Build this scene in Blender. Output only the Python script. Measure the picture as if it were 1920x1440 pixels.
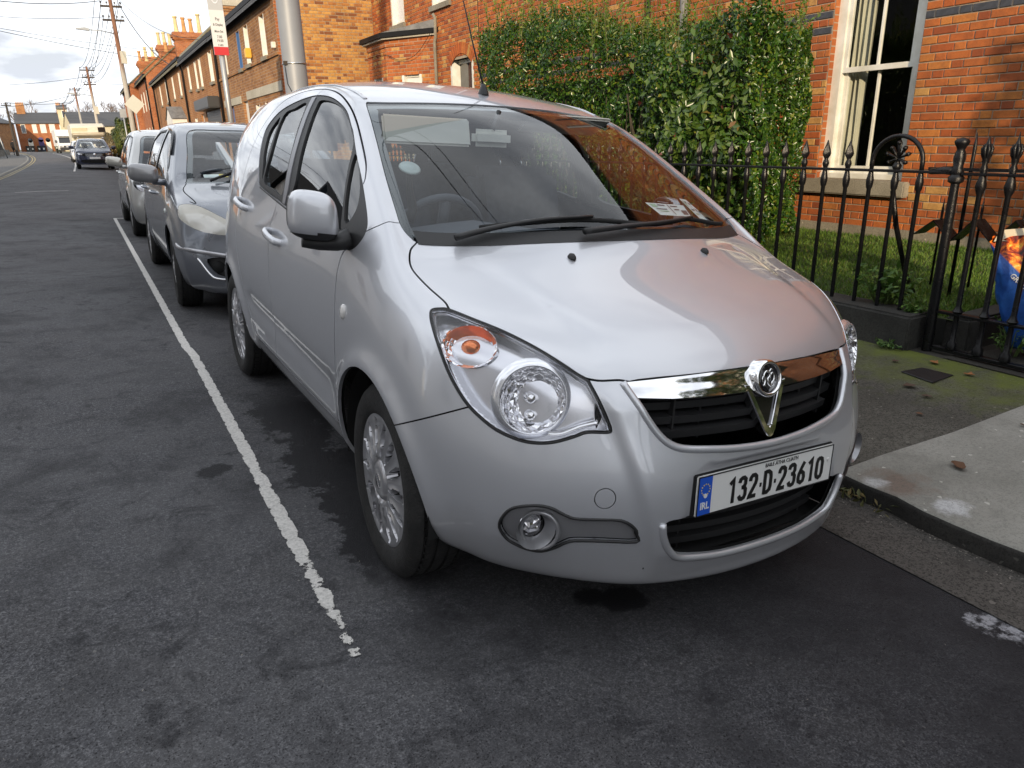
import bpy, bmesh, math, random
import numpy as np
from mathutils import Vector, Matrix
from mathutils.bvhtree import BVHTree

S = bpy.context.scene
COL = S.collection
for o in list(bpy.data.objects):
 bpy.data.objects.remove(o)
R = math.radians
rng = random.Random(7)

# ------------------------------------------------------------------ camera
CAM_H, PITCH, ROLL, YAW, FPX = 1.3376, 0.3321, -0.0223, 0.5090, 1344.98
def cam_axes():
 f0 = Vector((math.sin(YAW), math.cos(YAW), 0)); r0 = Vector((math.cos(YAW), -math.sin(YAW), 0)); u0 = Vector((0, 0, 1))
 f = f0 * math.cos(PITCH) - u0 * math.sin(PITCH); u = u0 * math.cos(PITCH) + f0 * math.sin(PITCH)
 r = r0 * math.cos(ROLL) + u * math.sin(ROLL); u2 = u * math.cos(ROLL) - r0 * math.sin(ROLL)
 return r, u2, f
cd = bpy.data.cameras.new('camera'); cam = bpy.data.objects.new('camera', cd); COL.objects.link(cam)
r_, u_, f_ = cam_axes()
m = Matrix((r_, u_, -f_)).transposed().to_4x4(); m.translation = (0, 0, CAM_H)
cam.matrix_world = m
cd.sensor_width = 36.0; cd.lens = FPX / 1920 * 36; cd.clip_start = 0.05; cd.clip_end = 3000
S.camera = cam
# ------------------------------------------------------------------ sky, sun, exposure
SUN_DIR = Vector((-.47, -.84, .27)).normalized()          # towards the sun
wd = bpy.data.worlds.new('World'); S.world = wd; wd.use_nodes = True
nt = wd.node_tree; bg = nt.nodes['Background']
sky = nt.nodes.new('ShaderNodeTexSky'); sky.sky_type = 'NISHITA'; sky.sun_disc = False
sky.sun_elevation = math.asin(SUN_DIR.z); sky.sun_rotation = math.atan2(SUN_DIR.x, SUN_DIR.y)
sky.air_density = 1.3; sky.dust_density = 2.0
tc = nt.nodes.new('ShaderNodeTexCoord')
# broken white cloud over the whole dome: layered noise on the direction, flattened towards the horizon
sp = nt.nodes.new('ShaderNodeSeparateXYZ'); nt.links.new(tc.outputs['Generated'], sp.inputs[0])
def wmath(op, a, b=0.0):
 n = nt.nodes.new('ShaderNodeMath'); n.operation = op
 for i, v in enumerate((a, b)):
  if isinstance(v, bpy.types.NodeSocket): nt.links.new(v, n.inputs[i])
  else: n.inputs[i].default_value = v
 return n.outputs[0]
den = wmath('ADD', wmath('ABSOLUTE', sp.outputs['Z']), .22)
cx = nt.nodes.new('ShaderNodeCombineXYZ')
nt.links.new(wmath('DIVIDE', sp.outputs['X'], den), cx.inputs[0]); nt.links.new(wmath('DIVIDE', sp.outputs['Y'], den), cx.inputs[1])
no = nt.nodes.new('ShaderNodeTexNoise'); no.inputs['Scale'].default_value = 1.35; no.inputs['Detail'].default_value = 7; no.inputs['Roughness'].default_value = .55; no.inputs['Distortion'].default_value = .25
nt.links.new(cx.outputs[0], no.inputs['Vector'])
rp = nt.nodes.new('ShaderNodeValToRGB'); nt.links.new(no.outputs['Fac'], rp.inputs['Fac'])
rp.color_ramp.elements[0].position = .30; rp.color_ramp.elements[0].color = (.90, .90, .90, 1)
rp.color_ramp.elements[1].position = .56; rp.color_ramp.elements[1].color = (1, 1, 1, 1)
no2 = nt.nodes.new('ShaderNodeTexNoise'); no2.inputs['Scale'].default_value = 2.6; no2.inputs['Detail'].default_value = 6; nt.links.new(cx.outputs[0], no2.inputs['Vector'])
rp2 = nt.nodes.new('ShaderNodeValToRGB'); nt.links.new(no2.outputs['Fac'], rp2.inputs['Fac'])
CLOUD = 10.5
rp2.color_ramp.elements[0].position = .36; rp2.color_ramp.elements[0].color = (.50, .53, .58, 1)
rp2.color_ramp.elements[1].position = .58; rp2.color_ramp.elements[1].color = (.92, .955, .99, 1)
sc = nt.nodes.new('ShaderNodeMix'); sc.data_type = 'RGBA'; sc.blend_type = 'MULTIPLY'; sc.inputs[0].default_value = 1
nt.links.new(rp2.outputs[0], sc.inputs[6]); sc.inputs[7].default_value = (CLOUD, CLOUD, CLOUD * 1.01, 1)
mx = nt.nodes.new('ShaderNodeMix'); mx.data_type = 'RGBA'
nt.links.new(rp.outputs[0], mx.inputs[0]); nt.links.new(sky.outputs[0], mx.inputs[6]); nt.links.new(sc.outputs[2], mx.inputs[7])
nt.links.new(mx.outputs[2], bg.inputs['Color']); bg.inputs['Strength'].default_value = .12
sl = bpy.data.lights.new('sun', 'SUN'); sl.energy = 4.0; sl.angle = R(.8); sl.color = (1.0, .80, .55)
so = bpy.data.objects.new('sun', sl); COL.objects.link(so); so.rotation_euler = (SUN_DIR).to_track_quat('Z', 'Y').to_euler(); so.location = (0, 0, 30)
S.view_settings.view_transform = 'Standard'; S.view_settings.look = 'None'; S.view_settings.gamma = 1.0; S.view_settings.exposure = .32
S.cycles.max_bounces = 7; S.cycles.transparent_max_bounces = 12; S.cycles.glossy_bounces = 4; S.cycles.diffuse_bounces = 3
S.cycles.caustics_reflective = False; S.cycles.caustics_refractive = False
# ------------------------------------------------------------------ helpers
def empty(name, loc=(0, 0, 0), rot=(0, 0, 0), mat=None):
 o = bpy.data.objects.new(name, None); COL.objects.link(o); o.empty_display_size = .1
 if mat is not None: o.matrix_world = mat
 else: o.location = loc; o.rotation_euler = rot
 return o

def tag(o, label=None, cat=None, group=None, kind=None):
 if label: o['label'] = label
 if cat: o['category'] = cat
 if group: o['group'] = group
 if kind: o['kind'] = kind
 return o

def link(name, me, mat=None, parent=None, smooth=None, M=None):
 if smooth is not None:
  me.polygons.foreach_set('use_smooth', [smooth] * len(me.polygons))
 if mat is not None:
  mi_ = [0] * len(me.polygons); me.polygons.foreach_get('material_index', mi_); me.materials.clear()
  for x in (mat if isinstance(mat, (list, tuple)) else [mat]): me.materials.append(x)
  if isinstance(mat, (list, tuple)): me.polygons.foreach_set('material_index', mi_)
  else: me.polygons.foreach_set('material_index', [0] * len(me.polygons))
 o = bpy.data.objects.new(name, me); COL.objects.link(o)
 if parent is not None: o.parent = parent
 if M is not None: o.matrix_local = M
 return o

def sharp_by_angle(me, deg=35):
 me.polygons.foreach_set('use_smooth', [True] * len(me.polygons))
 try: me.set_sharp_from_angle(angle=R(deg))
 except Exception: pass

class MB:
 """collects simple shapes into one mesh"""
 def __init__(s): s.v = []; s.f = []; s.m = []
 def add(s, verts, faces, mi=0):
  n = len(s.v); s.v += [tuple(p) for p in verts]; s.f += [tuple(n + i for i in f) for f in faces]; s.m += [mi] * len(faces); return s
 def box(s, lo, hi, mi=0, M=None):
  x0, y0, z0 = lo; x1, y1, z1 = hi
  vs = [(x0, y0, z0), (x1, y0, z0), (x1, y1, z0), (x0, y1, z0), (x0, y0, z1), (x1, y0, z1), (x1, y1, z1), (x0, y1, z1)]
  if M is not None: vs = [M @ Vector(p) for p in vs]
  return s.add(vs, [(0, 3, 2, 1), (4, 5, 6, 7), (0, 1, 5, 4), (1, 2, 6, 5), (2, 3, 7, 6), (3, 0, 4, 7)], mi)
 def cbox(s, c, d, mi=0, M=None):
  return s.box([c[i] - d[i] / 2 for i in range(3)], [c[i] + d[i] / 2 for i in range(3)], mi, M)
 def tube(s, path, rad, n=8, mi=0, cap=True, up=Vector((0, 0, 1)), sx=1.0, sy=1.0, closed=False):
  P = [Vector(p) for p in path]; rs = rad if isinstance(rad, (list, tuple)) else [rad] * len(P)
  rings = []; L = len(P); prev = None
  for i, p in enumerate(P):
   a = P[(i - 1) % L] if (i > 0 or closed) else P[0]; b = P[(i + 1) % L] if (i < L - 1 or closed) else P[-1]
   t = (b - a)
   t = t.normalized() if t.length > 1e-9 else Vector((0, 0, 1))
   if prev is None:
    u = up - t * up.dot(t)
    if u.length < 1e-3: u = Vector((1, 0, 0)) - t * t.x
   else: u = prev - t * prev.dot(t)
   u.normalize(); prev = u; w = t.cross(u)
   rings.append([p + (u * math.cos(2 * math.pi * k / n) * sy + w * math.sin(2 * math.pi * k / n) * sx) * rs[i] for k in range(n)])
  vs = [q for r in rings for q in r]; fs = []
  for i in range(L if closed else L - 1):
   j = (i + 1) % L
   for k in range(n): fs.append((i * n + k, i * n + (k + 1) % n, j * n + (k + 1) % n, j * n + k))
  if cap and not closed:
   fs.append(tuple(range(n - 1, -1, -1))); fs.append(tuple((L - 1) * n + k for k in range(n)))
  return s.add(vs, fs, mi)
 def lathe(s, prof, n=24, mi=0, M=None, cap=False, mats=None):
  """prof: (r, h) pairs, about local z"""
  vs = []; fs = []; mm = []
  for r, h in prof:
   for k in range(n):
    a = 2 * math.pi * k / n; p = Vector((r * math.cos(a), r * math.sin(a), h)); vs.append(M @ p if M is not None else p)
  for i in range(len(prof) - 1):
   for k in range(n):
    fs.append((i * n + k, i * n + (k + 1) % n, (i + 1) * n + (k + 1) % n, (i + 1) * n + k)); mm.append(mats[i] if mats else mi)
  if cap:
   fs.append(tuple(range(n - 1, -1, -1))); fs.append(tuple((len(prof) - 1) * n + k for k in range(n))); mm += [mi, mi]
  m0 = len(s.m); s.add(vs, fs, mi); s.m[m0:] = mm
  return s
 def prism(s, pts, d, mi=0):
  """closed polygon (list of 3d points, in order) extruded by vector d"""
  n = len(pts); d = Vector(d); A = [Vector(p) for p in pts]
  fs = [tuple(range(n - 1, -1, -1)), tuple(n + i for i in range(n))]
  fs += [(i, (i + 1) % n, n + (i + 1) % n, n + i) for i in range(n)]
  return s.add(A + [p + d for p in A], fs, mi)
 def mesh(s, name='m'):
  me = bpy.data.meshes.new(name); me.from_pydata(s.v, [], s.f)
  if any(s.m): me.polygons.foreach_set('material_index', s.m)
  me.update(); return me
 def build(s, name, mat, parent=None, smooth=None, M=None, angle=None, bevel=None, fix=False):
  me = s.mesh(name)
  if fix or bevel:
   bm = bmesh.new(); bm.from_mesh(me)
   bmesh.ops.recalc_face_normals(bm, faces=bm.faces)
   if bevel:
    es = [e for e in bm.edges if len(e.link_faces) == 2 and e.calc_face_angle(0) > R(30)]
    bmesh.ops.bevel(bm, geom=es, offset=bevel[0], segments=bevel[1], affect='EDGES', clamp_overlap=True)
   bm.to_mesh(me); bm.free()
  o = link(name, me, mat, parent, smooth, M)
  if angle: sharp_by_angle(me, angle)
  return o

def copy_tree(o, parent=None, M=None):
 c = o.copy(); COL.objects.link(c)
 if parent is not None: c.parent = parent
 if M is not None: c.matrix_world = M
 for ch in list(o.children): copy_tree(ch, c)
 return c

def crom(pts, n=6, closed=False):
 P = [Vector(p) for p in pts]; out = []; L = len(P)
 for i in range(L if closed else L - 1):
  p0 = P[(i - 1) % L] if (closed or i > 0) else P[0] * 2 - P[1]
  p1 = P[i]; p2 = P[(i + 1) % L]
  p3 = P[(i + 2) % L] if (closed or i + 2 < L) else P[-1] * 2 - P[-2]
  for k in range(n):
   t = k / n
   out.append(.5 * ((2 * p1) + (p2 - p0) * t + (2 * p0 - 5 * p1 + 4 * p2 - p3) * t * t + (3 * p1 - p0 - 3 * p2 + p3) * t ** 3))
 if not closed: out.append(P[-1])
 return out

def mirx(pts): return [(-p[0], p[1], p[2]) for p in pts]

# ------------------------------------------------------------------ materials
MATS = {}
class NT:
 def __init__(s, name):
  s.mat = bpy.data.materials.new(name); s.mat.use_nodes = True; s.nt = s.mat.node_tree
  s.b = s.nt.nodes['Principled BSDF']; s.out = s.nt.nodes['Material Output']
 def n(s, typ, **kw):
  nd = s.nt.nodes.new('ShaderNode' + typ)
  for k, v in kw.items():
   if k in nd.inputs: s.set(nd, k, v)
   else: setattr(nd, k, v)
  return nd
 def set(s, nd, k, v):
  if isinstance(v, bpy.types.NodeSocket): s.nt.links.new(v, nd.inputs[k])
  else: nd.inputs[k].default_value = v
 def l(s, a, b): s.nt.links.new(a, b)
 def coord(s, kind='Object', scale=(1, 1, 1), rot=(0, 0, 0)):
  tc = s.n('TexCoord'); mp = s.n('Mapping'); mp.inputs['Scale'].default_value = scale; mp.inputs['Rotation'].default_value = rot
  s.l(tc.outputs[kind], mp.inputs['Vector']); return mp.outputs['Vector']
 def world(s):
  return s.n('NewGeometry').outputs['Position']
 def noise(s, vec, scale, detail=4, rough=.55, dist=0):
  nd = s.n('TexNoise'); nd.inputs['Scale'].default_value = scale; nd.inputs['Detail'].default_value = detail
  nd.inputs['Roughness'].default_value = rough; nd.inputs['Distortion'].default_value = dist
  s.l(vec, nd.inputs['Vector']); return nd.outputs['Fac']
 def ramp(s, fac, stops, interp='LINEAR'):
  nd = s.n('ValToRGB'); cr = nd.color_ramp; cr.interpolation = interp
  while len(cr.elements) < len(stops): cr.elements.new(.5)
  for e, (p, c) in zip(cr.elements, stops):
   e.position = p; e.color = (c, c, c, 1) if isinstance(c, (int, float)) else tuple(c) + (1,)
  s.l(fac, nd.inputs['Fac']); return nd.outputs['Color']
 def mix(s, fac, a, b, mode='MIX'):
  nd = s.n('Mix'); nd.data_type = 'RGBA'; nd.blend_type = mode
  for idx, v in ((0, fac), (6, a), (7, b)):
   if isinstance(v, bpy.types.NodeSocket): s.l(v, nd.inputs[idx])
   elif idx == 0: nd.inputs[0].default_value = v
   else: nd.inputs[idx].default_value = tuple(v) + (1,) if len(v) == 3 else v
  return nd.outputs[2]
 def math(s, op, a, b=0.0):
  nd = s.n('Math'); nd.operation = op
  for i, v in enumerate((a, b)):
   if isinstance(v, bpy.types.NodeSocket): s.l(v, nd.inputs[i])
   else: nd.inputs[i].default_value = v
  return nd.outputs[0]
 def bump(s, h, strength=.3, dist=.01, normal=None):
  nd = s.n('Bump'); nd.inputs['Strength'].default_value = strength; nd.inputs['Distance'].default_value = dist
  s.l(h, nd.inputs['Height'])
  if normal is not None: s.l(normal, nd.inputs['Normal'])
  return nd.outputs['Normal']
 def P(s, **kw):
  names = dict(color='Base Color', rough='Roughness', metal='Metallic', normal='Normal', spec='Specular IOR Level', coat='Coat Weight',
                     coatr='Coat Roughness', coati='Coat IOR', alpha='Alpha', ior='IOR', trans='Transmission Weight', sub='Subsurface Weight', emit='Emission Color', emits='Emission Strength')
  for k, v in kw.items():
   if isinstance(v, (tuple, list)) and len(v) == 3: v = tuple(v) + (1,)
   s.set(s.b, names[k], v)
  return s.mat

def plain(name, color, rough=.5, metal=0., coat=0., coatr=.03, spec=.5, var=0., vscale=3., bump=0., bscale=60.):
 t = NT(name)
 t.P(rough=rough, metal=metal, coat=coat, coatr=coatr, spec=spec)
 if var or bump:
  v = t.coord('Object')
 if var:
  f = t.noise(v, vscale, 5)
  c2 = tuple(max(0, c * (1 - var)) for c in color); c1 = tuple(min(1, c * (1 + var)) for c in color)
  t.P(color=t.ramp(f, [(.3, c2), (.7, c1)]))
 else: t.P(color=color)
 if bump:
  t.P(normal=t.bump(t.noise(v, bscale, 3), bump, .004))
 MATS[name] = t.mat
 return t.mat

def glass_mat(name, tint, refl=1.5, rough=0.0, back=None):
 t = NT(name); nt = t.nt
 # same reflectance from both sides of the thin sheet
 fr = t.n('Fresnel'); bf = t.n('NewGeometry'); im = t.n('Mix'); im.data_type = 'FLOAT'; im.inputs[2].default_value = refl; im.inputs[3].default_value = 1 / refl
 t.l(bf.outputs['Backfacing'], im.inputs[0]); t.l(im.outputs[0], fr.inputs['IOR'])
 tr = t.n('BsdfTransparent'); tr.inputs['Color'].default_value = tuple(tint) + (1,)
 gl = t.n('BsdfGlossy'); gl.inputs['Roughness'].default_value = rough; gl.inputs['Color'].default_value = (1, 1, 1, 1)
 mx = t.n('MixShader'); t.l(fr.outputs[0], mx.inputs[0]); t.l(tr.outputs[0], mx.inputs[1]); t.l(gl.outputs[0], mx.inputs[2])
 t.l(mx.outputs[0], t.out.inputs['Surface'])
 MATS[name] = t.mat
 return t.mat

# ------------------------------------------------------------------ boolean skin cutting
_bm0 = None
def two_slots(me):
 global _bm0
 if _bm0 is None: _bm0 = (bpy.data.materials.new('slot_skin'), bpy.data.materials.new('slot_cut'))
 me.materials.clear(); me.materials.append(_bm0[0]); me.materials.append(_bm0[1])
def as_cutter(me):
 two_slots(me); me.polygons.foreach_set('material_index', [1] * len(me.polygons)); return me
def boolean(a, b, op):
 """a, b meshes; returns a new mesh"""
 oa = bpy.data.objects.new('ba', a); ob = bpy.data.objects.new('bb', b); COL.objects.link(oa); COL.objects.link(ob)
 md = oa.modifiers.new('b', 'BOOLEAN'); md.operation = op; md.object = ob; md.solver = 'MANIFOLD'
 dg = bpy.context.evaluated_depsgraph_get(); m2 = bpy.data.meshes.new_from_object(oa.evaluated_get(dg))
 bpy.data.objects.remove(oa); bpy.data.objects.remove(ob)
 return m2
def fixed(me):
 bm = bmesh.new(); bm.from_mesh(me); bmesh.ops.recalc_face_normals(bm, faces=bm.faces)
 if bm.calc_volume(signed=True) < 0: bmesh.ops.reverse_faces(bm, faces=bm.faces)
 bm.to_mesh(me); bm.free(); return me
def ribbon(path, d, width, out=.1, inn=.12, n=6, smooth=True):
 P = crom(path, n) if smooth and len(path) > 2 else [Vector(p) for p in path]
 d = Vector(d).normalized(); vs = []; fs = []
 for i, p in enumerate(P):
  t = P[min(i + 1, len(P) - 1)] - P[max(i - 1, 0)]; s = t.cross(d).normalized() * (width / 2)
  vs += [p + s + d * out, p - s + d * out, p - s - d * inn, p + s - d * inn]
 L = len(P)
 for i in range(L - 1):
  for k in range(4): fs.append((i * 4 + k, i * 4 + (k + 1) % 4, i * 4 + 4 + (k + 1) % 4, i * 4 + 4 + k))
 fs += [(3, 2, 1, 0), tuple(4 * (L - 1) + k for k in range(4))]
 me = bpy.data.meshes.new('r'); me.from_pydata([tuple(v) for v in vs], [], fs)
 return as_cutter(fixed(me))
def plug(poly, d, out=.12, inn=.2, n=4, smooth=True, grow=0.0):
 """closed outline -> prism along d"""
 P = crom(poly, n, True) if smooth else [Vector(p) for p in poly]
 d = Vector(d).normalized(); dep = [p.dot(d) for p in P]; hi = max(dep) + out; lo = min(dep) - inn
 if grow:
  c = sum(P, Vector()) / len(P); Q = []
  nrm = 0
  L = len(P)
  area = Vector()
  for i in range(L): area += P[i].cross(P[(i + 1) % L])
  sg = 1 if area.dot(d) > 0 else -1
  for i in range(L):
   t = (P[(i + 1) % L] - P[i - 1]); s = t.cross(d).normalized() * sg; Q.append(P[i] + s * grow)
  P = Q
 A = [p + d * (hi - p.dot(d)) for p in P]; B = [p + d * (lo - p.dot(d)) for p in P]; n_ = len(P)
 fs = [tuple(range(n_)), tuple(range(2 * n_ - 1, n_ - 1, -1))] + [(i, n_ + i, n_ + (i + 1) % n_, (i + 1) % n_) for i in range(n_)]
 me = bpy.data.meshes.new('p'); me.from_pydata([tuple(v) for v in A + B], [], fs)
 bm = bmesh.new(); bm.from_mesh(me); bmesh.ops.triangulate(bm, faces=[f for f in bm.faces if len(f.verts) > 4]); bm.to_mesh(me); bm.free()
 return as_cutter(fixed(me))

class Skin:
 """a closed body whose outer surface is cut into panels"""
 def __init__(s, me):
  two_slots(me); me.polygons.foreach_set('material_index', [0] * len(me.polygons))
  me.polygons.foreach_set('use_smooth', [True] * len(me.polygons))
  s.base = me; s.solid = me.copy()
  bm = bmesh.new(); bm.from_mesh(me); s.bvh = BVHTree.FromBMesh(bm); bm.free()
  nn = np.empty(len(me.vertices) * 3); me.vertices.foreach_get('normal', nn); s.N = nn.reshape(-1, 3)
  s.V = coords(me)
  s.polys = [tuple(p.vertices) for p in me.polygons]
  s.look = {(round(a, 4), round(b, 4), round(c, 4)): i for i, (a, b, c) in enumerate(s.V.tolist())}
 def cut(s, cutter): s.solid = boolean(s.solid, cutter, 'DIFFERENCE')
 def take(s, cutter, minus=()):
  m = boolean(s.base, cutter, 'INTERSECT')
  for c in minus: m = boolean(m, c, 'DIFFERENCE')
  return m
 def normal_at(s, p):
  k = s.look.get((round(p.x, 4), round(p.y, 4), round(p.z, 4)))
  if k is not None: return Vector(s.N[k])
  loc, nr, fi, dist = s.bvh.find_nearest(p)
  q = s.polys[fi]; w = []
  for vi in q:
   d2 = (s.V[vi] - np.array(loc)); w.append(1.0 / (float(d2 @ d2) + 1e-10))
  n = sum((s.N[vi] * wi for vi, wi in zip(q, w))); return Vector(n).normalized()
 def skin(s, me, offset=0.0, ret=.012, keep=None):
  """outer faces only -> (verts, normals, faces) with a folded-in edge"""
  bm = bmesh.new(); bm.from_mesh(me)
  bad = [f for f in bm.faces if f.material_index != 0 or f.normal.z < -.8 or (keep and not keep(f.calc_center_median()))]
  bmesh.ops.delete(bm, geom=bad, context='FACES')
  loose = [v for v in bm.verts if not v.link_faces]; bmesh.ops.delete(bm, geom=loose, context='VERTS')
  return bm
 def finish(s, bm, name, mat, parent, offset=0.0, ret=.012, fast=False):
  bm.verts.ensure_lookup_table(); bm.verts.index_update()
  if fast: bm.normal_update()
  V = [v.co.copy() for v in bm.verts]; N = [v.normal.copy() for v in bm.verts] if fast else [s.normal_at(p) for p in V]
  F = [tuple(v.index for v in f.verts) for f in bm.faces]
  if offset: V = [p + n * offset for p, n in zip(V, N)]
  nz = [tuple(n) for n in N]
  if ret:
   be = [e for e in bm.edges if len(e.link_faces) == 1]
   mp = {}
   def dup(i, depth):
    k = (i, depth)
    if k not in mp:
     mp[k] = len(V); V.append(V[i] - N[i] * ret * depth); nz.append((0, 0, 0))
    return mp[k]
   for e in be:
    f = e.link_faces[0]; a, b = e.verts[0].index, e.verts[1].index
    vs = [v.index for v in f.verts]; ia = vs.index(a)
    if vs[(ia + 1) % len(vs)] != b: a, b = b, a
    F.append((dup(b, 0), dup(a, 0), dup(a, 1), dup(b, 1)))
  me = bpy.data.meshes.new(name); me.from_pydata([tuple(p) for p in V], [], F)
  me.polygons.foreach_set('use_smooth', [True] * len(me.polygons))
  if not fast: me.normals_split_custom_set_from_vertices(nz)
  bm.free()
  return link(name, me, mat, parent)
 def piece(s, name, mat, parent, cutter, minus=(), offset=0.0, ret=.01, keep=None):
  return s.finish(s.skin(s.take(cutter, minus), keep=keep), name, mat, parent, offset, ret)

def islands(bm):
 seen = set(); out = []
 for f in bm.faces:
  if f.index in seen: continue
  st = [f]; seen.add(f.index); comp = []
  while st:
   g = st.pop(); comp.append(g)
   for e in g.edges:
    for h in e.link_faces:
     if h.index not in seen: seen.add(h.index); st.append(h)
  out.append(comp)
 return out
def sub_bm(faces):
 b = bmesh.new(); mp = {}
 for f in faces:
  vs = []
  for v in f.verts:
   if v.index not in mp: mp[v.index] = b.verts.new(v.co)
   vs.append(mp[v.index])
  try: b.faces.new(vs)
  except ValueError: pass
 return b
# ------------------------------------------------------------------ ground: road, gutter, kerb, pavements
def xoff(y): return -.00085 * max(0.0, y - 52.0) ** 2
def zroad(y): return .0065 * max(0.0, min(y, 125.0) - 43.0)
def zcross(x):
 if x > -.35: return -.0614 * (x - 1.4056)
 z0 = .0614 * (1.4056 + .35)                # value at -.35
 t = (-.35 - x)
 return z0 + .0614 * t - .0245 * t * t      # rounds over the crown and falls to the left kerb
def road_z(x, y): return zcross(x - xoff(y)) + zroad(y)

def strip(name, xs, ys, zf, mat, kind='structure', parent=None):
 vs = []; fs = []; n = len(xs)
 for y in ys:
  for x in xs: vs.append((x + xoff(y), y, zf(x, y)))
 for j in range(len(ys) - 1):
  for i in range(n - 1): fs.append((j * n + i, j * n + i + 1, (j + 1) * n + i + 1, (j + 1) * n + i))
 o = MB().add(vs, fs).build(name, mat, parent, smooth=True)
 if kind: o['kind'] = kind
 return o
def frange(a, b, st):
 n = max(1, int(round((b - a) / st))); return [a + (b - a) * i / n for i in range(n + 1)]
YS = frange(-14, 40, 1.0) + frange(42, 168, 2.0)

def asphalt():
 t = NT('asphalt'); v = t.world()
 fine = t.noise(v, 210, 3, .6); grit = t.n('TexVoronoi'); grit.inputs['Scale'].default_value = 120; t.l(v, grit.inputs['Vector'])
 grit2 = t.n('TexVoronoi'); grit2.inputs['Scale'].default_value = 150; t.l(v, grit2.inputs['Vector'])
 mid = t.noise(v, 7, 6, .62); big = t.noise(v, .55, 5, .6); blot = t.noise(v, 2.1, 7, .68, .3)
 crs = t.noise(v, 75, 4, .7); base = t.ramp(t.math('ADD', t.math('MULTIPLY', fine, .55), t.math('MULTIPLY', crs, .45)), [(.35, (.009, .009, .011)), (.5, (.060, .060, .067)), (.64, (.20, .199, .209))])
 base = t.mix(t.math('MULTIPLY', t.ramp(mid, [(.35, 0.0), (.7, 1.0)]), .35), base, (.085, .081, .078))
 base = t.mix(t.ramp(big, [(.36, 0.0), (.60, .42)]), base, (.135, .135, .142))
 # worn pale chips and dark pores
 chips = t.ramp(grit2.outputs['Color'], [(.955, 0.0), (.96, 1.0)])
 base = t.mix(t.math('MULTIPLY', chips, .45), base, (.33, .32, .30))
 pores = t.ramp(grit.outputs['Distance'], [(.05, 1.0), (.25, 0.0)])
 # damp and oily blots
 damp = t.math('MAXIMUM', t.ramp(blot, [(.50, 0.0), (.70, 1.0)]), t.math('MULTIPLY', t.ramp(t.noise(v, 6.5, 7, .72, .6), [(.53, 0.0), (.66, .9)]), t.ramp(t.noise(v, .9, 3), [(.36, 0.0), (.48, 1.0)])))
 base = t.mix(t.math('MULTIPLY', damp, .82), base, (.014, .014, .017))
 # a wet run beside the parked car and drips under its nose
 sp = t.n('SeparateXYZ'); t.l(v, sp.inputs[0])
 wob = t.math('MULTIPLY', t.math('SUBTRACT', t.noise(v, 4.2, 7, .75), .5), .80)
 d1 = t.math('ABSOLUTE', t.math('ADD', t.math('SUBTRACT', sp.outputs['X'], .66), wob))
 run = t.math('MULTIPLY', t.ramp(d1, [(.115, 1.0), (.15, 0.0)]), t.ramp(t.math('MULTIPLY', sp.outputs['Y'], .2), [(.34, 0.0), (.40, 1.0), (.72, 1.0), (.80, 0.0)]))
 def spot(cx, cy, r):
  a = t.math('SUBTRACT', sp.outputs['X'], cx); b = t.math('SUBTRACT', sp.outputs['Y'], cy)
  dd = t.math('SQRT', t.math('ADD', t.math('MULTIPLY', a, a), t.math('MULTIPLY', b, b)))
  return t.ramp(t.math('ADD', dd, t.math('MULTIPLY', wob, .30)), [(r, 1.0), (r + .018, 0.0)])
 wet = t.math('MAXIMUM', run, spot(1.165, 1.44, .065)); wet = t.math('MAXIMUM', wet, spot(1.27, 1.335, .012)); wet = t.math('MAXIMUM', wet, spot(.22, 2.92, .05)); wet = t.math('MAXIMUM', wet, spot(1.10, 1.50, .03))
 # the damp margin along the gutter
 gut = t.ramp(t.math('MULTIPLY', t.math('ADD', sp.outputs['X'], t.math('MULTIPLY', wob, .35)), .25), [(.33, 0.0), (.52, .85)])
 wet = t.math('MAXIMUM', wet, t.math('MULTIPLY', gut, t.math('MULTIPLY', t.ramp(t.math('MULTIPLY', sp.outputs['Y'], .1), [(.25, 1.0), (.35, .3)]), t.ramp(t.noise(v, 1.7, 6, .7), [(.36, .15), (.58, 1.0)]))))
 base = t.mix(t.math('MULTIPLY', wet, .93), base, (.007, .007, .009))
 # the parking bay is blackened by oil and dirt, the running lane is paler
 bay = t.math('MULTIPLY', t.ramp(t.math('MULTIPLY', t.math('ADD', t.math('ADD', sp.outputs['X'], 3.0), t.math('MULTIPLY', t.math('SUBTRACT', t.noise(v, 1.1, 6, .7), .5), 2.6)), .1), [(.33, 0.0), (.46, 1.0)]), .62)
 base = t.mix(bay, base, (.016, .015, .018))
 # a pale lime spill near the kerb
 spill = t.math('MULTIPLY', spot(2.06, .82, .075), t.ramp(t.noise(v, 26, 5, .7), [(.42, 0.0), (.56, 1.0)]))
 base = t.mix(t.math('MULTIPLY', spill, .8), base, (.40, .40, .43))
 h = t.math('ADD', t.math('MULTIPLY', fine, .5), t.math('MULTIPLY', t.math('SUBTRACT', 1.0, pores), .6))
 rough = t.math('SUBTRACT', .88, t.math('MULTIPLY', t.math('MAXIMUM', wet, t.math('MULTIPLY', damp, .5)), .20))
 t.P(color=t.mix(t.math('MULTIPLY', pores, .45), base, (.02, .02, .02)), rough=rough, normal=t.bump(h, 1.0, .010), spec=.28)
 return t.mat

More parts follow.
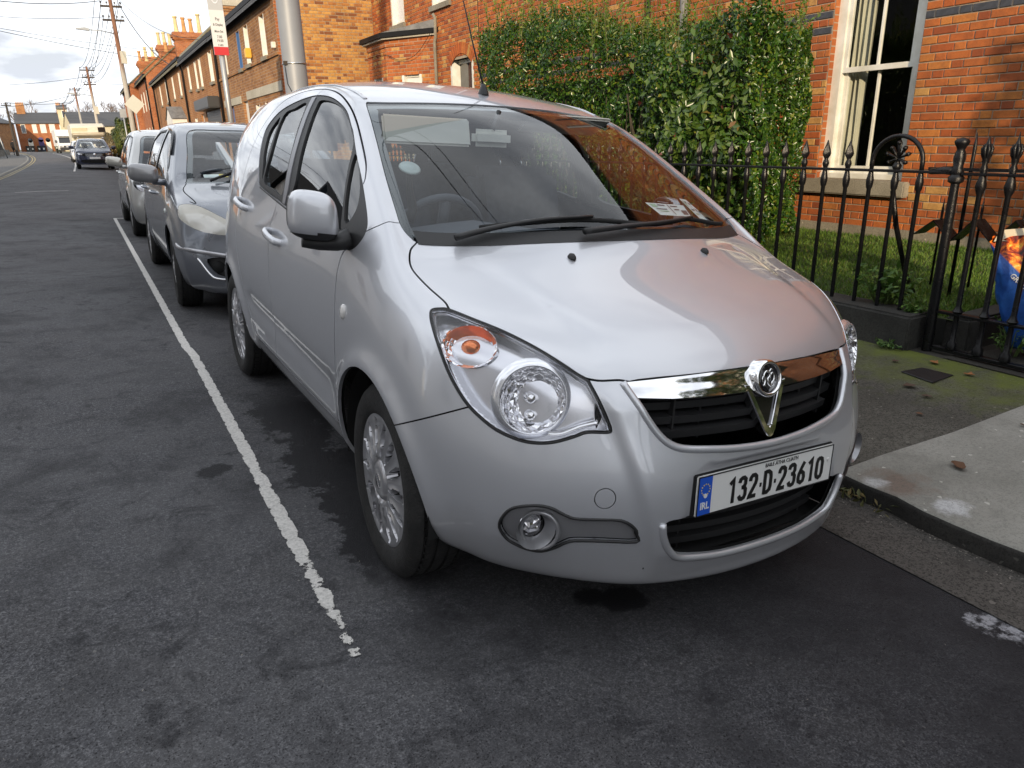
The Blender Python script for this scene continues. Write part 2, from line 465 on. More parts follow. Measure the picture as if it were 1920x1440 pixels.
def concrete(name, c0, c1, moss=0.0, stain=.4, scale=1.0, grain=.5):
 t = NT(name); v = t.world()
 a = t.noise(v, 1.6 * scale, 6, .62); b = t.noise(v, 9 * scale, 6, .65); f = t.noise(v, 190, 3, .6)
 col = t.ramp(a, [(.3, c0), (.7, c1)])
 if name == 'pale_concrete':      # rusty and limey stains at the corner of the crossing
  for cx_, cy_, r_0, cc in ((2.56, 1.47, .13, (.16, .11, .085)), (2.52, 1.25, .07, (.55, .55, .56)), (2.49, 1.52, .05, (.5, .5, .5)), (3.1, .9, .25, (.20, .19, .17)), (2.75, .55, .2, (.21, .2, .18))):
   dv = t.n('VectorMath'); dv.operation = 'DISTANCE'; t.l(v, dv.inputs[0]); dv.inputs[1].default_value = (cx_, cy_, .02)
   col = t.mix(t.math('MULTIPLY', t.ramp(t.math('ADD', dv.outputs['Value'], t.math('MULTIPLY', t.math('SUBTRACT', b, .5), r_0 * 2.6)), [(r_0 * .5, .75), (r_0 * 1.1, 0.0)]), 1.0), col, cc)
 col = t.mix(t.math('MULTIPLY', t.ramp(b, [(.5, 0.0), (.75, 1.0)]), stain), col, tuple(x * .45 for x in c0))
 f2 = t.noise(v, 70, 4, .7); f = t.math('ADD', t.math('MULTIPLY', f, .5), t.math('MULTIPLY', f2, .5))
 col = t.mix(t.math('MULTIPLY', t.ramp(f, [(.42, 1.0), (.52, 0.0)]), grain), col, tuple(x * .38 for x in c0))
 pv = t.n('TexVoronoi'); pv.inputs['Scale'].default_value = 75; t.l(v, pv.inputs['Vector'])
 col = t.mix(t.math('MULTIPLY', t.ramp(pv.outputs['Color'], [(.93, 0.0), (.94, 1.0)]), .55), col, tuple(min(1, x * 1.9) for x in c1))
 if moss:
  sp = t.n('SeparateXYZ'); t.l(v, sp.inputs[0])
  m = t.ramp(t.math('MULTIPLY', t.math('ADD', sp.outputs['X'], t.math('MULTIPLY', b, 1.1)), .2), [(.80, 0.0), (.95, 1.0)])
  m = t.math('MULTIPLY', m, t.ramp(t.noise(v, 5, 6, .6), [(.36, .25), (.58, 1.0)]))
  col = t.mix(t.math('MULTIPLY', m, moss), col, (.115, .140, .018))
 t.P(color=col, rough=.9, normal=t.bump(t.math('ADD', f, t.math('MULTIPLY', b, .8)), .5, .005), spec=.3)
 return t.mat

def paint_line(name, col, wear):
 t = NT(name); v = t.world()
 n1 = t.noise(v, 14, 6, .7); n2 = t.noise(v, 95, 3, .7)
 u = t.n('TexCoord').outputs['UV']; sp = t.n('SeparateXYZ'); t.l(u, sp.inputs[0])
 edge = t.math('MULTIPLY', t.math('ABSOLUTE', t.math('SUBTRACT', sp.outputs['X'], .5)), 2.0)     # 0 middle .. 1 edge
 k = t.math('ADD', t.math('MULTIPLY', t.math('SUBTRACT', n1, .5), 2.3), t.math('ADD', t.math('MULTIPLY', t.math('POWER', edge, 2.0), .62), sp.outputs['Y']))
 a = t.ramp(t.math('ADD', k, t.math('MULTIPLY', t.math('SUBTRACT', n2, .5), .5)), [(wear, 1.0), (wear + .035, 0.0)])
 c = t.ramp(n2, [(.3, tuple(x * .62 for x in col)), (.6, col)])
 t.P(color=c, rough=.8, alpha=a, normal=t.bump(n2, .4, .003))
 return t.mat

def line_strip(name, pts, width, mat, label, wear=None, lift=.004, parent=None):
 """painted line along ground points (x,y); uv.x across, uv.y = local wear"""
 vs = []; fs = []; uv = []
 P = [Vector((a, b, 0)) for a, b in pts]
 for i, p in enumerate(P):
  t = (P[min(i + 1, len(P) - 1)] - P[max(i - 1, 0)]).normalized(); s = Vector((t.y, -t.x, 0)) * width / 2
  for k, q in ((0, p - s), (1, p + s)):
   vs.append((q.x, q.y, road_z(q.x, q.y) + lift)); uv.append((k, wear[i] if wear else 0.0))
 for i in range(len(P) - 1): fs.append((2 * i, 2 * i + 1, 2 * i + 3, 2 * i + 2))
 me = bpy.data.meshes.new(name); me.from_pydata(vs, [], fs); ul = me.uv_layers.new(name='UVMap')
 for p in me.polygons:
  for li in p.loop_indices: ul.data[li].uv = uv[me.loops[li].vertex_index]
 o = link(name, me, mat, parent); o['kind'] = 'structure'
 return o

KX = 2.43                                  # kerb line
def build_ground():
 ML = dict(asphalt=asphalt())
 ML['pave'] = concrete('old_pavement', (.065, .060, .050), (.120, .112, .095), moss=.8, stain=.6, grain=.95)
 ML['slab'] = concrete('pale_concrete', (.20, .193, .17), (.31, .30, .27), stain=.34, grain=.34)
 ML['gutter'] = concrete('gutter_concrete', (.055, .050, .045), (.110, .100, .090), stain=.7, grain=.9)
 ML['kerb'] = concrete('kerb_stone', (.022, .021, .020), (.055, .052, .047), stain=.6)
 ML['left'] = concrete('left_pavement', (.10, .098, .095), (.16, .155, .15), stain=.3)
 ML['soil'] = plain('soil', (.035, .028, .018), .95, var=.5, vscale=8)
 # far ground
 vs = [(-420, -200, -.6), (420, -200, -.6), (420, 600, -.1), (-420, 600, -.1)]
 MB().add(vs, [(0, 1, 2, 3)]).build('ground', plain('far_ground', (.07, .075, .05), .95, var=.3, vscale=.05), smooth=False)['kind'] = 'structure'
 xs = frange(-3.75, 2.12, .35)
 strip('road', xs, YS, lambda x, y: road_z(x + xoff(y), y), ML['asphalt'])
 # concrete gutter channel on the right
 strip('gutter', [2.105, 2.27, KX + .02], YS, lambda x, y: road_z(x + xoff(y), y) + (.004 if x < 2.2 else .008 if x < 2.4 else .006), ML['gutter'])
 # right pavement: old mossy surface from the kerb to the garden walls; further on up to the house fronts
 def zp(x, y): return (.0 + .03 * (x - KX) / 1.8) + zroad(y)
 strip('pavement', [KX + .13, 3.0, 3.6, 4.24], [y for y in YS if y <= 19.7] + [19.7], zp, ML['pave'])
 strip('pavement', [KX + .13, 3.2, 4.0, 4.62], [19.7] + [y for y in YS if y > 19.7], zp, ML['pave'])
 # kerb stones, one by one
 pv = bpy.data.objects.new('kerb', None); COL.objects.link(pv); pv['kind'] = 'structure'
 rr = random.Random(3)
 y = 1.66
 while y < 60:
  L = .90
  def kz(x, yy): return road_z(x + xoff(yy), yy) - .06
  z1 = .006 + zroad(y) + rr.uniform(-.004, .004); o0, o1 = xoff(y), xoff(y + L)
  vs = [(KX + o0, y + .004, -.16), (KX + .15 + o0, y + .004, -.16), (KX + .15 + o1, y + L - .004, -.16), (KX + o1, y + L - .004, -.16),
              (KX + .012 + o0, y + .004, z1), (KX + .15 + o0, y + .004, z1 + .002), (KX + .15 + o1, y + L - .004, z1 + .002), (KX + .012 + o1, y + L - .004, z1)]
  MB().add(vs, [(0, 3, 2, 1), (4, 5, 6, 7), (0, 1, 5, 4), (1, 2, 6, 5), (2, 3, 7, 6), (3, 0, 4, 7)]).build('kerb_stone', ML['kerb'], pv, bevel=(.012, 2), angle=40)
  y += L
 # the pale concrete crossing with its own cast edge
 sl = MB()
 n = 40
 prof = lambda x: (.018 + .03 * (x - KX) / 1.8)
 for (y0, y1) in ((-6.0, -1.31), (-1.30, 1.645)):
  xsx = [KX - .006, KX - .002, KX + .006, KX + .022, KX + .3, 3.2, 3.9, 4.235]; ysx = frange(y0, y1, .12)
  vs = []; fs = []; m_ = len(xsx)
  for yy in ysx:
   for i, x in enumerate(xsx):
    jit = .009 * math.sin(yy * 9.1) + .006 * math.sin(yy * 23.7) + .005 * math.sin(yy * 41)
    z = prof(x) if i >= 3 else (prof(KX) - (.10, .016, .004)[i]) if i else -.13
    vs.append((x + (jit if i < 3 else 0), yy + (.02 * math.sin(x * 3.1) if yy == ysx[-1] and y1 > 1 else 0), z))
  for j in range(len(ysx) - 1):
   for i in range(m_ - 1): fs.append((j * m_ + i, j * m_ + i + 1, (j + 1) * m_ + i + 1, (j + 1) * m_ + i))
  # end faces
  b = len(vs)
  for x in xsx: vs.append((x, ysx[-1], -.13))
  for i in range(m_ - 1): fs.append(((len(ysx) - 1) * m_ + i, (len(ysx) - 1) * m_ + i + 1, b + i + 1, b + i))
  sl.add(vs, fs)
 me_slab = sl.mesh('crossing')
 t = NT('slab_edge_mat')      # pale on top, grimy on the upright face, darkened further for the overhang's shade
 mats = [ML['slab'], ML['kerb']]
 idx = []
 for p in me_slab.polygons: idx.append(1 if abs(p.normal.z) < .75 else 0)
 me_slab.polygons.foreach_set('material_index', idx)
 o = link('concrete_crossing', me_slab, mats, None, True); o['kind'] = 'structure'; sharp_by_angle(me_slab, 50)
 # left pavement and kerb
 strip('pavement_left', [-6.2, -5.0, -3.9], YS, lambda x, y: .075 + zroad(y), ML['left'])
 strip('kerb_left', [-3.9, -3.76, -3.745], YS, lambda x, y: (.08 if x < -3.75 else -.12) + zroad(y), ML['slab'])
 # markings
 white = paint_line('line_white', (.62, .60, .57), .52); yel = paint_line('line_yellow', (.36, .29, .13), .50)
 ys = frange(1.55, 15.3, .25); wear = []
 for yy in ys:
  wv = -.05
  if yy < 2.25: wv = .55 * (2.25 - yy) / .7 + .02
  if abs(yy - 2.72) < .14: wv = .14
  wear.append(wv)
 line_strip('bay_line', [(.385 - .0085 * (yy - 1.6) if yy > 5 else .382 - .002 * (yy - 1.6), yy) for yy in ys], .054, white, '', wear)
 line_strip('bay_line', [(.26, 15.3), (.9, 15.3), (1.9, 15.3)], .09, white, '')
 line_strip('bay_line', [(-1.9, 25.0), (-1.2, 25.0), (-.6, 25.05)], .10, white, '', [.1, .1, .1])
 line_strip('bay_line', [(-.62 + xoff(yy), yy) for yy in frange(44, 110, 1.5)], .10, white, '')
 for off in (-3.50, -3.30):
  line_strip('yellow_line', [(off + xoff(yy), yy) for yy in frange(18, 125, 1.5)], .075, yel, '')
 for k in range(4):
  y0 = 122.0; x0 = -8.6 + k * 1.5
  line_strip('give_way_line', [(x0, y0 + .1 * k), (x0 + .8, y0 + .1 * k)], .3, white, '')
 # water stopcock cover in the pavement
 pl = [(3.812, 2.295), (3.975, 2.272), (3.99, 2.097), (3.772, 2.084)]
 cv = MB().prism([(a, b, .026 + .0) for a, b in pl], (0, 0, .006)).build('stopcock_cover', plain('cast_cover', (.012, .012, .013), .55, .2, bump=.5, bscale=150), None, fix=True, bevel=(.003, 1))
 tag(cv, 'small black square stopcock cover set in the mossy pavement', 'drain cover')
 return ML
# ------------------------------------------------------------------ brickwork
def brick_mat(name, cols, individual):
 t = NT(name); v = t.world()
 if individual: rnd = t.n('ObjectInfo').outputs['Random']
 else:
  a = t.n('Attribute'); a.attribute_name = 'rnd'; rnd = a.outputs['Fac']
 stops = [(i / len(cols), c) for i, c in enumerate(cols)]
 c = t.ramp(rnd, stops, 'CONSTANT')
 m = t.noise(v, 16, 6, .65); f = t.noise(v, 150, 3, .6)
 c = t.mix(t.math('MULTIPLY', t.ramp(m, [(.42, 0.0), (.72, 1.0)]), .45), c, (.16, .05, .025))
 c = t.mix(t.math('MULTIPLY', t.ramp(f, [(.3, 1.0), (.5, 0.0)]), .35), c, (.10, .04, .02))
 soot = t.noise(v, 1.3, 6, .65); c = t.mix(t.math('MULTIPLY', t.ramp(soot, [(.45, 0.0), (.72, 1.0)]), .45), c, (.11, .05, .03))
 t.P(color=c, rough=.88, normal=t.bump(t.math('ADD', f, m), .5, .006), spec=.25)
 return t.mat
def mortar_mat(name, col):
 t = NT(name); v = t.world(); n = t.noise(v, 24, 6, .65); f = t.noise(v, 220, 2)
 t.P(color=t.ramp(n, [(.3, tuple(x * .6 for x in col)), (.7, col)]), rough=.95, normal=t.bump(f, .5, .004)); return t.mat
RED = [(.40, .110, .032), (.45, .135, .038), (.49, .155, .042), (.37, .095, .030), (.47, .14, .038), (.43, .12, .035), (.52, .19, .048), (.30, .075, .028), (.48, .15, .040), (.42, .11, .032), (.56, .31, .10), (.46, .135, .038)]
YEL = [(.52, .27, .075), (.46, .22, .06), (.55, .30, .085), (.40, .17, .05), (.50, .25, .07), (.34, .14, .045), (.53, .28, .08), (.45, .20, .055), (.22, .085, .035), (.49, .24, .065)]
DARKB = (.045, .048, .06)

def brick_unit(L, H, D, rr):
 # a worn brick: face with softened arrises; local x length, z height, y depth (outer face at y=-D)
 j = lambda a: rr.uniform(-a, a); c = .004
 f = [(-L / 2 + c + j(.0015), -D, -H / 2 + c + j(.0015)), (L / 2 - c + j(.0015), -D, -H / 2 + c + j(.0015)), (L / 2 - c + j(.0015), -D, H / 2 - c + j(.0015)), (-L / 2 + c + j(.0015), -D, H / 2 - c + j(.0015))]
 m = [(-L / 2, -D + c, -H / 2), (L / 2, -D + c, -H / 2), (L / 2, -D + c, H / 2), (-L / 2, -D + c, H / 2)]
 b = [(x, .0, z) for x, _, z in m]
 fs = [(0, 1, 2, 3)]
 for i in range(4):
  k = (i + 1) % 4; fs += [(4 + i, 4 + k, k, i), (8 + i, 8 + k, 4 + k, 4 + i)]
 return f + m + b, fs

def brick_wall(parent, O, U, W, H, mats, openings=(), holes=None, n_obj=300, near=None, bands=(), course=.075, seed=1, skip=None, mortar_back=True, name='brick', objbox=None):
 """O: lower corner, U: unit direction along the wall, outward normal N = U x Z rotated; openings: (u0,u1,z0,z1)"""
 rr = random.Random(seed)
 O = Vector(O); U = Vector(U).normalized(); Z = Vector((0, 0, 1)); N = U.cross(Z)        # outward
 m_ind, m_stuff, m_mortar, m_dark = mats
 Mw = Matrix((U, -N, Z)).transposed().to_4x4(); Mw.translation = O
 D = .010; g = .011; st, hd = .2255, .110
 cells = []
 rows = int(H / course)
 for r in range(rows):
  zc = (r + .5) * course; u = -(.0 if r % 2 == 0 else .168) ; k = 0
  # Flemish bond
  while u < W:
   L = st if k % 2 == 0 else hd
   a, b = u + g / 2, u + L - g / 2 + .0; a = max(a, g / 2); b = min(b, W - g / 2)
   u += L; k += 1
   if b - a < .03: continue
   segs = [(a, b)]
   for (o0, o1, z0, z1) in openings:
    if zc > z0 - .01 and zc < z1 + .01:
     ns = []
     for (p, q) in segs:
      if q <= o0 or p >= o1: ns.append((p, q)); continue
      if p < o0 - .03: ns.append((p, o0 - g / 2))
      if q > o1 + .03: ns.append((o1 + g / 2, q))
     segs = ns
   for (p, q) in segs:
    if skip and skip((p + q) / 2, zc): continue
    cells.append((p, q, zc, r))
 wpos = lambda c: O + U * ((c[0] + c[1]) / 2) + Z * c[2]
 order = sorted(range(len(cells)), key=lambda i: (0 if (objbox and objbox((cells[i][0] + cells[i][1]) / 2, cells[i][2])) else 1, (wpos(cells[i]) - near).length)) if near is not None else list(range(len(cells)))
 ind = set(order[:n_obj])
 units = {}
 vs = []; fs = []; rv = []; dk = []
 for i, c in enumerate(cells):
  p, q, zc, r = c; L = q - p; Hh = course - g
  dark = any(z0 <= zc <= z1 for z0, z1 in bands)
  if i in ind:
   kind = 'S' if L > .18 else 'H'; key = (kind, rr.randrange(3), dark)
   if key not in units:
    Lr = st - g if kind == 'S' else hd - g; bv, bf = brick_unit(Lr, Hh, D, rr)
    me = bpy.data.meshes.new('brick'); me.from_pydata(bv, [], bf); me.materials.append(m_dark if dark else m_ind); units[key] = (me, Lr)
   me, Lr = units[key]
   o = bpy.data.objects.new(name, me); COL.objects.link(o); o.parent = parent
   o.matrix_local = (parent.matrix_world.inverted() if parent is not None else Matrix()) @ Mw @ Matrix.Translation(((p + q) / 2 + rr.uniform(-.0012, .0012), rr.uniform(-.002, .0015), zc + rr.uniform(-.0012, .0012))) @ Matrix.Rotation(rr.uniform(-.006, .006), 4, 'Y') @ Matrix.Diagonal((L / Lr, 1, 1, 1))
  else:
   bv, bf = brick_unit(L, Hh, D, rr); n = len(vs); dy = rr.uniform(-.002, .0015)
   vs += [(x + (p + q) / 2, y + dy, z + zc) for x, y, z in bv]; fs += [tuple(n + k for k in f) for f in bf]
   rv += [rr.random()] * len(bf); dk += [1 if dark else 0] * len(bf)
 Mp = (parent.matrix_world.inverted() if parent is not None else Matrix()) @ Mw
 if vs:
  me = bpy.data.meshes.new('brickwork'); me.from_pydata(vs, [], fs)
  at = me.attributes.new('rnd', 'FLOAT', 'FACE'); at.data.foreach_set('value', rv)
  me.polygons.foreach_set('material_index', dk)
  o = link('brickwork', me, [m_stuff, m_dark], parent, False, M=Mp); o['kind'] = 'stuff'
 if mortar_back:
  # mortar bed with the openings left out
  us = sorted({0.0, W} | {o[0] for o in openings} | {o[1] for o in openings}); zs = sorted({0.0, H} | {o[2] for o in openings} | {o[3] for o in openings})
  mb = MB()
  for i in range(len(us) - 1):
   for j in range(len(zs) - 1):
    cu, cz = (us[i] + us[i + 1]) / 2, (zs[j] + zs[j + 1]) / 2
    if any(o[0] < cu < o[1] and o[2] < cz < o[3] for o in openings) or not (0 <= cu <= W and 0 <= cz <= H): continue
    mb.add([(us[i], -.001, zs[j]), (us[i + 1], -.001, zs[j]), (us[i + 1], -.001, zs[j + 1]), (us[i], -.001, zs[j + 1])], [(0, 1, 2, 3)])
  mb.build('mortar_bed', m_mortar, parent, M=Mp)
 return Mw

def tex_brick(name, c1, c2, mortar, scale=1.0):
 """painted-scale brick for walls too far to tell bricks apart: world position, courses along the wall"""
 t = NT(name); g = t.n('NewGeometry'); sp = t.n('SeparateXYZ'); t.l(g.outputs['Position'], sp.inputs[0])
 nn = t.n('SeparateXYZ'); t.l(g.outputs['Normal'], nn.inputs[0])
 ax = t.math('ABSOLUTE', nn.outputs['X'])
 u = t.n('Mix'); u.data_type = 'FLOAT'; t.l(t.math('GREATER_THAN', ax, .6), u.inputs[0]); t.l(sp.outputs['X'], u.inputs[2]); t.l(sp.outputs['Y'], u.inputs[3])
 cb = t.n('CombineXYZ'); t.l(u.outputs[0], cb.inputs[0]); t.l(sp.outputs['Z'], cb.inputs[1])
 br = t.n('TexBrick'); t.l(cb.outputs[0], br.inputs['Vector']); br.inputs['Scale'].default_value = 1.0
 br.inputs['Brick Width'].default_value = .225 * scale; br.inputs['Row Height'].default_value = .075 * scale; br.inputs['Mortar Size'].default_value = .006; br.inputs['Bias'].default_value = -.1
 br.inputs['Color1'].default_value = tuple(c1) + (1,); br.inputs['Color2'].default_value = tuple(c2) + (1,); br.inputs['Mortar'].default_value = tuple(mortar) + (1,)
 big = t.noise(g.outputs['Position'], 1.4, 5, .6); sm = t.noise(g.outputs['Position'], 11, 4, .6)
 c = t.mix(t.math('MULTIPLY', t.ramp(big, [(.4, 0.0), (.68, 1.0)]), .4), br.outputs['Color'], tuple(x * .5 for x in c2))
 c = t.mix(t.math('MULTIPLY', t.ramp(sm, [(.52, 0.0), (.7, 1.0)]), .35), c, tuple(min(1, x * 1.5) for x in c1))
 t.P(color=c, rough=.9, normal=t.bump(br.outputs['Fac'], -.4, .008), spec=.2)
 return t.mat
def slate_mat(name, col):
 t = NT(name); v = t.coord('Object', (1, 1, 1)); g = t.n('NewGeometry')
 br = t.n('TexBrick'); t.l(g.outputs['Position'], br.inputs['Vector'])
 sp = t.n('SeparateXYZ'); t.l(g.outputs['Position'], sp.inputs[0]); cb = t.n('CombineXYZ'); t.l(sp.outputs['Y'], cb.inputs[0]); t.l(t.math('MULTIPLY', sp.outputs['Z'], 1.4), cb.inputs[1]); t.l(cb.outputs[0], br.inputs['Vector'])
 br.inputs['Scale'].default_value = 1; br.inputs['Brick Width'].default_value = .3; br.inputs['Row Height'].default_value = .2; br.inputs['Mortar Size'].default_value = .008
 br.inputs['Color1'].default_value = tuple(col) + (1,); br.inputs['Color2'].default_value = tuple(x * .7 for x in col) + (1,); br.inputs['Mortar'].default_value = (.02, .02, .02, 1)
 t.P(color=br.outputs['Color'], rough=.7); return t.mat

HM = {}
def house_mats():
 for nm, cols in (('red', RED), ('yel', YEL)):
  HM[nm + '_i'] = brick_mat('brick_%s_single' % nm, cols, True); HM[nm + '_s'] = brick_mat('brick_%s_mass' % nm, cols, False)
 HM['mortar'] = mortar_mat('mortar', (.40, .32, .24)); HM['mortar_y'] = mortar_mat('mortar_pale', (.44, .36, .26))
 HM['dark'] = plain('blue_brick', DARKB, .7, var=.3, vscale=30)
 HM['stone'] = concrete('sill_stone', (.20, .175, .135), (.33, .30, .24), stain=.35)
 t = NT('white_joinery'); v = t.coord('Object'); n = t.noise(v, 6, 6, .6); f = t.noise(v, 60, 3)
 t.P(color=t.ramp(n, [(.3, (.60, .58, .50)), (.65, (.76, .75, .70))]), rough=.42, normal=t.bump(f, .15, .002)); HM['white'] = t.mat
 HM['curtain'] = plain('curtain', (.50, .47, .37), .9, var=.12, vscale=3)
 HM['room'] = plain('dark_room', (.012, .011, .010), .9)
 HM['roomgrey'] = plain('room_wall', (.16, .155, .15), .9)
 HM['pane'] = glass_mat('window_pane', (.9, .93, .92), 1.55)
 HM['pane_far'] = plain('far_pane', (.03, .035, .045), .05, spec=1.0)
 HM['blind'] = plain('blind', (.66, .66, .66), .6)
 HM['black_iron'] = plain('gutter_black', (.010, .010, .011), .6, spec=.2)
 HM['lead'] = plain('lead', (.17, .17, .17), .7, var=.3, vscale=6)
 HM['render_w'] = plain('white_render', (.70, .69, .66), .9, var=.10, vscale=1.2)
 HM['cream'] = plain('cream_render', (.55, .49, .34), .9, var=.12, vscale=1.5)
 HM['slate'] = slate_mat('slate', (.075, .078, .085)); HM['roof_brown'] = slate_mat('roof_brown', (.20, .175, .10))
 HM['tb_red'] = tex_brick('far_brick_red', (.40, .135, .045), (.30, .085, .030), (.36, .29, .22))
 HM['tb_brown'] = tex_brick('far_brick_brown', (.36, .18, .07), (.20, .085, .038), (.33, .27, .21))
 HM['tb_orange'] = tex_brick('far_brick_orange', (.38, .175, .06), (.27, .105, .04), (.33, .27, .20))
 HM['blue'] = plain('blue_frame', (.05, .13, .32), .4); HM['grey_metal'] = plain('grey_shutter', (.06, .062, .066), .45, .4)
 HM['purple'] = plain('purple_door', (.075, .05, .17), .5); HM['pot'] = plain('chimney_pot', (.50, .26, .10), .85, var=.2, vscale=4); HM['pot2'] = plain('chimney_pot_pale', (.58, .46, .24), .85, var=.2, vscale=4)
 HM['cement'] = concrete('cement_band', (.40, .37, .30), (.52, .49, .41), stain=.15)
house_mats()

def flat_window(parent, O, U, w, h, depth=.09, frame=None, mul=1, mid=True, sill=True, pane=None, t=.045, deep=True):
 """a simple sash/casement in an opening; O lower left corner on the wall face, U along the wall; parts: window > pane, sill"""
 U = Vector(U).normalized(); Z = Vector((0, 0, 1)); N = U.cross(Z)
 M = Matrix((U, -N, Z)).transposed().to_4x4(); M.translation = Vector(O)
 Mi = parent.matrix_world.inverted() @ M
 fr = MB(); y0, y1 = depth - .05, depth
 ya = -.006 if deep else y0
 fr.box((0, ya, 0), (t, y1, h)); fr.box((w - t, ya, 0), (w, y1, h)); fr.box((t, y0, h - t), (w - t, y1, h)); fr.box((t, y0, 0), (w - t, y1, t * 1.3))
 if mid: fr.box((t, y0 + .008, h * .5 - t * .4), (w - t, y1 - .006, h * .5 + t * .4))
 for k in range(1, mul + 1):
  if mul > 0: fr.box((w * k / (mul + 1) - t * .3, y0 + .012, t), (w * k / (mul + 1) + t * .3, y1 - .01, h - t))
 win = fr.build('window', frame or HM['white'], parent, M=Mi)
 MB().add([(t * .5, y1 - .015, t * .5), (w - t * .5, y1 - .015, t * .5), (w - t * .5, y1 - .015, h - t * .5), (t * .5, y1 - .015, h - t * .5)], [(0, 1, 2, 3)]).build('pane', pane or HM['pane_far'], win)
 if sill:
  MB().box((-.06, -.07, -.10), (w + .06, depth, -.002)).build('sill', HM['stone'], win)
 return win

def lumped_house(name, label, x0, x1, y0, y1, zb, ze, zr, wallmat, roofmat, front='-x', cat='house', group=None, parts=True, front_open=()):
 """two-storey block with pitched roof, ridge along y; openings cut in the street face as real recesses; returns root"""
 root = empty(name, (x0, y0, zb)); tag(root, label, cat, group)
 bpy.context.view_layer.update()
 I = root.matrix_world.inverted()
 mb = MB()
 # street face at x0 split round the openings (y ranges relative to y0, z abs)
 ys = sorted({y0, y1} | {o[0] for o in front_open} | {o[1] for o in front_open}); zs = sorted({zb, ze} | {o[2] for o in front_open} | {o[3] for o in front_open})
 for i in range(len(ys) - 1):
  for j in range(len(zs) - 1):
   cy, cz = (ys[i] + ys[i + 1]) / 2, (zs[j] + zs[j + 1]) / 2
   if any(o[0] < cy < o[1] and o[2] < cz < o[3] for o in front_open): continue
   mb.add([(x0, ys[i + 1], zs[j]), (x0, ys[i], zs[j]), (x0, ys[i], zs[j + 1]), (x0, ys[i + 1], zs[j + 1])], [(0, 1, 2, 3)])
 dp = .14
 for (a, b, c, d) in front_open:
  q = [(x0, a, c), (x0, b, c), (x0, b, d), (x0, a, d)]; r_ = [(x0 + dp, y, z) for _, y, z in q]
  for k in range(4): mb.add([q[k], q[(k + 1) % 4], r_[(k + 1) % 4], r_[k]], [(0, 1, 2, 3)])
  mb.add([r_[0], r_[1], r_[2], r_[3]], [(3, 2, 1, 0)])
 xm = (x0 + x1) / 2
 mb.add([(x0, y0, zb), (x1, y0, zb), (x1, y0, ze), (xm, y0, zr), (x0, y0, ze)], [(0, 1, 2, 3, 4)])
 mb.add([(x0, y1, zb), (x1, y1, zb), (x1, y1, ze), (xm, y1, zr), (x0, y1, ze)], [(4, 3, 2, 1, 0)])
 mb.add([(x1, y0, zb), (x1, y1, zb), (x1, y1, ze), (x1, y0, ze)], [(0, 1, 2, 3)])
 mb.build('wall', wallmat, root, M=I)
 ov = .25; k = (zr - ze) / (xm - x0)
 A = [(x0 - ov, y0 - .05, ze - ov * k), (x0 - ov, y1 + .05, ze - ov * k), (xm, y1 + .05, zr), (xm, y0 - .05, zr), (x1 + ov, y1 + .05, ze - ov * k), (x1 + ov, y0 - .05, ze - ov * k)]
 B = [(a, b, c + .10) for a, b, c in A]
 MB().add(A + B, [(6, 9, 8, 7), (9, 11, 10, 8), (0, 1, 2, 3), (3, 2, 4, 5), (0, 6, 7, 1), (5, 4, 10, 11), (0, 3, 9, 6), (3, 5, 11, 9), (1, 7, 8, 2), (2, 8, 10, 4)]).build('roof', roofmat, root, M=I)
 return root

def chimney(parent, x, y, zb, zt, w=.55, l=1.5, pots=4, mat=None, cap=True):
 I = parent.matrix_world.inverted()
 mb = MB(); mb.box((x - w / 2, y - l / 2, zb), (x + w / 2, y + l / 2, zt - .35))
 mb.box((x - w / 2 - .06, y - l / 2 - .06, zt - .35), (x + w / 2 + .06, y + l / 2 + .06, zt - .18)); mb.box((x - w / 2 - .02, y - l / 2 - .02, zt - .18), (x + w / 2 + .02, y + l / 2 + .02, zt))
 ch = mb.build('chimney', mat or HM['tb_red'], parent, M=I)
 for k in range(pots):
  yy = y - l / 2 + l * (k + .5) / pots
  h = .62 + .12 * ((k * 7) % 3)
  MB().lathe([(.12, 0), (.125, .06), (.10, .09), (.085, h - .08), (.105, h - .06), (.105, h), (.07, h)], 12, M=Matrix.Translation((x, yy, zt))).build('chimney_pot', HM['pot'] if (k + int(y)) % 2 else HM['pot2'], ch, smooth=False)
 return ch

def gutter_pipe(parent, x, ya, yb, ze, pipes=(), zb=0.0):
 I = parent.matrix_world.inverted()
 MB().box((x - .20, ya, ze - .13), (x - .06, yb, ze)).box((x - .05, ya, ze - .30), (x - .02, yb, ze - .131)).build('gutter', HM['black_iron'], parent, M=I)
 for y in pipes:
  MB().tube([(x - .13, y, ze - .1), (x - .12, y, ze - .25), (x - .06, y, ze - .5), (x - .06, y, zb)], .045, 8).build('downpipe', HM['black_iron'], parent, M=I, smooth=True)
# ------------------------------------------------------------------ the houses of the street
def lit_box(root, x0, x1, y0, y1, z0, z1, mat, name='inner_room'):
 # inside of a room seen through a window: five faces looking inwards
 I = root.matrix_world.inverted()
 v = [(x0, y0, z0), (x1, y0, z0), (x1, y1, z0), (x0, y1, z0), (x0, y0, z1), (x1, y0, z1), (x1, y1, z1), (x0, y1, z1)]
 return MB().add(v, [(0, 1, 2, 3), (4, 7, 6, 5), (0, 4, 5, 1), (3, 2, 6, 7), (1, 5, 6, 2)]).build(name, mat, root, M=I)

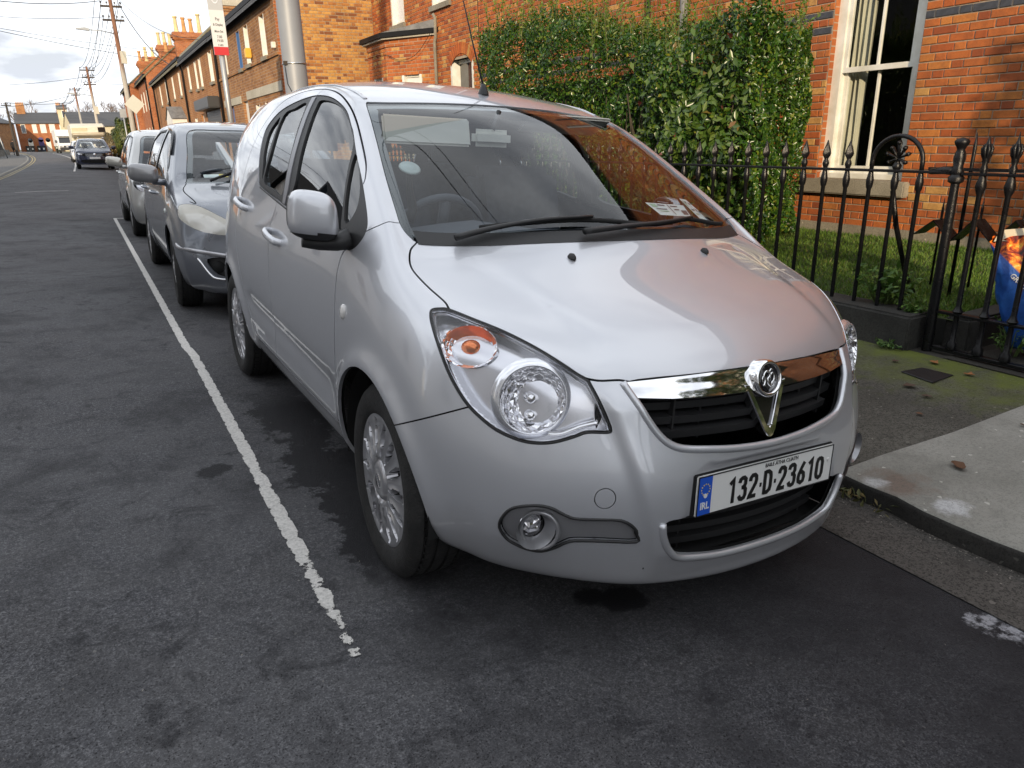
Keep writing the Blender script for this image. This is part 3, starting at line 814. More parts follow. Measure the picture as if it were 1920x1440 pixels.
def build_house_one():
 XW = 7.1; zb = .27; Y1 = 13.72; Y0 = .2
 root = empty('brick_house', (XW, Y0, zb)); tag(root, 'orange red brick house with tall white sash window behind the railings', 'house')
 bpy.context.view_layer.update(); I = root.matrix_world.inverted()
 wy0, wy1, wz0, wz1 = 4.59, 5.60, .83, 3.0
 op = [(Y1 - wy1, Y1 - wy0, wz0 - zb, wz1 - zb)]
 mats = (HM['red_i'], HM['red_s'], HM['mortar'], HM['dark'])
 brick_wall(root, (XW, Y1, zb), (0, -1, 0), Y1 - Y0, 5.4, mats, op, n_obj=300, near=Vector((7.1, 3.6, 1.6)), bands=[(2.262 - zb, 2.337 - zb), (2.412 - zb, 2.487 - zb)], seed=4,
               objbox=lambda u, z: True)
 # plinth course
 MB().box((XW - .05, Y0, .22), (XW - .013, Y1, .36)).build('plinth', HM['stone'], root, M=I, bevel=(.01, 2))
 # reveals
 mb = MB(); d = .13
 mb.add([(XW, wy1, wz0), (XW + d, wy1, wz0), (XW + d, wy1, wz1), (XW, wy1, wz1)], [(0, 1, 2, 3)]); mb.add([(XW, wy0, wz0), (XW + d, wy0, wz0), (XW + d, wy0, wz1), (XW, wy0, wz1)], [(3, 2, 1, 0)])
 mb.add([(XW, wy0, wz1), (XW, wy1, wz1), (XW + d, wy1, wz1), (XW + d, wy0, wz1)], [(0, 1, 2, 3)])
 mb.build('reveal', HM['tb_red'], root, M=I)
 # sash window
 win = empty('sash_window'); win.parent = root; bpy.context.view_layer.update()
 X = XW + .07
 fr = MB(); b = .105
 fr.box((X, wy1 - b, wz0), (X + .12, wy1 + .01, wz1)); fr.box((X, wy0 - .01, wz0), (X + .12, wy0 + b, wz1)); fr.box((X - .02, wy0 - .01, wz0 - .001), (X + .12, wy1 + .01, wz0 + .055))
 fr.build('box_frame', HM['white'], win, M=I, bevel=(.005, 2), angle=40)
 iy0, iy1 = wy0 + b, wy1 - b; zm = 1.93; ym = (iy0 + iy1) / 2
 lo = MB(); xs = X + .065
 lo.box((xs, iy0, wz0 + .055), (xs + .04, iy0 + .045, zm + .02)); lo.box((xs, iy1 - .045, wz0 + .055), (xs + .04, iy1, zm + .02)); lo.box((xs, iy0 + .045, wz0 + .055), (xs + .04, iy1 - .045, wz0 + .13)); lo.box((xs, iy0 + .045, zm - .02), (xs + .04, iy1 - .045, zm + .02)); lo.box((xs + .006, ym - .012, wz0 + .13), (xs + .034, ym + .012, zm - .02))
 lo.build('lower_sash', HM['white'], win, M=I)
 up = MB(); xs2 = X + .018
 up.box((xs2, iy0, zm - .028), (xs2 + .04, iy1, zm + .024)); up.box((xs2, iy0, zm + .024), (xs2 + .04, iy0 + .045, wz1)); up.box((xs2, iy1 - .045, zm + .024), (xs2 + .04, iy1, wz1)); up.box((xs2 + .006, ym - .012, zm + .024), (xs2 + .034, ym + .012, wz1))
 up.build('upper_sash', HM['white'], win, M=I)
 for (a, c, x) in ((wz0 + .13, zm - .02, xs + .02), (zm + .024, wz1, xs2 + .02)):
  for (p, q) in ((iy0 + .04, ym - .01), (ym + .01, iy1 - .04)):
   MB().add([(x, q, a), (x, p, a), (x, p, c), (x, q, c)], [(0, 1, 2, 3)]).build('pane', HM['pane'], win, M=I)
 # stone sill
 MB().box((XW - .10, wy0 - .10, wz0 - .155), (XW + .12, wy1 + .15, wz0 - .004)).build('sill', HM['stone'], win, M=I, bevel=(.012, 2), angle=40)
 # curtain and room
 cu = MB(); vs = []; fs = []; n = 60
 for i in range(n + 1):
  t = i / n; y = iy1 + .02 - t * .20; x = X + .17 + .035 * math.sin(t * 21) + .012 * math.sin(t * 47)
  for j, z in enumerate((wz0 + .02, 1.3, 1.9, 2.5, wz1 + .1)): vs.append((x + .012 * math.sin(j * 1.7 + t * 9), y + .05 * (1 - j / 4) * t * 0, z))
 for i in range(n):
  for j in range(4): fs.append((i * 5 + j, i * 5 + 5 + j, i * 5 + 6 + j, i * 5 + 1 + j))
 cu.add(vs, fs).build('curtain', HM['curtain'], win, M=I, smooth=True)
 bl = MB()
 for k in range(14): bl.box((X + .15, iy0 - .02, 2.62 + k * .028), (X + .162, iy1 + .05, 2.642 + k * .028))
 bl.build('blind_slats', plain('bamboo', (.45, .36, .24), .8), win, M=I)
 lit_box(root, X + .13, XW + 4, wy0 - 2.2, wy1 + 1.6, .3, 3.2, HM['roomgrey'])
 MB().box((XW + 1.6, wy0 - 1.2, .35), (XW + 2.1, wy1 + 1.0, 2.05)).build('dark_room_box', HM['room'], root, M=I)  # near-black box added to stand for the unlit interior
 # soil pipe on the wall above the hedge
 for y in (7.84, 8.55):
  MB().tube([(XW - .07, y, .3), (XW - .07, y, 5.4)], .055 if y < 8 else .03, 10).build('downpipe', HM['lead'] if y < 8 else HM['black_iron'], root, M=I, smooth=True)
 # rest of the block: upper storey, side and roof
 mb = MB(); zt = 6.2; zr = 8.6; xr = 11.0
 mb.add([(XW, Y1, 5.67), (XW, Y0, 5.67), (XW, Y0, zt), (XW, Y1, zt)], [(0, 1, 2, 3)])
 mb.add([(XW, Y0, zb), (xr + 4, Y0, zb), (xr + 4, Y0, zt), (XW, Y0, zt)], [(0, 1, 2, 3)])
 mb.build('upper_wall', HM['tb_red'], root, M=I)
 MB().add([(XW - .3, Y0 - .2, zt - .2), (XW - .3, Y1, zt - .2), (xr, Y1, zr), (xr, Y0 - .2, zr), (xr + 4, Y1, zt), (xr + 4, Y0 - .2, zt)], [(1, 0, 3, 2), (2, 3, 5, 4)]).build('roof', HM['slate'], root, M=I)
 return root

def build_house_two():
 XW = 7.1; zb = .3; Y0, Y1 = 13.76, 19.69
 root = empty('brick_house', (XW, Y0, zb)); tag(root, 'red brick house with canted ground floor bay and arched window', 'house')
 bpy.context.view_layer.update(); I = root.matrix_world.inverted()
 mats = (HM['red_i'], HM['red_s'], HM['mortar_y'], HM['dark'])
 # (y0,y1,z0,z1)
 W1 = (17.49, 18.32, 3.93, 5.35); W2 = (14.96, 15.88, 4.02, 5.35); AW = (14.02, 15.08, 1.2, 2.88); BAYO = (15.80, 18.80, .3, 3.45)
 ops = [(Y1 - b, Y1 - a, c - zb, d - zb) for a, b, c, d in (W1, W2, AW, BAYO)]
 brick_wall(root, (XW, Y1, zb), (0, -1, 0), Y1 - Y0, 5.2, mats, ops, n_obj=230, near=Vector((7.1, 14.6, 3.3)), seed=9, objbox=lambda u, z: z + zb > 2.55)
 # segmental arch of upright bricks over the arched window, one by one
 cy, cz, rad = 14.55, 2.30, .78
 me_a = None
 for k in range(13):
  a = R(48) + R(84) * k / 12
  c = Vector((XW - .012, cy + rad * math.cos(a), cz + rad * math.sin(a)))
  if me_a is None:
   bv, bf = brick_unit(.075, .215, .014, random.Random(2)); me_a = bpy.data.meshes.new('arch_brick'); me_a.from_pydata(bv, [], bf); me_a.materials.append(HM['red_i'])
  o = bpy.data.objects.new('arch_brick', me_a); COL.objects.link(o); o.parent = root
  Mw = Matrix(((0, 1, 0), (-1, 0, 0), (0, 0, 1))).to_4x4()
  o.matrix_local = I @ Matrix.Translation(c) @ Mw @ Matrix.Rotation(-(a - math.pi / 2) * -1, 4, 'Y')
 def win(a, b, c, d, nm='window', mat=None):
  w_ = flat_window(root, (XW, b, c), (0, -1, 0), b - a, d - c, depth=.14, pane=mat or HM['blind'], mul=0, mid=False, t=.07)
  return w_
 win(*W1); win(*W2)
 flat_window(root, (XW, AW[1], AW[2]), (0, -1, 0), AW[1] - AW[0], AW[3] - AW[2], depth=.20, pane=HM['pane_far'], mul=0, mid=True, t=.07, sill=True)
 # arched head pieces closing the corners of that opening
 for s in (0, 1):
  pts = [(AW[0] if s == 0 else AW[1], 2.895), (AW[0] if s == 0 else AW[1], 2.62)]
  for k in range(7):
   a = R(132 - 12 * k / 2 * 1.2) if s == 0 else R(48 + 12 * k / 2 * 1.2)
   pts.append((cy - (rad - .11) * math.cos(math.pi - a) if False else cy + (rad - .12) * math.cos(a) * (1 if s else 1), cz + (rad - .12) * math.sin(a)))
  ps = [p for p in pts[2:] if AW[0] <= p[0] <= AW[1]]
 lit_box(root, XW + .15, XW + 3, Y0 + .1, 15.3, 1, 3.1, HM['room'])
 # the bay: canted right face, front face, canted left face
 A = Vector((7.1, 15.78, zb)); B = Vector((6.40, 17.02, zb)); C = Vector((6.40, 18.25, zb)); D = Vector((7.1, 19.2, zb))
 HB = 3.46 - zb
 bay = empty('bay'); bay.parent = root; bpy.context.view_layer.update()
 for P, Q, w0, w1, nob in ((B, A, .42, .98, 40), (C, B, .32, .92, 20), (D, C, .3, .8, 0)):
  L = (Q - P).length; U = (Q - P).normalized()
  zw = 2.72
  brick_wall(bay, P, U, L, HB, mats, [(w0, w1, .7, zw - zb), ], n_obj=nob, near=Vector((6.8, 16.3, 3.1)), seed=int(L * 100), objbox=lambda u, z: z + zb > 2.5)
  flat_window(bay, P + U * w0 + Vector((0, 0, .7)), U, w1 - w0, zw - zb - .7, depth=.12, pane=HM['blind'], mul=0, mid=False, t=.06)
 # soldier course and cornice, gutter, lead roof
 for (grow, z0, z1, m, nm) in ((.03, 3.32, 3.46, HM['tb_red'], 'cornice'), (.12, 3.462, 3.50, HM['cement'], 'soffit'), (.17, 3.502, 3.60, HM['black_iron'], 'bay_gutter')):
  pts = [Vector((7.12, 15.78 - grow * 1.2, z0)), Vector((6.40 - grow, 17.02 - grow * .55, z0)), Vector((6.40 - grow, 18.25 + grow * .55, z0)), Vector((7.12, 19.2 + grow, z0))]
  MB().prism(pts, (0, 0, z1 - z0)).build(nm, m, bay, M=I, fix=True)
 MB().add([(7.09, 15.72, 3.78), (6.25, 16.98, 3.602), (6.25, 18.3, 3.602), (7.09, 19.25, 3.78), (7.09, 15.72, 3.602), (7.09, 19.25, 3.602)], [(0, 1, 2, 3), (0, 4, 1), (3, 2, 5)]).build('bay_roof', HM['lead'], bay, M=I, fix=True)
 MB().tube([(7.0, 15.66, 3.85), (7.03, 15.62, 3.78), (7.03, 15.64, 3.40), (7.03, 15.70, 3.30), (7.03, 15.70, .4)], .035, 8).build('waste_pipe', HM['stone'], root, M=I, smooth=True)
 MB().tube(crom([(6.98, 15.66, 3.55), (6.75, 16.1, 3.10), (6.55, 16.6, 3.02), (6.37, 17.0, 3.16), (6.38, 18.2, 3.2)], 6), .006, 5).build('cable', HM['black_iron'], root, M=I, smooth=True)
 mb = MB(); zt = 6.4
 mb.add([(XW, Y1, 5.5), (XW, Y0, 5.5), (XW, Y0, zt), (XW, Y1, zt)], [(0, 1, 2, 3)])
 mb.build('upper_wall', HM['tb_red'], root, M=I)
 MB().add([(XW - .3, Y0, zt - .2), (XW - .3, Y1 + .3, zt - .2), (11, Y1 + .3, 8.7), (11, Y0, 8.7)], [(1, 0, 3, 2)]).build('roof', HM['slate'], root, M=I)
 return root

def build_terrace():
 X = 4.62; out = []
 # T1 : yellow brick gable towards the camera, brown brick front
 op1 = [(20.95, 21.55, 3.48, 4.46), (23.15, 23.75, 3.48, 4.48), (24.45, 24.92, 3.46, 4.48), (27.05, 27.6, 3.48, 4.48), (20.27, 20.85, .95, 2.37), (21.56, 22.0, .95, 2.37), (22.76, 23.3, .95, 2.36), (24.45, 25.25, .08, 2.55), (27.0, 27.75, .08, 2.50)]
 r1 = lumped_house('terraced_house', 'yellow brick gabled end house of the terrace behind the grey lamp column', X, 11.2, 19.72, 29.0, .05, 4.85, 7.4, HM['tb_brown'], HM['slate'], front_open=op1)
 bpy.context.view_layer.update(); I = r1.matrix_world.inverted()
 mats = (HM['yel_i'], HM['yel_s'], HM['mortar_y'], HM['dark'])
 g = empty('gable'); g.parent = r1; g.matrix_local = I; bpy.context.view_layer.update()
 brick_wall(g, (X, 19.715, .05), (1, 0, 0), 2.48, 4.78, mats, n_obj=300, near=Vector((5.6, 19.7, 3.3)), seed=21, objbox=lambda u, z: z > 1.9)
 # red quoins at the corner
 mq = None
 for k in range(62):
  L = .225 if k % 2 else .11
  MB().box((X - .012, 19.70, .06 + k * .075), (X + L, 19.712, .124 + k * .075)).build('quoin', HM['tb_red'], r1, M=I)
 for (a, b, c, d), m, fm in zip(op1[:4], ['blind', 'blind', 'pane_far', 'pane_far'], ['white', 'white', 'blue', 'white']):
  flat_window(r1, (X, b, c), (0, -1, 0), b - a, d - c, depth=.13, frame=HM[fm], pane=HM[m], mul=0, mid=True, t=.05)
 for (a, b, c, d) in op1[4:7]: flat_window(r1, (X, b, c), (0, -1, 0), b - a, d - c, depth=.13, pane=HM['blind'], mul=0, mid=True, t=.05, sill=False)
 for (a, b, c, d), m in zip(op1[7:9], ('white', 'blue')):
  dr = MB().box((X + .08, a, c), (X + .13, b, d)).build('door', HM[m], r1, M=I)
  MB().box((X + .05, a + .08, c + .9), (X + .079, a + .12, c + 1.0)).build('handle', HM['black_iron'], dr)
 for (a, b, c, d) in ((19.75, 24.40, 2.56, 2.79), (25.40, 28.60, 2.51, 2.73)): MB().box((X - .03, a, c), (X - .002, b, d)).build('cement_band', HM['cement'], r1, M=I)
 MB().box((X - .04, 19.75, 3.38), (X - .002, 28.95, 3.46)).build('string_course', HM['tb_brown'], r1, M=I)
 gutter_pipe(r1, X, 19.5, 29.0, 4.95, (28.95,))
 MB().cbox((X - .10, 23.0, 3.72), (.16, .24, .26)).build('alarm_box', plain('alarm_yellow', (.75, .42, .05), .5), r1, M=I, bevel=(.02, 2))
 MB().cbox((X - .05, 20.0, 3.62), (.10, .12, .14)).build('lamp_box', HM['white'], r1, M=I, bevel=(.01, 2))
 out.append(r1)
 # T2
 op2 = [(30.1, 30.9, 3.49, 4.52), (33.0, 33.55, 3.49, 4.55), (34.35, 34.9, 3.49, 4.55), (36.6, 37.15, 3.6, 4.58), (34.2, 35.0, .08, 2.5), (36.3, 37.1, .95, 2.4), (29.75, 33.4, .1, 2.55)]
 r2 = lumped_house('terraced_house', 'brown brick terraced house with grey roller shutter on the ground floor', X, 11.2, 29.02, 38.7, .05, 4.87, 7.4, HM['tb_orange'], HM['slate'], front_open=op2)
 bpy.context.view_layer.update(); I = r2.matrix_world.inverted()
 for (a, b, c, d) in op2[:4] + op2[5:6]: flat_window(r2, (X, b, c), (0, -1, 0), b - a, d - c, depth=.13, pane=HM['blind'], mul=0, mid=True, t=.05)
 MB().box((X + .08, 34.2, .08), (X + .13, 35.0, 2.5)).build('door', HM['white'], r2, M=I)
 sh = MB()
 for k in range(28): sh.box((X + .02, 29.76, .1 + k * .087), (X + .05, 33.39, .182 + k * .087))
 s_ = sh.build('roller_shutter', HM['grey_metal'], r2, M=I)
 MB().box((X - .42, 29.6, 2.56), (X - .003, 33.5, 2.96)).build('shutter_box', HM['grey_metal'], s_, bevel=(.03, 2))
 gutter_pipe(r2, X, 29.01, 38.7, 4.97, (38.65,)); out.append(r2)
 # T3
 op3 = [(40.3, 40.9, 3.55, 4.6), (43.3, 43.9, 3.55, 4.62), (46.9, 47.5, 3.55, 4.64), (50.5, 51.1, 3.55, 4.64), (40.4, 41.1, .95, 2.4), (44.6, 45.4, .95, 2.4), (49.0, 49.8, .1, 2.4)]
 r3 = lumped_house('terraced_house', 'orange brick terraced house with steep olive brown roof', X, 9.4, 38.72, 55.5, .05, 5.0, 7.15, HM['tb_orange'], HM['roof_brown'], front_open=op3)
 bpy.context.view_layer.update(); I = r3.matrix_world.inverted()
 for (a, b, c, d) in op3[:6]: flat_window(r3, (X, b, c), (0, -1, 0), b - a, d - c, depth=.13, pane=HM['blind'], mul=0, mid=True, t=.06)
 MB().box((X + .08, 49.0, .1), (X + .13, 49.8, 2.4)).build('door', HM['white'], r3, M=I)
 # little porch with a white gable
 MB().add([(X - .7, 40.0, 2.5), (X, 40.0, 2.5), (X, 41.5, 3.1), (X - .7, 41.5, 3.1), (X, 43, 2.5), (X - .7, 43, 2.5)], [(0, 1, 2, 3), (3, 2, 4, 5)]).build('porch_roof', HM['lead'], r3, M=I)
 MB().add([(X - .65, 40.1, .1), (X - .65, 42.9, .1), (X - .65, 42.9, 2.5), (X - .65, 41.5, 3.05), (X - .65, 40.1, 2.5), (X, 40.1, .1), (X, 40.1, 2.5)], [(0, 1, 2, 3, 4), (5, 0, 4, 6)]).build('porch_wall', HM['render_w'], r3, M=I, fix=True)
 gutter_pipe(r3, X, 38.71, 55.5, 5.12, (46.2, 54.5)); out.append(r3)
 # T4: far block set along the bend
 for k, (ya, yb, xf, lab) in enumerate(((57.0, 66.0, 4.45, 'red brick terraced house beyond the olive roof, nearer of the far pair'), (66.1, 77.0, 3.9, 'farthest red brick terraced house at the bend, lowest against the sky'))):
  ops = [(ya + 1.2 + j * 2.6, ya + 1.9 + j * 2.6, zz, zz + 1.3) for j in range(3) for zz in (3.6, 1.2)]
  r4 = lumped_house('terraced_house', lab, xf, xf + 5.4, ya, yb, .2, 5.7, 8.0, HM['tb_red'], HM['roof_brown'], front_open=ops)
  bpy.context.view_layer.update(); I = r4.matrix_world.inverted()
  for (a, b, c, d) in ops: flat_window(r4, (xf, b, c), (0, -1, 0), b - a, d - c, depth=.13, pane=HM['blind'], mul=0, mid=True, t=.06, sill=False)
  gutter_pipe(r4, xf, ya, yb, 5.8, (ya + .3,)); out.append(r4)
 return out

def chimney_x(parent, x0, x1, y, zb, zt, pots, mat, capm=None, d=.6):
 I = parent.matrix_world.inverted()
 mb = MB(); mb.box((x0, y - d / 2, zb), (x1, y + d / 2, zt - .5))
 for k, (g, a, b) in enumerate(((.05, .5, .42), (.11, .42, .30), (.16, .30, .16), (.08, .16, .0))): mb.box((x0 - g, y - d / 2 - g, zt - a), (x1 + g, y + d / 2 + g, zt - b), 1 if k > 1 and capm else 0)
 ch = mb.build('chimney', [mat, capm or mat], parent, M=I)
 for k, (fx, h, pm) in enumerate(pots):
  x = x0 + (x1 - x0) * fx
  MB().lathe([(.16, 0), (.165, .08), (.125, .12), (.10, h - .12), (.14, h - .09), (.14, h), (.08, h)], 12, M=Matrix.Translation((x, y, zt))).build('chimney_pot', HM[pm], ch, angle=40)
 return ch

h1 = build_house_one()
h2 = build_house_two()
T = build_terrace()
bpy.context.view_layer.update()
chimney_x(T[2], 6.35, 8.15, 55.2, 5.6, 8.15, [(.12, .95, 'pot2'), (.38, .9, 'pot'), (.62, .85, 'pot'), (.9, 1.15, 'pot2')], HM['tb_red'])
chimney_x(T[1], 6.5, 7.75, 38.5, 5.6, 7.55, [(.15, .55, 'pot2'), (.55, .5, 'pot2'), (.85, .5, 'pot2')], HM['tb_brown'], HM['cement'])
chimney_x(T[3], 6.3, 7.4, 65.8, 5.6, 8.5, [(.15, .9, 'pot2'), (.5, .95, 'pot2'), (.85, .85, 'pot2')], HM['tb_red'])
chimney_x(T[3], 5.9, 7.0, 58.5, 5.6, 7.3, [(.2, .6, 'pot'), (.8, .6, 'pot')], HM['tb_red'])
chimney_x(T[4], 6.0, 7.2, 76.5, 5.6, 8.7, [(.2, .8, 'pot2'), (.7, .8, 'pot2')], HM['tb_red'])
chimney_x(T[4], 5.2, 6.2, 72.0, 5.6, 7.9, [(.2, .8, 'pot'), (.7, .8, 'pot2')], HM['tb_red'])

# the near neighbour behind the camera on the right, and the other side of the street (mirrored in the cars; its ridge shades the road)
lumped_house('brick_house', 'red brick house behind the camera on the right of the street', 7.1, 14, -26, .1, .2, 6.2, 8.6, HM['tb_red'], HM['slate'])
for k, (ya, yb, lab) in enumerate(((-46, -30, 'far end brick house across the street behind the camera'), (-29.9, -14, 'middle brick house across the street behind the camera'), (-13.9, 3.0, 'brick house across the street level with the silver hatchback'))):
 ops = [(ya + 1.5 + j * 4, ya + 2.5 + j * 4, zz, zz + 1.5) for j in range(4) for zz in (3.6, 1.0)]
 rh = lumped_house('rendered_house', lab.replace('brick', 'white rendered'), -12.6, -6.4, ya, yb, .0, 6.0, 8.5, HM['render_w'], HM['slate']); bpy.context.view_layer.update(); I = rh.matrix_world.inverted()
 for (a, b, c, d) in ops:
  w_ = MB().box((-6.398, a, c), (-6.36, b, d)).build('window', HM['white'], rh, M=I); MB().box((-6.359, a + .08, c + .08), (-6.35, b - .08, d - .08)).build('pane', HM['pane_far'], w_)
# white gable-fronted cottages across the street, seen in the side glass
for k in range(5):
 y0 = 6.0 + k * 8.2; x0 = -6.6
 rw = empty('white_cottage', (x0, y0, 0)); tag(rw, ['nearest', 'second', 'third', 'fourth', 'fifth'][k] + ' white gable fronted cottage across the street, mirrored in the car windows', 'house', 'white cottages across the street')
 bpy.context.view_layer.update(); I = rw.matrix_world.inverted()
 a, b = y0, y0 + 6.4; zt = 3.1; zr = 6.0
 MB().add([(x0, a, 0), (x0, b, 0), (x0, b, zt), (x0, (a + b) / 2, zr), (x0, a, zt), (x0 - 7, a, 0), (x0 - 7, b, 0), (x0 - 7, b, zt), (x0 - 7, (a + b) / 2, zr), (x0 - 7, a, zt)], [(0, 1, 2, 3, 4), (9, 8, 7, 6, 5), (0, 4, 9, 5), (1, 6, 7, 2)]).build('wall', HM['render_w'], rw, M=I, fix=True)
 MB().add([(x0 + .35, a - .3, zt - .15), (x0 + .35, (a + b) / 2, zr + .1), (x0 + .35, b + .3, zt - .15), (x0 - 7.2, a - .3, zt - .15), (x0 - 7.2, (a + b) / 2, zr + .1), (x0 - 7.2, b + .3, zt - .15), (x0 + .35, a - .3, zt - .4), (x0 + .35, (a + b) / 2, zr - .2), (x0 + .35, b + .3, zt - .4)], [(0, 1, 4, 3), (1, 2, 5, 4), (0, 6, 7, 1), (1, 7, 8, 2)]).build('roof', HM['black_iron'], rw, M=I, fix=True)
 MB().box((x0 + .002, (a + b) / 2 - .6, .9), (x0 + .05, (a + b) / 2 + .6, 2.4)).build('window', HM['pane_far'], rw, M=I)

# houses closing the view at the far end
def far_house(name, label, A, B, depth, zb, ze, zr, wm, rm, wins, doors, gable=True):
 """front from A to B (xy), facing the camera"""
 A = Vector((*A, zb)); B = Vector((*B, zb)); U = (B - A).normalized(); N = U.cross(Vector((0, 0, 1))); L = (B - A).length
 M = Matrix((U, -N, Vector((0, 0, 1)))).transposed().to_4x4(); M.translation = A
 root = empty(name, mat=M); tag(root, label, 'house')
 H = ze - zb; d = depth; hr = zr - zb
 MB().add([(0, 0, 0), (L, 0, 0), (L, 0, H), (0, 0, H), (0, d, 0), (L, d, 0), (L, d, H), (0, d, H), (0, d / 2, hr), (L, d / 2, hr)], [(0, 1, 2, 3), (1, 5, 6, 9, 2), (4, 0, 3, 8, 7), (5, 4, 7, 6)]).build('wall', wm, root)
 MB().add([(-.1, -.25, H - .1), (L + .1, -.25, H - .1), (L + .1, d / 2, hr + .1), (-.1, d / 2, hr + .1), (L + .1, d + .2, H - .1), (-.1, d + .2, H - .1), (-.1, -.25, H - .22), (L + .1, -.25, H - .22)], [(0, 1, 2, 3), (3, 2, 4, 5), (6, 7, 1, 0)]).build('roof', rm, root)
 for (u, z, w, h, fm, pm) in wins:
  f = MB().box((u, -.04, z), (u + w, .0, z + h)).build('window', HM[fm], root)
  MB().box((u + .09, -.05, z + .09), (u + w - .09, -.041, z + h - .09)).build('pane', HM[pm], f)
 for (u, w, h, m) in doors:
  dr = MB().box((u, -.05, .02), (u + w, .0, h)).build('door', HM[m], root)
  MB().lathe([(0, 0), (w / 2, 0), (w / 2, .05), (0, .05)], 20, M=Matrix.Translation((u + w / 2, .0, h)) @ Matrix.Rotation(math.pi / 2, 4, 'X')).build('fanlight', HM['pane_far' if m != 'purple' else 'purple'], dr)
 return root
hA = far_house('brick_house', 'red brick house with purple door closing the far end of the street', (-9.7, 160), (-2.3, 160), 8, .5, 5.5, 7.2, HM['tb_red'], HM['slate'],
               [(.7, 3.2, .7, 1.5, 'white', 'pane_far'), (2.4, 3.2, .7, 1.5, 'white', 'blind'), (3.6, 3.2, .9, 1.5, 'white', 'blind'), (5.0, 3.2, .9, 1.5, 'white', 'blind'), (6.6, 3.2, .8, 1.4, 'white', 'blind'), (6.0, .9, .9, 1.4, 'white', 'pane_far')], [(1.3, .75, 2.0, 'white'), (2.9, .8, 2.1, 'purple'), (4.0, .75, 2.0, 'white')])
hB = far_house('brick_house', 'brown brick house at the far left behind the walking person', (-15.0, 138), (-9.8, 158), 8, .5, 5.4, 7.1, HM['tb_brown'], HM['slate'],
               [(1.0, 3.2, .8, 1.5, 'white', 'pane_far'), (4.2, 3.2, .8, 1.5, 'white', 'pane_far'), (8.0, 3.2, .8, 1.5, 'white', 'pane_far'), (4.0, .9, 1.0, 1.4, 'white', 'pane_far')], [(8.6, .8, 2.1, 'white')])
hC = far_house('rendered_house', 'cream rendered house with long slate roof behind the white vehicles', (-1.0, 130), (7.5, 131), 9, .5, 4.3, 6.2, HM['cream'], HM['slate'], [(2.0, 1.5, .9, 1.3, 'white', 'pane_far'), (5.2, 1.5, .9, 1.3, 'white', 'pane_far')], [])
hD = far_house('rendered_house', 'tall narrow cream building rising behind the far brick house', (-2.8, 152), (-1.4, 152), 4, .5, 7.6, 8.0, HM['cream'], HM['slate'], [(.6, 5.5, .7, 1.2, 'white', 'pane_far')], [])
bpy.context.view_layer.update()
for root_, u, n_ in ((hA, .4, 5), (hA, 6.6, 3), (hB, 9.0, 4)):
 ch = MB().box((u, 3.4, 6.2), (u + 1.3, 4.4, 8.0)).build('chimney', HM['tb_orange'], root_)
 for k in range(n_): MB().lathe([(.12, 0), (.10, .5), (.12, .5)], 8, M=Matrix.Translation((u + .15 + k * .25, 3.9, 8.0))).build('chimney_pot', HM['pot'], ch)
# ------------------------------------------------------------------ car bodies (control cage -> smooth skin)
# a cage is a list of stations from tail to nose; each station lists 6 side points a0..a5 and 5 top points t1..t5
# as (half width, y, z); the nose and the tail add inner grids
def cage_mesh(st, nose, tail):
 """st: list of 11-point stations; nose/tail: dict column(1..5) -> rows a0..a4 for that column"""
 V = {}; verts = []
 def vid(key, p):
  if key not in V:
   V[key] = len(verts); verts.append(Vector(p))
  return V[key]
 ny = len(st)
 P = {}
 # lattice coordinates: i in 0..10 across, k in 0..5 height, j along
 def put(i, j, k, p):
  w, y, z = p
  P[(5 - i, j, k)] = (-w, y, z)
  P[(5 + i, j, k)] = (w, y, z)
 for j, s in enumerate(st):
  for k in range(6): put(5, j, k, s[k])
  for n in range(5): put(4 - n, j, 5, s[6 + n])
  a0 = s[0]
  for i in range(5):
   put(i, j, 0, (a0[0] * i / 5, a0[1], a0[2] + .02))
 for face, j in ((tail, 0), (nose, ny - 1)):
  for c in range(5):
   for k in range(5): put(4 - c, j, k, face[c][k])
 faces = []
 def q(a, b, c, d):
  faces.append([vid(x, P[x]) for x in (a, b, c, d)])
 for j in range(ny - 1):
  for i in range(10):
   q((i, j, 5), (i + 1, j, 5), (i + 1, j + 1, 5), (i, j + 1, 5))
   q((i + 1, j, 0), (i, j, 0), (i, j + 1, 0), (i + 1, j + 1, 0))
  for k in range(5):
   q((0, j, k), (0, j, k + 1), (0, j + 1, k + 1), (0, j + 1, k))
   q((10, j, k + 1), (10, j, k), (10, j + 1, k), (10, j + 1, k + 1))
 for k in range(5):
  for i in range(10):
   q((i, 0, k), (i + 1, 0, k), (i + 1, 0, k + 1), (i, 0, k + 1))
   j = ny - 1
   q((i + 1, j, k), (i, j, k), (i, j, k + 1), (i + 1, j, k + 1))
 return verts, faces

def subdivide(verts, faces, level):
 me = bpy.data.meshes.new('t'); me.from_pydata([tuple(v) for v in verts], [], faces)
 ob = bpy.data.objects.new('t', me); COL.objects.link(ob)
 md = ob.modifiers.new('s', 'SUBSURF'); md.levels = level; md.render_levels = level
 dg = bpy.context.evaluated_depsgraph_get()
 ev = ob.evaluated_get(dg); m2 = bpy.data.meshes.new_from_object(ev)
 bpy.data.objects.remove(ob); bpy.data.meshes.remove(me)
 return m2

def coords(me):
 a = np.empty(len(me.vertices) * 3); me.vertices.foreach_get('co', a); return a.reshape(-1, 3)

def fit_body(st, nose, tail, level=4, it=2, damp=.75, fair_n=40):
 verts, faces = cage_mesh(st, nose, tail)
 n = len(verts); T = np.array([tuple(v) for v in verts]); C = T.copy()
 for _ in range(it):
  m2 = subdivide(C, faces, 2); E = coords(m2)[:n]; bpy.data.meshes.remove(m2)
  C = C + damp * (T - E)
 me = subdivide(C, faces, level)
 fair(me, fair_n)
 return me

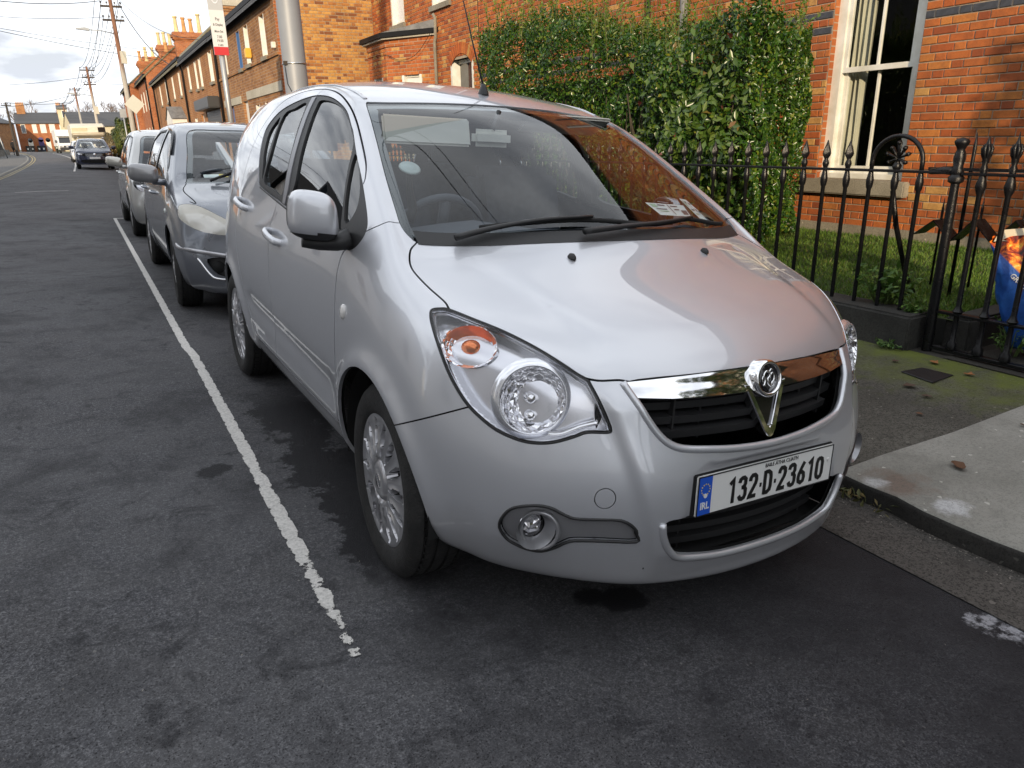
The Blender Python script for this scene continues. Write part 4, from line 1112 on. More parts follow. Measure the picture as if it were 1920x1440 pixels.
def fair(me, n, lam=.5):
 # gentle Laplacian fairing so that reflections run smoothly over the panels
 e = np.empty(len(me.edges) * 2, dtype=np.int64); me.edges.foreach_get('vertices', e); e = e.reshape(-1, 2)
 P = coords(me); deg = np.zeros(len(P)); np.add.at(deg, e[:, 0], 1); np.add.at(deg, e[:, 1], 1)
 for i in range(n):
  A = np.zeros_like(P); np.add.at(A, e[:, 0], P[e[:, 1]]); np.add.at(A, e[:, 1], P[e[:, 0]])
  P = P + lam * (A / deg[:, None] - P)
 me.vertices.foreach_set('co', P.ravel()); me.update()

def stn(y, a, t, ya=None, yt=None):
 """station at y; a: six (w,z) rows, t: five (w,z) rows; ya/yt override y per row"""
 out = []
 for k, (w, z) in enumerate(a): out.append((w, ya[k] if ya else y, z))
 for k, (w, z) in enumerate(t): out.append((w, yt[k] if yt else y, z))
 return out

def main_car_skin(level=4):
 st = [
  stn(2.93, [(.66, .24), (.70, .34), (.71, .48), (.71, .66), (.69, .86), (.655, 1.06)],
   [(.62, 1.25), (.55, 1.41), (.46, 1.475), (.25, 1.50), (0, 1.508)], yt=[2.90, 2.84, 2.80, 2.78, 2.775]),
  stn(2.78, [(.70, .22), (.76, .33), (.785, .48), (.785, .68), (.765, .88), (.73, 1.07)],
   [(.68, 1.27), (.575, 1.45), (.48, 1.515), (.26, 1.54), (0, 1.548)], yt=[2.75, 2.68, 2.62, 2.60, 2.60]),
  stn(2.36, [(.73, .20), (.795, .32), (.825, .49), (.83, .70), (.815, .90), (.775, 1.06)],
   [(.715, 1.27), (.60, 1.475), (.50, 1.545), (.27, 1.574), (0, 1.582)]),
  stn(1.85, [(.74, .20), (.80, .32), (.83, .50), (.838, .70), (.82, .90), (.787, 1.025)],
   [(.73, 1.25), (.618, 1.475), (.515, 1.548), (.27, 1.583), (0, 1.592)]),
  stn(1.35, [(.74, .20), (.80, .32), (.83, .50), (.836, .70), (.82, .88), (.795, .99)],
   [(.738, 1.22), (.622, 1.465), (.52, 1.54), (.27, 1.572), (0, 1.580)]),
  stn(.85, [(.74, .20), (.80, .32), (.828, .50), (.834, .70), (.82, .87), (.80, .965)],
   [(.74, 1.19), (.62, 1.43), (.535, 1.452), (.28, 1.466), (0, 1.472)], yt=[.85, .86, .845, .795, .78]),
  stn(.45, [(.74, .20), (.80, .32), (.828, .50), (.834, .70), (.82, .86), (.803, .95)],
   [(.755, 1.10), (.68, 1.235), (.605, 1.255), (.31, 1.298), (0, 1.312)], yt=[.45, .46, .48, .43, .42]),
  stn(.12, [(.74, .20), (.80, .32), (.832, .50), (.838, .70), (.82, .84), (.80, .92)],
   [(.765, 1.0), (.715, 1.052), (.657, 1.048), (.33, 1.108), (0, 1.128)], yt=[.12, .12, .135, .09, .08]),
  stn(-.06, [(.74, .20), (.80, .32), (.832, .50), (.838, .68), (.82, .80), (.795, .872)],
   [(.765, .915), (.72, .948), (.655, .972), (.33, .995), (0, 1.0)], yt=[-.05, -.03, .02, -.09, -.12]),
  stn(-.27, [(.73, .205), (.79, .30), (.82, .45), (.828, .60), (.815, .72), (.788, .80)],
   [(.745, .848), (.685, .878), (.58, .902), (.31, .93), (0, .938)]),
  stn(-.44, [(.70, .205), (.752, .29), (.775, .42), (.782, .55), (.768, .66), (.735, .742)],
   [(.68, .795), (.60, .826), (.49, .845), (.27, .863), (0, .87)], ya=[-.33, -.36, -.375, -.375, -.37, -.385], yt=[-.41, -.435, -.455, -.465, -.47]),
  stn(-.6, [(.63, .205), (.675, .28), (.69, .40), (.69, .52), (.675, .61), (.645, .685)],
   [(.585, .722), (.50, .742), (.42, .752), (.24, .766), (0, .772)], ya=[-.445, -.49, -.51, -.51, -.50, -.495], yt=[-.54, -.58, -.615, -.65, -.668]),
 ]
 nose = {
  0: [(.54, -.53, .195), (.58, -.575, .27), (.60, -.598, .40), (.60, -.592, .52), (.59, -.57, .62)],
  1: [(.44, -.60, .185), (.47, -.65, .265), (.48, -.672, .40), (.485, -.66, .53), (.495, -.62, .64)],
  2: [(.34, -.655, .18), (.36, -.703, .26), (.365, -.718, .40), (.38, -.702, .53), (.405, -.652, .65)],
  3: [(.18, -.70, .175), (.19, -.738, .255), (.195, -.748, .40), (.205, -.735, .535), (.22, -.693, .655)],
  4: [(0, -.712, .17), (0, -.748, .25), (0, -.757, .40), (0, -.745, .54), (0, -.706, .66)],
 }
 tail = {
  0: [(.56, 2.96, .24), (.58, 2.98, .34), (.585, 2.985, .48), (.58, 2.98, .66), (.56, 2.96, .86)],
  1: [(.45, 2.98, .24), (.46, 3.0, .34), (.46, 3.005, .48), (.46, 3.0, .66), (.45, 2.975, .86)],
  2: [(.34, 2.985, .24), (.34, 3.01, .34), (.34, 3.015, .48), (.34, 3.01, .66), (.34, 2.985, .86)],
  3: [(.18, 2.99, .24), (.18, 3.015, .34), (.18, 3.02, .48), (.18, 3.015, .66), (.18, 2.99, .86)],
  4: [(0, 2.99, .24), (0, 3.015, .34), (0, 3.02, .48), (0, 3.015, .66), (0, 2.99, .86)],
 }
 return fit_body(st, nose, tail, level)
# ------------------------------------------------------------------ the silver hatchback
def car_mats():
 M = {}
 t = NT('silver_paint')
 v = t.coord('Object'); fl = t.noise(v, 1500, 2, .7)
 grime = t.noise(v, 5, 5, .6)
 base = t.mix(t.math('MULTIPLY', fl, .4), (.565, .578, .615), (.74, .75, .785))
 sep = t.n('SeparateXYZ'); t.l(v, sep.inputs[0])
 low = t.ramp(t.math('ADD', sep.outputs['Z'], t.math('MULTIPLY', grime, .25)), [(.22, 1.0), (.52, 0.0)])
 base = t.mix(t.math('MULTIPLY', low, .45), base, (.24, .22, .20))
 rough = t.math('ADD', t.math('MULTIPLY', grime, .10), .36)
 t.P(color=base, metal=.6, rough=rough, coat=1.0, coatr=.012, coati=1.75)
 M['silver'] = t.mat
 M['black_gloss'] = plain('black_gloss', (.012, .012, .014), .12, coat=.5)
 M['black_plastic'] = plain('black_plastic', (.018, .018, .019), .5, bump=.15, bscale=400)
 M['liner'] = plain('liner_black', (.006, .006, .006), .9)
 M['rubber'] = plain('rubber', (.012, .012, .012), .75, bump=.25, bscale=90)
 t = NT('tyre_rubber'); v = t.coord('Object'); d = t.noise(v, 14, 5, .6)
 t.P(color=t.ramp(d, [(.35, (.006, .006, .006)), (.75, (.022, .021, .020))]), rough=.82, normal=t.bump(t.math('ADD', t.noise(v, 120, 3), t.noise(t.coord('Object', (1, 8, 8)), 9, 4, .7)), .6, .004)); M['tyre'] = t.mat
 M['chrome'] = plain('chrome', (.86, .86, .87), .06, 1.0)
 M['chrome_soft'] = plain('chrome_soft', (.78, .78, .80), .18, 1.0)
 M['trim_silver'] = plain('wheel_trim_silver', (.46, .46, .48), .30, .75, coat=.4, var=.12, vscale=9)
 M['fog_grey'] = plain('fog_grey', (.34, .34, .355), .30, .6)
 M['glass'] = glass_mat('car_glass', (.86, .92, .94), 1.5)
 M['glass_side'] = glass_mat('car_glass_side', (.62, .68, .70), 1.75)
 M['lens'] = glass_mat('lamp_lens', (.95, .95, .96), 1.45)
 M['amber'] = plain('amber', (.80, .20, .03), .12, .6, coat=1)
 M['lamp_silver'] = plain('lamp_silver', (.82, .83, .87), .19, .75)
 t = NT('lamp_facets'); v = t.coord('Object'); vo = t.n('TexVoronoi'); vo.inputs['Scale'].default_value = 45; t.l(v, vo.inputs['Vector'])
 t.P(color=(.9, .9, .92), metal=1.0, rough=.05, normal=t.bump(vo.outputs['Distance'], .9, .012)); M['facets'] = t.mat
 M['plate_white'] = plain('plate_white', (.78, .78, .76), .3, coat=.3)
 M['plate_black'] = plain('plate_black', (.012, .012, .012), .4)
 M['plate_blue'] = plain('plate_blue', (.02, .10, .55), .35)
 M['yellow'] = plain('star_yellow', (.8, .6, .05), .4)
 M['seat'] = plain('seat_fabric', (.035, .04, .055), .9, var=.3, vscale=30, bump=.3, bscale=300)
 M['dash'] = plain('dashboard', (.05, .055, .068), .7, bump=.2, bscale=300)
 M['headliner'] = plain('headliner', (.5, .5, .49), .9)
 M['visor'] = plain('visor_cream', (.62, .60, .54), .8)
 M['paper'] = plain('paper_white', (.75, .78, .74), .6)
 M['paper_green'] = plain('paper_green', (.35, .55, .38), .6)
 M['ink'] = plain('ink_grey', (.08, .09, .10), .6)
 M['red'] = plain('red_plastic', (.5, .03, .05), .4)
 return M
CM = car_mats()

def glyph_strokes(ch):
 # narrow plate figures in a box 0.5 wide and 1 high
 if ch == '1': return [[(.07, .80), (.28, .97), (.28, 0)]]
 if ch == 'D': return [[(.06, 0), (.06, 1)], [(.06, .94), (.26, .94), (.40, .85), (.44, .70), (.44, .30), (.40, .15), (.26, .06), (.06, .06)]]
 if ch == '0': return [[(.25, .94), (.12, .88), (.06, .74), (.06, .26), (.12, .12), (.25, .06), (.38, .12), (.44, .26), (.44, .74), (.38, .88), (.25, .94)]]
 if ch == '2': return [[(.06, .72), (.08, .85), (.17, .94), (.32, .94), (.42, .86), (.44, .72), (.40, .58), (.08, .12), (.06, .06), (.46, .06)]]
 if ch == '3': return [[(.06, .76), (.10, .89), (.20, .94), (.32, .94), (.42, .86), (.42, .68), (.34, .56), (.20, .54)], [(.34, .56), (.44, .44), (.44, .22), (.38, .10), (.26, .06), (.14, .09), (.06, .22)]]
 if ch == '6': return [[(.40, .95), (.20, .66), (.09, .44), (.06, .28), (.10, .13), (.25, .06), (.40, .13), (.44, .28), (.40, .45), (.26, .54), (.12, .50)]]
 return [[(.02, .45), (.13, .45)]]
def stroke_mesh(mb, pts, w, fx, fz, mi=0, th=.0015):
 """flat ribbon in the local xz plane; fx,fz map unit -> metres; y is depth (out = -y)"""
 P = [Vector((fx(a), 0, fz(b))) for a, b in pts]
 L = len(P); left = []; right = []
 for i in range(L):
  a = (P[i] - P[i - 1]).normalized() if i > 0 else (P[1] - P[0]).normalized()
  b = (P[i + 1] - P[i]).normalized() if i < L - 1 else a
  t = (a + b)
  t = t.normalized() if t.length > 1e-6 else a
  n = Vector((-t.z, 0, t.x)); k = 1 / max(.6, n.dot(Vector((-a.z, 0, a.x))))
  left.append(P[i] + n * w / 2 * k); right.append(P[i] - n * w / 2 * k)
 vs = []; fs = []
 for l, r in zip(left, right): vs += [l, r, l + Vector((0, -th, 0)), r + Vector((0, -th, 0))]
 for i in range(L - 1):
  o = i * 4
  fs += [(o + 2, o + 3, o + 7, o + 6), (o, o + 2, o + 6, o + 4), (o + 3, o + 1, o + 5, o + 7)]
 fs += [(0, 1, 3, 2), (4 * L - 4, 4 * L - 2, 4 * L - 1, 4 * L - 3)]
 mb.add(vs, fs, mi)

def text_mesh(txt, size, depth=.0008, bold=0.0, xs=1.0):
 cu = bpy.data.curves.new('txt', 'FONT'); cu.body = txt; cu.size = size; cu.extrude = depth; cu.offset = bold; cu.align_x = 'CENTER'; cu.align_y = 'CENTER'
 cu.resolution_u = 3
 ob = bpy.data.objects.new('txt', cu); COL.objects.link(ob)
 dg = bpy.context.evaluated_depsgraph_get(); me = bpy.data.meshes.new_from_object(ob.evaluated_get(dg))
 bpy.data.objects.remove(ob)
 if xs != 1.0:
  P = coords(me); P[:, 0] *= xs; me.vertices.foreach_set('co', P.ravel())
 return me
# text lies in local xy; this stands it up facing -y
STAND = Matrix.Rotation(math.pi / 2, 4, 'X')

def number_plate(parent, M, text, blue=True, full=True):
 p = MB().cbox((0, 0, 0), (.52, .008, .11)).build('number_plate', CM['plate_white'], parent, M=M, bevel=(.003, 2), angle=40)
 b = MB()
 for (x0, z0, x1, z1) in ((-.257, .0515, .257, .0545), (-.257, -.0545, .257, -.0515), (-.2588, -.0545, -.256, .0545), (.256, -.0545, .2588, .0545)):
  b.box((x0, -.0052, z0), (x1, -.0038, z1))
 b.build('border', CM['plate_black'], p)
 if blue:
  MB().box((-.2555, -.0055, -.051), (-.212, -.0037, .051)).build('country_strip', CM['plate_blue'], p)
  s = MB()
  for k in range(12):
   a = 2 * math.pi * k / 12
   s.cbox((-.2337 + .0145 * math.cos(a), -.0058, .018 + .0145 * math.sin(a)), (.003, .0012, .003))
  s.build('stars', CM['yellow'], p)
  link('country_letters', text_mesh('IRL', .027, .0006, .0007, .85), CM['plate_white'], p, M=Matrix.Translation((-.2337, -.0058, -.027)) @ STAND)
  MB().lathe([(.0, 0), (.006, 0), (.006, .002), (0, .002)], 12, M=Matrix.Translation((-.2337, -.0052, .001)) @ Matrix.Rotation(math.pi / 2, 4, 'X')).build('screw_cap', CM['plate_white'], p)
  MB().lathe([(.0, 0), (.005, 0), (.005, .003), (0, .003)], 12, M=Matrix.Translation((.241, -.0045, .012)) @ Matrix.Rotation(math.pi / 2, 4, 'X')).build('screw_cap', CM['plate_white'], p)
 mb = MB(); x = -.150; H = .068; sc = .060
 for ch in text:
  dot = ch == '-'
  for st in glyph_strokes(ch):
   stroke_mesh(mb, st, .0112, lambda a: x + a * sc, lambda b: -.041 + b * H)
  x += .0165 if dot else .0395
  if ch == '1': x -= .004
 # body raised just clear of the plate face
 mb.build('registration_figures', CM['plate_black'], p, M=Matrix.Translation((0, -.0042, 0)))
 if full:
  link('county_name', text_mesh('BAILE ÁTHA CLIATH', .0150, .0005, .0, .95), CM['plate_black'], p, M=Matrix.Translation((.045, -.0048, .041)) @ STAND)
 return p

def wheel(parent, M, Rt=.3015, wd=.185, rim=.206, name='wheel', spokes=7, style=0):
 e = empty(name); e.parent = parent; e.matrix_local = M        # local x = outward axis
 X = Matrix.Rotation(math.pi / 2, 4, 'Y')                       # local z of lathe -> +x
 h = wd / 2
 prof = [(rim - .012, h - .030), (rim + .002, h - .010), (rim + .012, h - .003), (Rt - .055, h + .004), (Rt - .030, h + .001), (Rt - .016, h - .008), (Rt - .006, h - .021)]
 tread = []
 gx = [(-.055, .009), (-.020, .010), (.020, .010), (.055, .009)]
 xs = h - .024
 tread.append((Rt - .003, xs))
 for g, gw in sorted(gx, reverse=True):
  tread += [(Rt, g + gw / 2 + .001), (Rt - .008, g + gw / 2), (Rt - .008, g - gw / 2), (Rt, g - gw / 2 - .001)]
 tread.append((Rt - .003, -xs))
 prof = prof + tread + [(r, -x) for r, x in reversed(prof)]
 tb = MB().lathe(prof, 72, M=X)
 # shoulder sipes: little blocks cut between ribs, shown as thin raised ribs on the shoulder
 ty = tb.build('tyre', CM['tyre'], e, smooth=True); sharp_by_angle(ty.data, 38)
 sb = MB()
 for k in range(64):
  a = 2 * math.pi * k / 64
  Mk = Matrix.Rotation(a, 4, 'X')
  for s in (1, -1):
   sb.box((s * (h - .047) - .011, -.0022, Rt - .006), (s * (h - .047) + .011, .0022, Rt + .0006), M=Mk)
 sb.build('tread_sipes', CM['liner'], e)['kind'] = 'stuff'
 # trim: a polar relief
 nt_, nr = 24 * spokes, 22
 vs = []; fs = []; mi = []
 for j in range(nr + 1):
  r = rim * j / nr
  for k in range(nt_):
   a = 2 * math.pi * k / nt_; u = (a * spokes / (2 * math.pi)) % 1.0
   q = r / rim
   z = .012 - .016 * q ** 2 + (.006 if q > .93 else 0) - (.010 if .28 < q < .34 else 0) + (.004 if q < .26 else 0)
   w = .13 + .13 * q
   dd = min(abs(u - .25), abs(u - .75))
   slot = dd < (.055 + .05 * q) * (1 - ((q - .66) / .25) ** 2) ** .5 * 1.1 if abs((q - .66) / .25) < 1 else False
   edge = 0
   if slot: z -= .030
   elif .36 < q < .92: z += .006 * math.cos(2 * math.pi * (u * 2 - .5)) * math.sin(math.pi * (q - .36) / .56)
   vs.append((h - .012 + z, r * math.cos(a), r * math.sin(a)))
 for j in range(nr):
  for k in range(nt_):
   k2 = (k + 1) % nt_
   f = (j * nt_ + k, j * nt_ + k2, (j + 1) * nt_ + k2, (j + 1) * nt_ + k)
   if j == 0: f = (0 * nt_ + k, (j + 1) * nt_ + k2, (j + 1) * nt_ + k)
   fs.append(f)
   mi.append(1 if sum(vs[i][0] < h - .026 for i in f) >= len(f) - 1 and .25 < (j + .5) / nr < .95 else 0)
 me = bpy.data.meshes.new('wheel_trim'); me.from_pydata(vs, [], fs); me.polygons.foreach_set('material_index', mi); fixed(me)
 bmx = bmesh.new(); bmx.from_mesh(me)
 if sum(f.normal.x for f in bmx.faces) < 0: bmesh.ops.reverse_faces(bmx, faces=bmx.faces)
 bmx.to_mesh(me); bmx.free()
 tr = link('wheel_trim', me, [CM['trim_silver'], CM['liner']], e); sharp_by_angle(me, 50)
 MB().lathe([(.0, h + .006), (.020, h + .006), (.026, h + .003), (.030, h - .002)], 20, M=X).build('centre_cap', CM['chrome_soft'], e, smooth=True)
 MB().lathe([(.0, -h + .03), (rim, -h + .03)], 24, M=X).build('brake_backing', CM['liner'], e)
 return e

def mirrored(o, parent, name=None):
 """a mirror-image part for the other side"""
 me = o.data.copy()
 P = coords(me); P[:, 0] *= -1; 
 bm = bmesh.new(); bm.from_mesh(me)
 for v in bm.verts: v.co.x *= -1
 bmesh.ops.reverse_faces(bm, faces=bm.faces); bm.to_mesh(me); bm.free()
 c = link(name or o.name.split('.')[0], me, None, parent)
 return c

def annulus(ring, d, width, out=.05, inn=.03):
 d = Vector(d).normalized(); P = [Vector(p) for p in ring]; L = len(P); vs = []; fs = []
 for i, p in enumerate(P):
  t = P[(i + 1) % L] - P[i - 1]; s_ = t.cross(d).normalized() * (width / 2)
  vs += [p + s_ + d * out, p - s_ + d * out, p - s_ - d * inn, p + s_ - d * inn]
 for i in range(L):
  j = (i + 1) % L
  for k in range(4): fs.append((i * 4 + k, i * 4 + (k + 1) % 4, j * 4 + (k + 1) % 4, j * 4 + k))
 me = bpy.data.meshes.new('r'); me.from_pydata([tuple(v) for v in vs], [], fs)
 return as_cutter(fixed(me))

def build_main_car():
 CAR = Matrix.Translation((1.4056, 1.9342, 0)) @ Matrix.Rotation(.0074, 4, 'Z') @ Matrix.Rotation(.0614, 4, 'Y')
 car = empty('parked_car', mat=CAR)
 tag(car, 'large silver hatchback in the foreground with chrome winged grille and plate 132-D-23610', 'car', 'cars parked along the kerb')
 me = main_car_skin(4)
 # --- surface sculpting
 P = coords(me); w = np.abs(P[:, 0]); y = P[:, 1]; z = P[:, 2]; sg = np.sign(P[:, 0])
 side = np.clip((w - .55) / .12, 0, 1)
 for yc in (.03, 2.36):
  r = np.hypot(y - yc, z - .30)
  add = .016 * np.exp(-((r - .352) / .045) ** 2) * side * np.clip((z - .2) / .1, 0, 1)
  P[:, 0] += sg * add
 # light-catcher along the doors and a tucked sill
 zc = .47 + .05 * (y - .4) / 1.4
 add = -.011 * np.exp(-((z - zc) / .055) ** 2) * np.clip((y - .38) / .12, 0, 1) * np.clip((1.95 - y) / .12, 0, 1) * side
 add += .006 * np.exp(-((z - .36) / .03) ** 2) * np.clip((y - .38) / .12, 0, 1) * np.clip((1.9 - y) / .12, 0, 1) * side
 P[:, 0] += sg * add
 # raised middle of the nose
 we = .385 + (z - .40) * .27
 fr = np.clip((-.50 - y) / .06, 0, 1) * np.clip((.73 - z) / .05, 0, 1) * np.clip((z - .24) / .06, 0, 1)
 P[:, 1] += -.014 * fr / (1 + np.exp(-(we - w) / .006))
 # bonnet: two soft ridges running from the screen pillars to the grille
 wr = .42 + (y + .62) * .20
 hd = np.clip((-.02 - y) / .1, 0, 1) * np.clip((y + .64) / .1, 0, 1) * (z > .7)
 P[:, 2] += .009 * hd / (1 + np.exp(-(wr - w) / .011))
 # crisper lower lip of the bumper
 lip = np.clip((-.30 - y) / .12, 0, 1) * np.exp(-((z - .235) / .035) ** 2)
 P[:, 2] -= .016 * lip
 # flat pad for the number plate
 pad = (w < .285) & (z > .375) & (z < .535) & (y < -.5)
 P[pad, 1] = np.maximum(P[pad, 1], -.742 - .02 * np.clip((w[pad] - .265) / .02, 0, 1) * 0)
 me.vertices.foreach_set('co', P.ravel()); me.update()
 fixed(me); sk = Skin(me)

 HL = [(-.749, -.224, .861), (-.741, -.218, .869), (-.726, -.231, .873), (-.71, -.25, .873), (-.674, -.321, .859), (-.625, -.398, .838), (-.576, -.47, .809), (-.536, -.528, .779), (-.511, -.56, .758), (-.493, -.58, .746), (-.489, -.588, .736), (-.476, -.614, .695), (-.463, -.633, .653), (-.459, -.641, .633), (-.465, -.64, .626), (-.511, -.618, .626), (-.538, -.605, .615), (-.578, -.585, .601), (-.609, -.564, .595), (-.638, -.539, .595), (-.666, -.51, .603), (-.692, -.477, .617), (-.715, -.443, .64), (-.732, -.415, .663), (-.748, -.386, .698), (-.761, -.352, .744), (-.765, -.304, .80), (-.758, -.251, .842)]
 FOG = [(-.684, -.505, .357), (-.683, -.514, .387), (-.67, -.533, .417), (-.649, -.556, .431), (-.619, -.583, .438), (-.593, -.603, .434), (-.569, -.619, .42), (-.545, -.633, .409), (-.504, -.657, .408), (-.441, -.689, .405), (-.407, -.702, .381), (-.398, -.703, .36), (-.398, -.702, .341), (-.476, -.666, .345), (-.537, -.629, .343), (-.556, -.615, .334), (-.572, -.599, .318), (-.598, -.574, .301), (-.625, -.549, .301), (-.65, -.529, .312), (-.669, -.514, .327)]
 WSl = [(-.549, .81, 1.434), (-.584, .66, 1.365), (-.616, .51, 1.279), (-.651, .342, 1.178), (-.676, .197, 1.089), (-.683, .149, 1.058), (-.681, .118, 1.037), (-.671, .09, 1.019), (-.655, .072, 1.010), (-.557, .031, 1.009), (-.385, -.036, 1.012), (-.188, -.079, 1.018)]
 WSt = [(-.212, .759, 1.453), (-.444, .80, 1.446), (-.52, .82, 1.44)]
 WS = WSt + WSl + [(0, -.09, 1.02)] + mirx(WSl)[::-1] + mirx(WSt)[::-1] + [(0, .747, 1.455)]
 FRl = [(-.499, .765, 1.426), (-.527, .745, 1.412), (-.56, .644, 1.36), (-.593, .478, 1.265), (-.627, .303, 1.158), (-.648, .186, 1.085), (-.654, .130, 1.047), (-.638, .108, 1.037), (-.481, .055, 1.04), (-.323, .007, 1.048), (-.12, -.024, 1.054)]
 FR = [(-.238, .712, 1.434)] + FRl + mirx(FRl)[::-1] + [(.238, .712, 1.434), (0, .70, 1.438)]
 QG = [(-.683, .555, 1.255), (-.721, .40, 1.150), (-.745, .36, 1.075), (-.772, .425, 1.046)]
 FG = [(-.674, .604, 1.286), (-.655, .677, 1.333), (-.636, .777, 1.381), (-.623, .896, 1.422), (-.616, 1.042, 1.45), (-.617, 1.177, 1.459), (-.635, 1.186, 1.43), (-.682, 1.161, 1.34), (-.72, 1.136, 1.25), (-.755, 1.1, 1.147), (-.768, 1.084, 1.072), (-.774, .80, 1.042), (-.774, .455, 1.012), (-.773, .445, 1.035), (-.72, .53, 1.17)]
 RG = [(-.627, 1.362, 1.456), (-.64, 1.52, 1.442), (-.654, 1.672, 1.414), (-.727, 1.649, 1.247), (-.762, 1.645, 1.120), (-.77, 1.46, 1.098), (-.774, 1.27, 1.080), (-.733, 1.279, 1.222), (-.684, 1.313, 1.343)]
 RQ = [(-.655, 1.715, 1.405), (-.67, 1.80, 1.37), (-.69, 1.825, 1.33), (-.717, 1.80, 1.265), (-.743, 1.749, 1.2), (-.76, 1.685, 1.128), (-.727, 1.690, 1.247)]
 DLO = [(-.71, .405, 1.170), (-.685, .535, 1.251), (-.659, .638, 1.317), (-.648, .69, 1.345), (-.626, .808, 1.401), (-.613, .949, 1.442), (-.605, 1.099, 1.469), (-.604, 1.268, 1.482), (-.612, 1.417, 1.479), (-.625, 1.609, 1.463), (-.641, 1.775, 1.437), (-.663, 1.88, 1.394), (-.686, 1.92, 1.347), (-.717, 1.885, 1.275), (-.744, 1.825, 1.198), (-.761, 1.755, 1.125), (-.768, 1.69, 1.098), (-.776, 1.312, 1.058), (-.782, 1.05, 1.030), (-.784, .657, .995), (-.79, .42, .972), (-.795, .32, .963), (-.788, .265, .977), (-.777, .235, 1.002), (-.764, .228, 1.028), (-.753, .245, 1.055), (-.737, .305, 1.102)]
 GRl = [(-.41, -.617, .742), (-.393, -.643, .703), (-.373, -.66, .665), (-.348, -.679, .624), (-.322, -.694, .597), (-.283, -.707, .581), (-.202, -.723, .571), (-.114, -.733, .563)]
 GR = GRl + [(0, -.738, .559)] + mirx(GRl)[::-1] + [(.2, -.66, .751), (0, -.672, .753), (-.2, -.66, .751)]
 LGl = [(-.338, -.721, .394), (-.33, -.723, .354), (-.311, -.725, .317), (-.285, -.728, .294), (-.238, -.737, .283), (-.148, -.748, .273)]
 LG = LGl + [(0, -.754, .270)] + mirx(LGl)[::-1] + [(.26, -.737, .402), (0, -.75, .404), (-.26, -.737, .402)]
 dHL = Vector((-.52, -.74, .42)); dF = Vector((-.5, -.86, .08)); dS = Vector((-1, 0, .25)); dW = Vector((0, -.52, .85)); dG = Vector((0, -1, .12))
 mx = lambda d: Vector((-d.x, d.y, d.z))
 def both(fn, pts, d, **k): return [fn(pts, d, **k), fn(mirx(pts), mx(d), **k)]
 # --- openings
 REAR = [(-.46, 2.86, 1.36), (-.50, 2.9, 1.2), (-.53, 2.93, 1.04), (0, 2.97, 1.02), (.53, 2.93, 1.04), (.50, 2.9, 1.2), (.46, 2.86, 1.36), (0, 2.85, 1.40)]
 for c in [plug(WS, dW, inn=.1, grow=.002), plug(GR, dG, inn=.1), plug(LG, dG, inn=.1), plug(REAR, (0, 1, .2), inn=.3)] + both(plug, DLO, dS, inn=.1, grow=.002) + both(plug, HL, dHL, inn=.14, grow=.004) + both(plug, FOG, dF, inn=.1):
  sk.cut(c)
 for yc in (.03, 2.36):
  for s in (-1, 1):
   c = MB().lathe([(.348, .45), (.348, 1.1)], 64, M=Matrix.Translation((0, yc, .302)) @ Matrix.Rotation(s * math.pi / 2, 4, 'Y'), cap=True).mesh()
   # the rear lower corner of each arch opens a little
   sk.cut(as_cutter(fixed(c)))
 lin = sk.skin(sk.solid)
 lo = sk.finish(lin, 'inner_shell', CM['liner'], car, offset=-.022, ret=0, fast=True)
 # --- panel gaps
 G = .0055
 cuts = []
 HSide = [(-.64, .088, 1.02), (-.668, .068, 1.010), (-.692, .048, .991), (-.713, .005, .968), (-.722, -.033, .95), (-.721, -.076, .933), (-.715, -.142, .91), (-.706, -.218, .887), (-.708, -.252, .874), (-.702, -.280, .868)]
 HFront = [(-.50, -.575, .752), (-.467, -.594, .745), (-.423, -.611, .745), (-.405, -.619, .742), (-.375, -.632, .735)]
 for s in (0, 1):
  f = (lambda p: mirx(p)) if s else (lambda p: p)
  d = (lambda v: mx(Vector(v))) if s else (lambda v: Vector(v))
  cuts.append([ribbon(f(HSide), d((-.25, -.25, 1)), G), ])
  cuts.append([ribbon(f(HFront), d((0, -.7, .7)), G)])
  cuts.append([ribbon(f([(-.775, .232, 1.030), (-.739, .172, 1.052), (-.685, .150, 1.060), (-.655, .146, 1.07)]), d((-.8, -.2, .5)), .004)])
  cuts.append([ribbon(f([(-.798, .30, .975), (-.798, .345, .955), (-.807, .363, .925), (-.818, .371, .871), (-.826, .37, .807), (-.833, .366, .73), (-.835, .37, .646), (-.826, .390, .482), (-.808, .412, .355), (-.80, .416, .15)]), d((-1, 0, 0)), .0062)])
  cuts.append([ribbon(f([(-.78, 1.318, 1.075), (-.791, 1.326, 1.013), (-.803, 1.362, .962), (-.818, 1.367, .89), (-.83, 1.345, .784), (-.836, 1.333, .675), (-.834, 1.325, .578), (-.813, 1.372, .35), (-.813, 1.375, .34)]), d((-1, 0, 0)), .0062)])
  cuts.append([ribbon(f([(-.805, .405, .345), (-.805, .446, .341), (-.804, 1.026, .338), (-.809, 1.70, .352), (-.809, 1.775, .365), (-.815, 1.86, .41), (-.825, 1.925, .50), (-.83, 1.985, .60), (-.83, 2.07, .72), (-.82, 2.135, .86), (-.79, 2.155, 1.0), (-.75, 2.12, 1.18), (-.70, 2.06, 1.33), (-.66, 1.975, 1.42), (-.612, 1.86, 1.475), (-.585, 1.70, 1.503), (-.572, 1.45, 1.512), (-.575, 1.204, 1.503), (-.585, 1.02, 1.476), (-.604, .855, 1.432), (-.623, .723, 1.38), (-.648, .60, 1.317), (-.680, .455, 1.23), (-.700, .400, 1.185), (-.712, .385, 1.16)]), d((-1, 0, .45)), .006, out=.12, inn=.06)])
  cuts.append([ribbon(f([(-.60, 1.262, 1.475), (-.58, 1.255, 1.53)]), d((-1, 0, .5)), .005, smooth=False, inn=.05)])
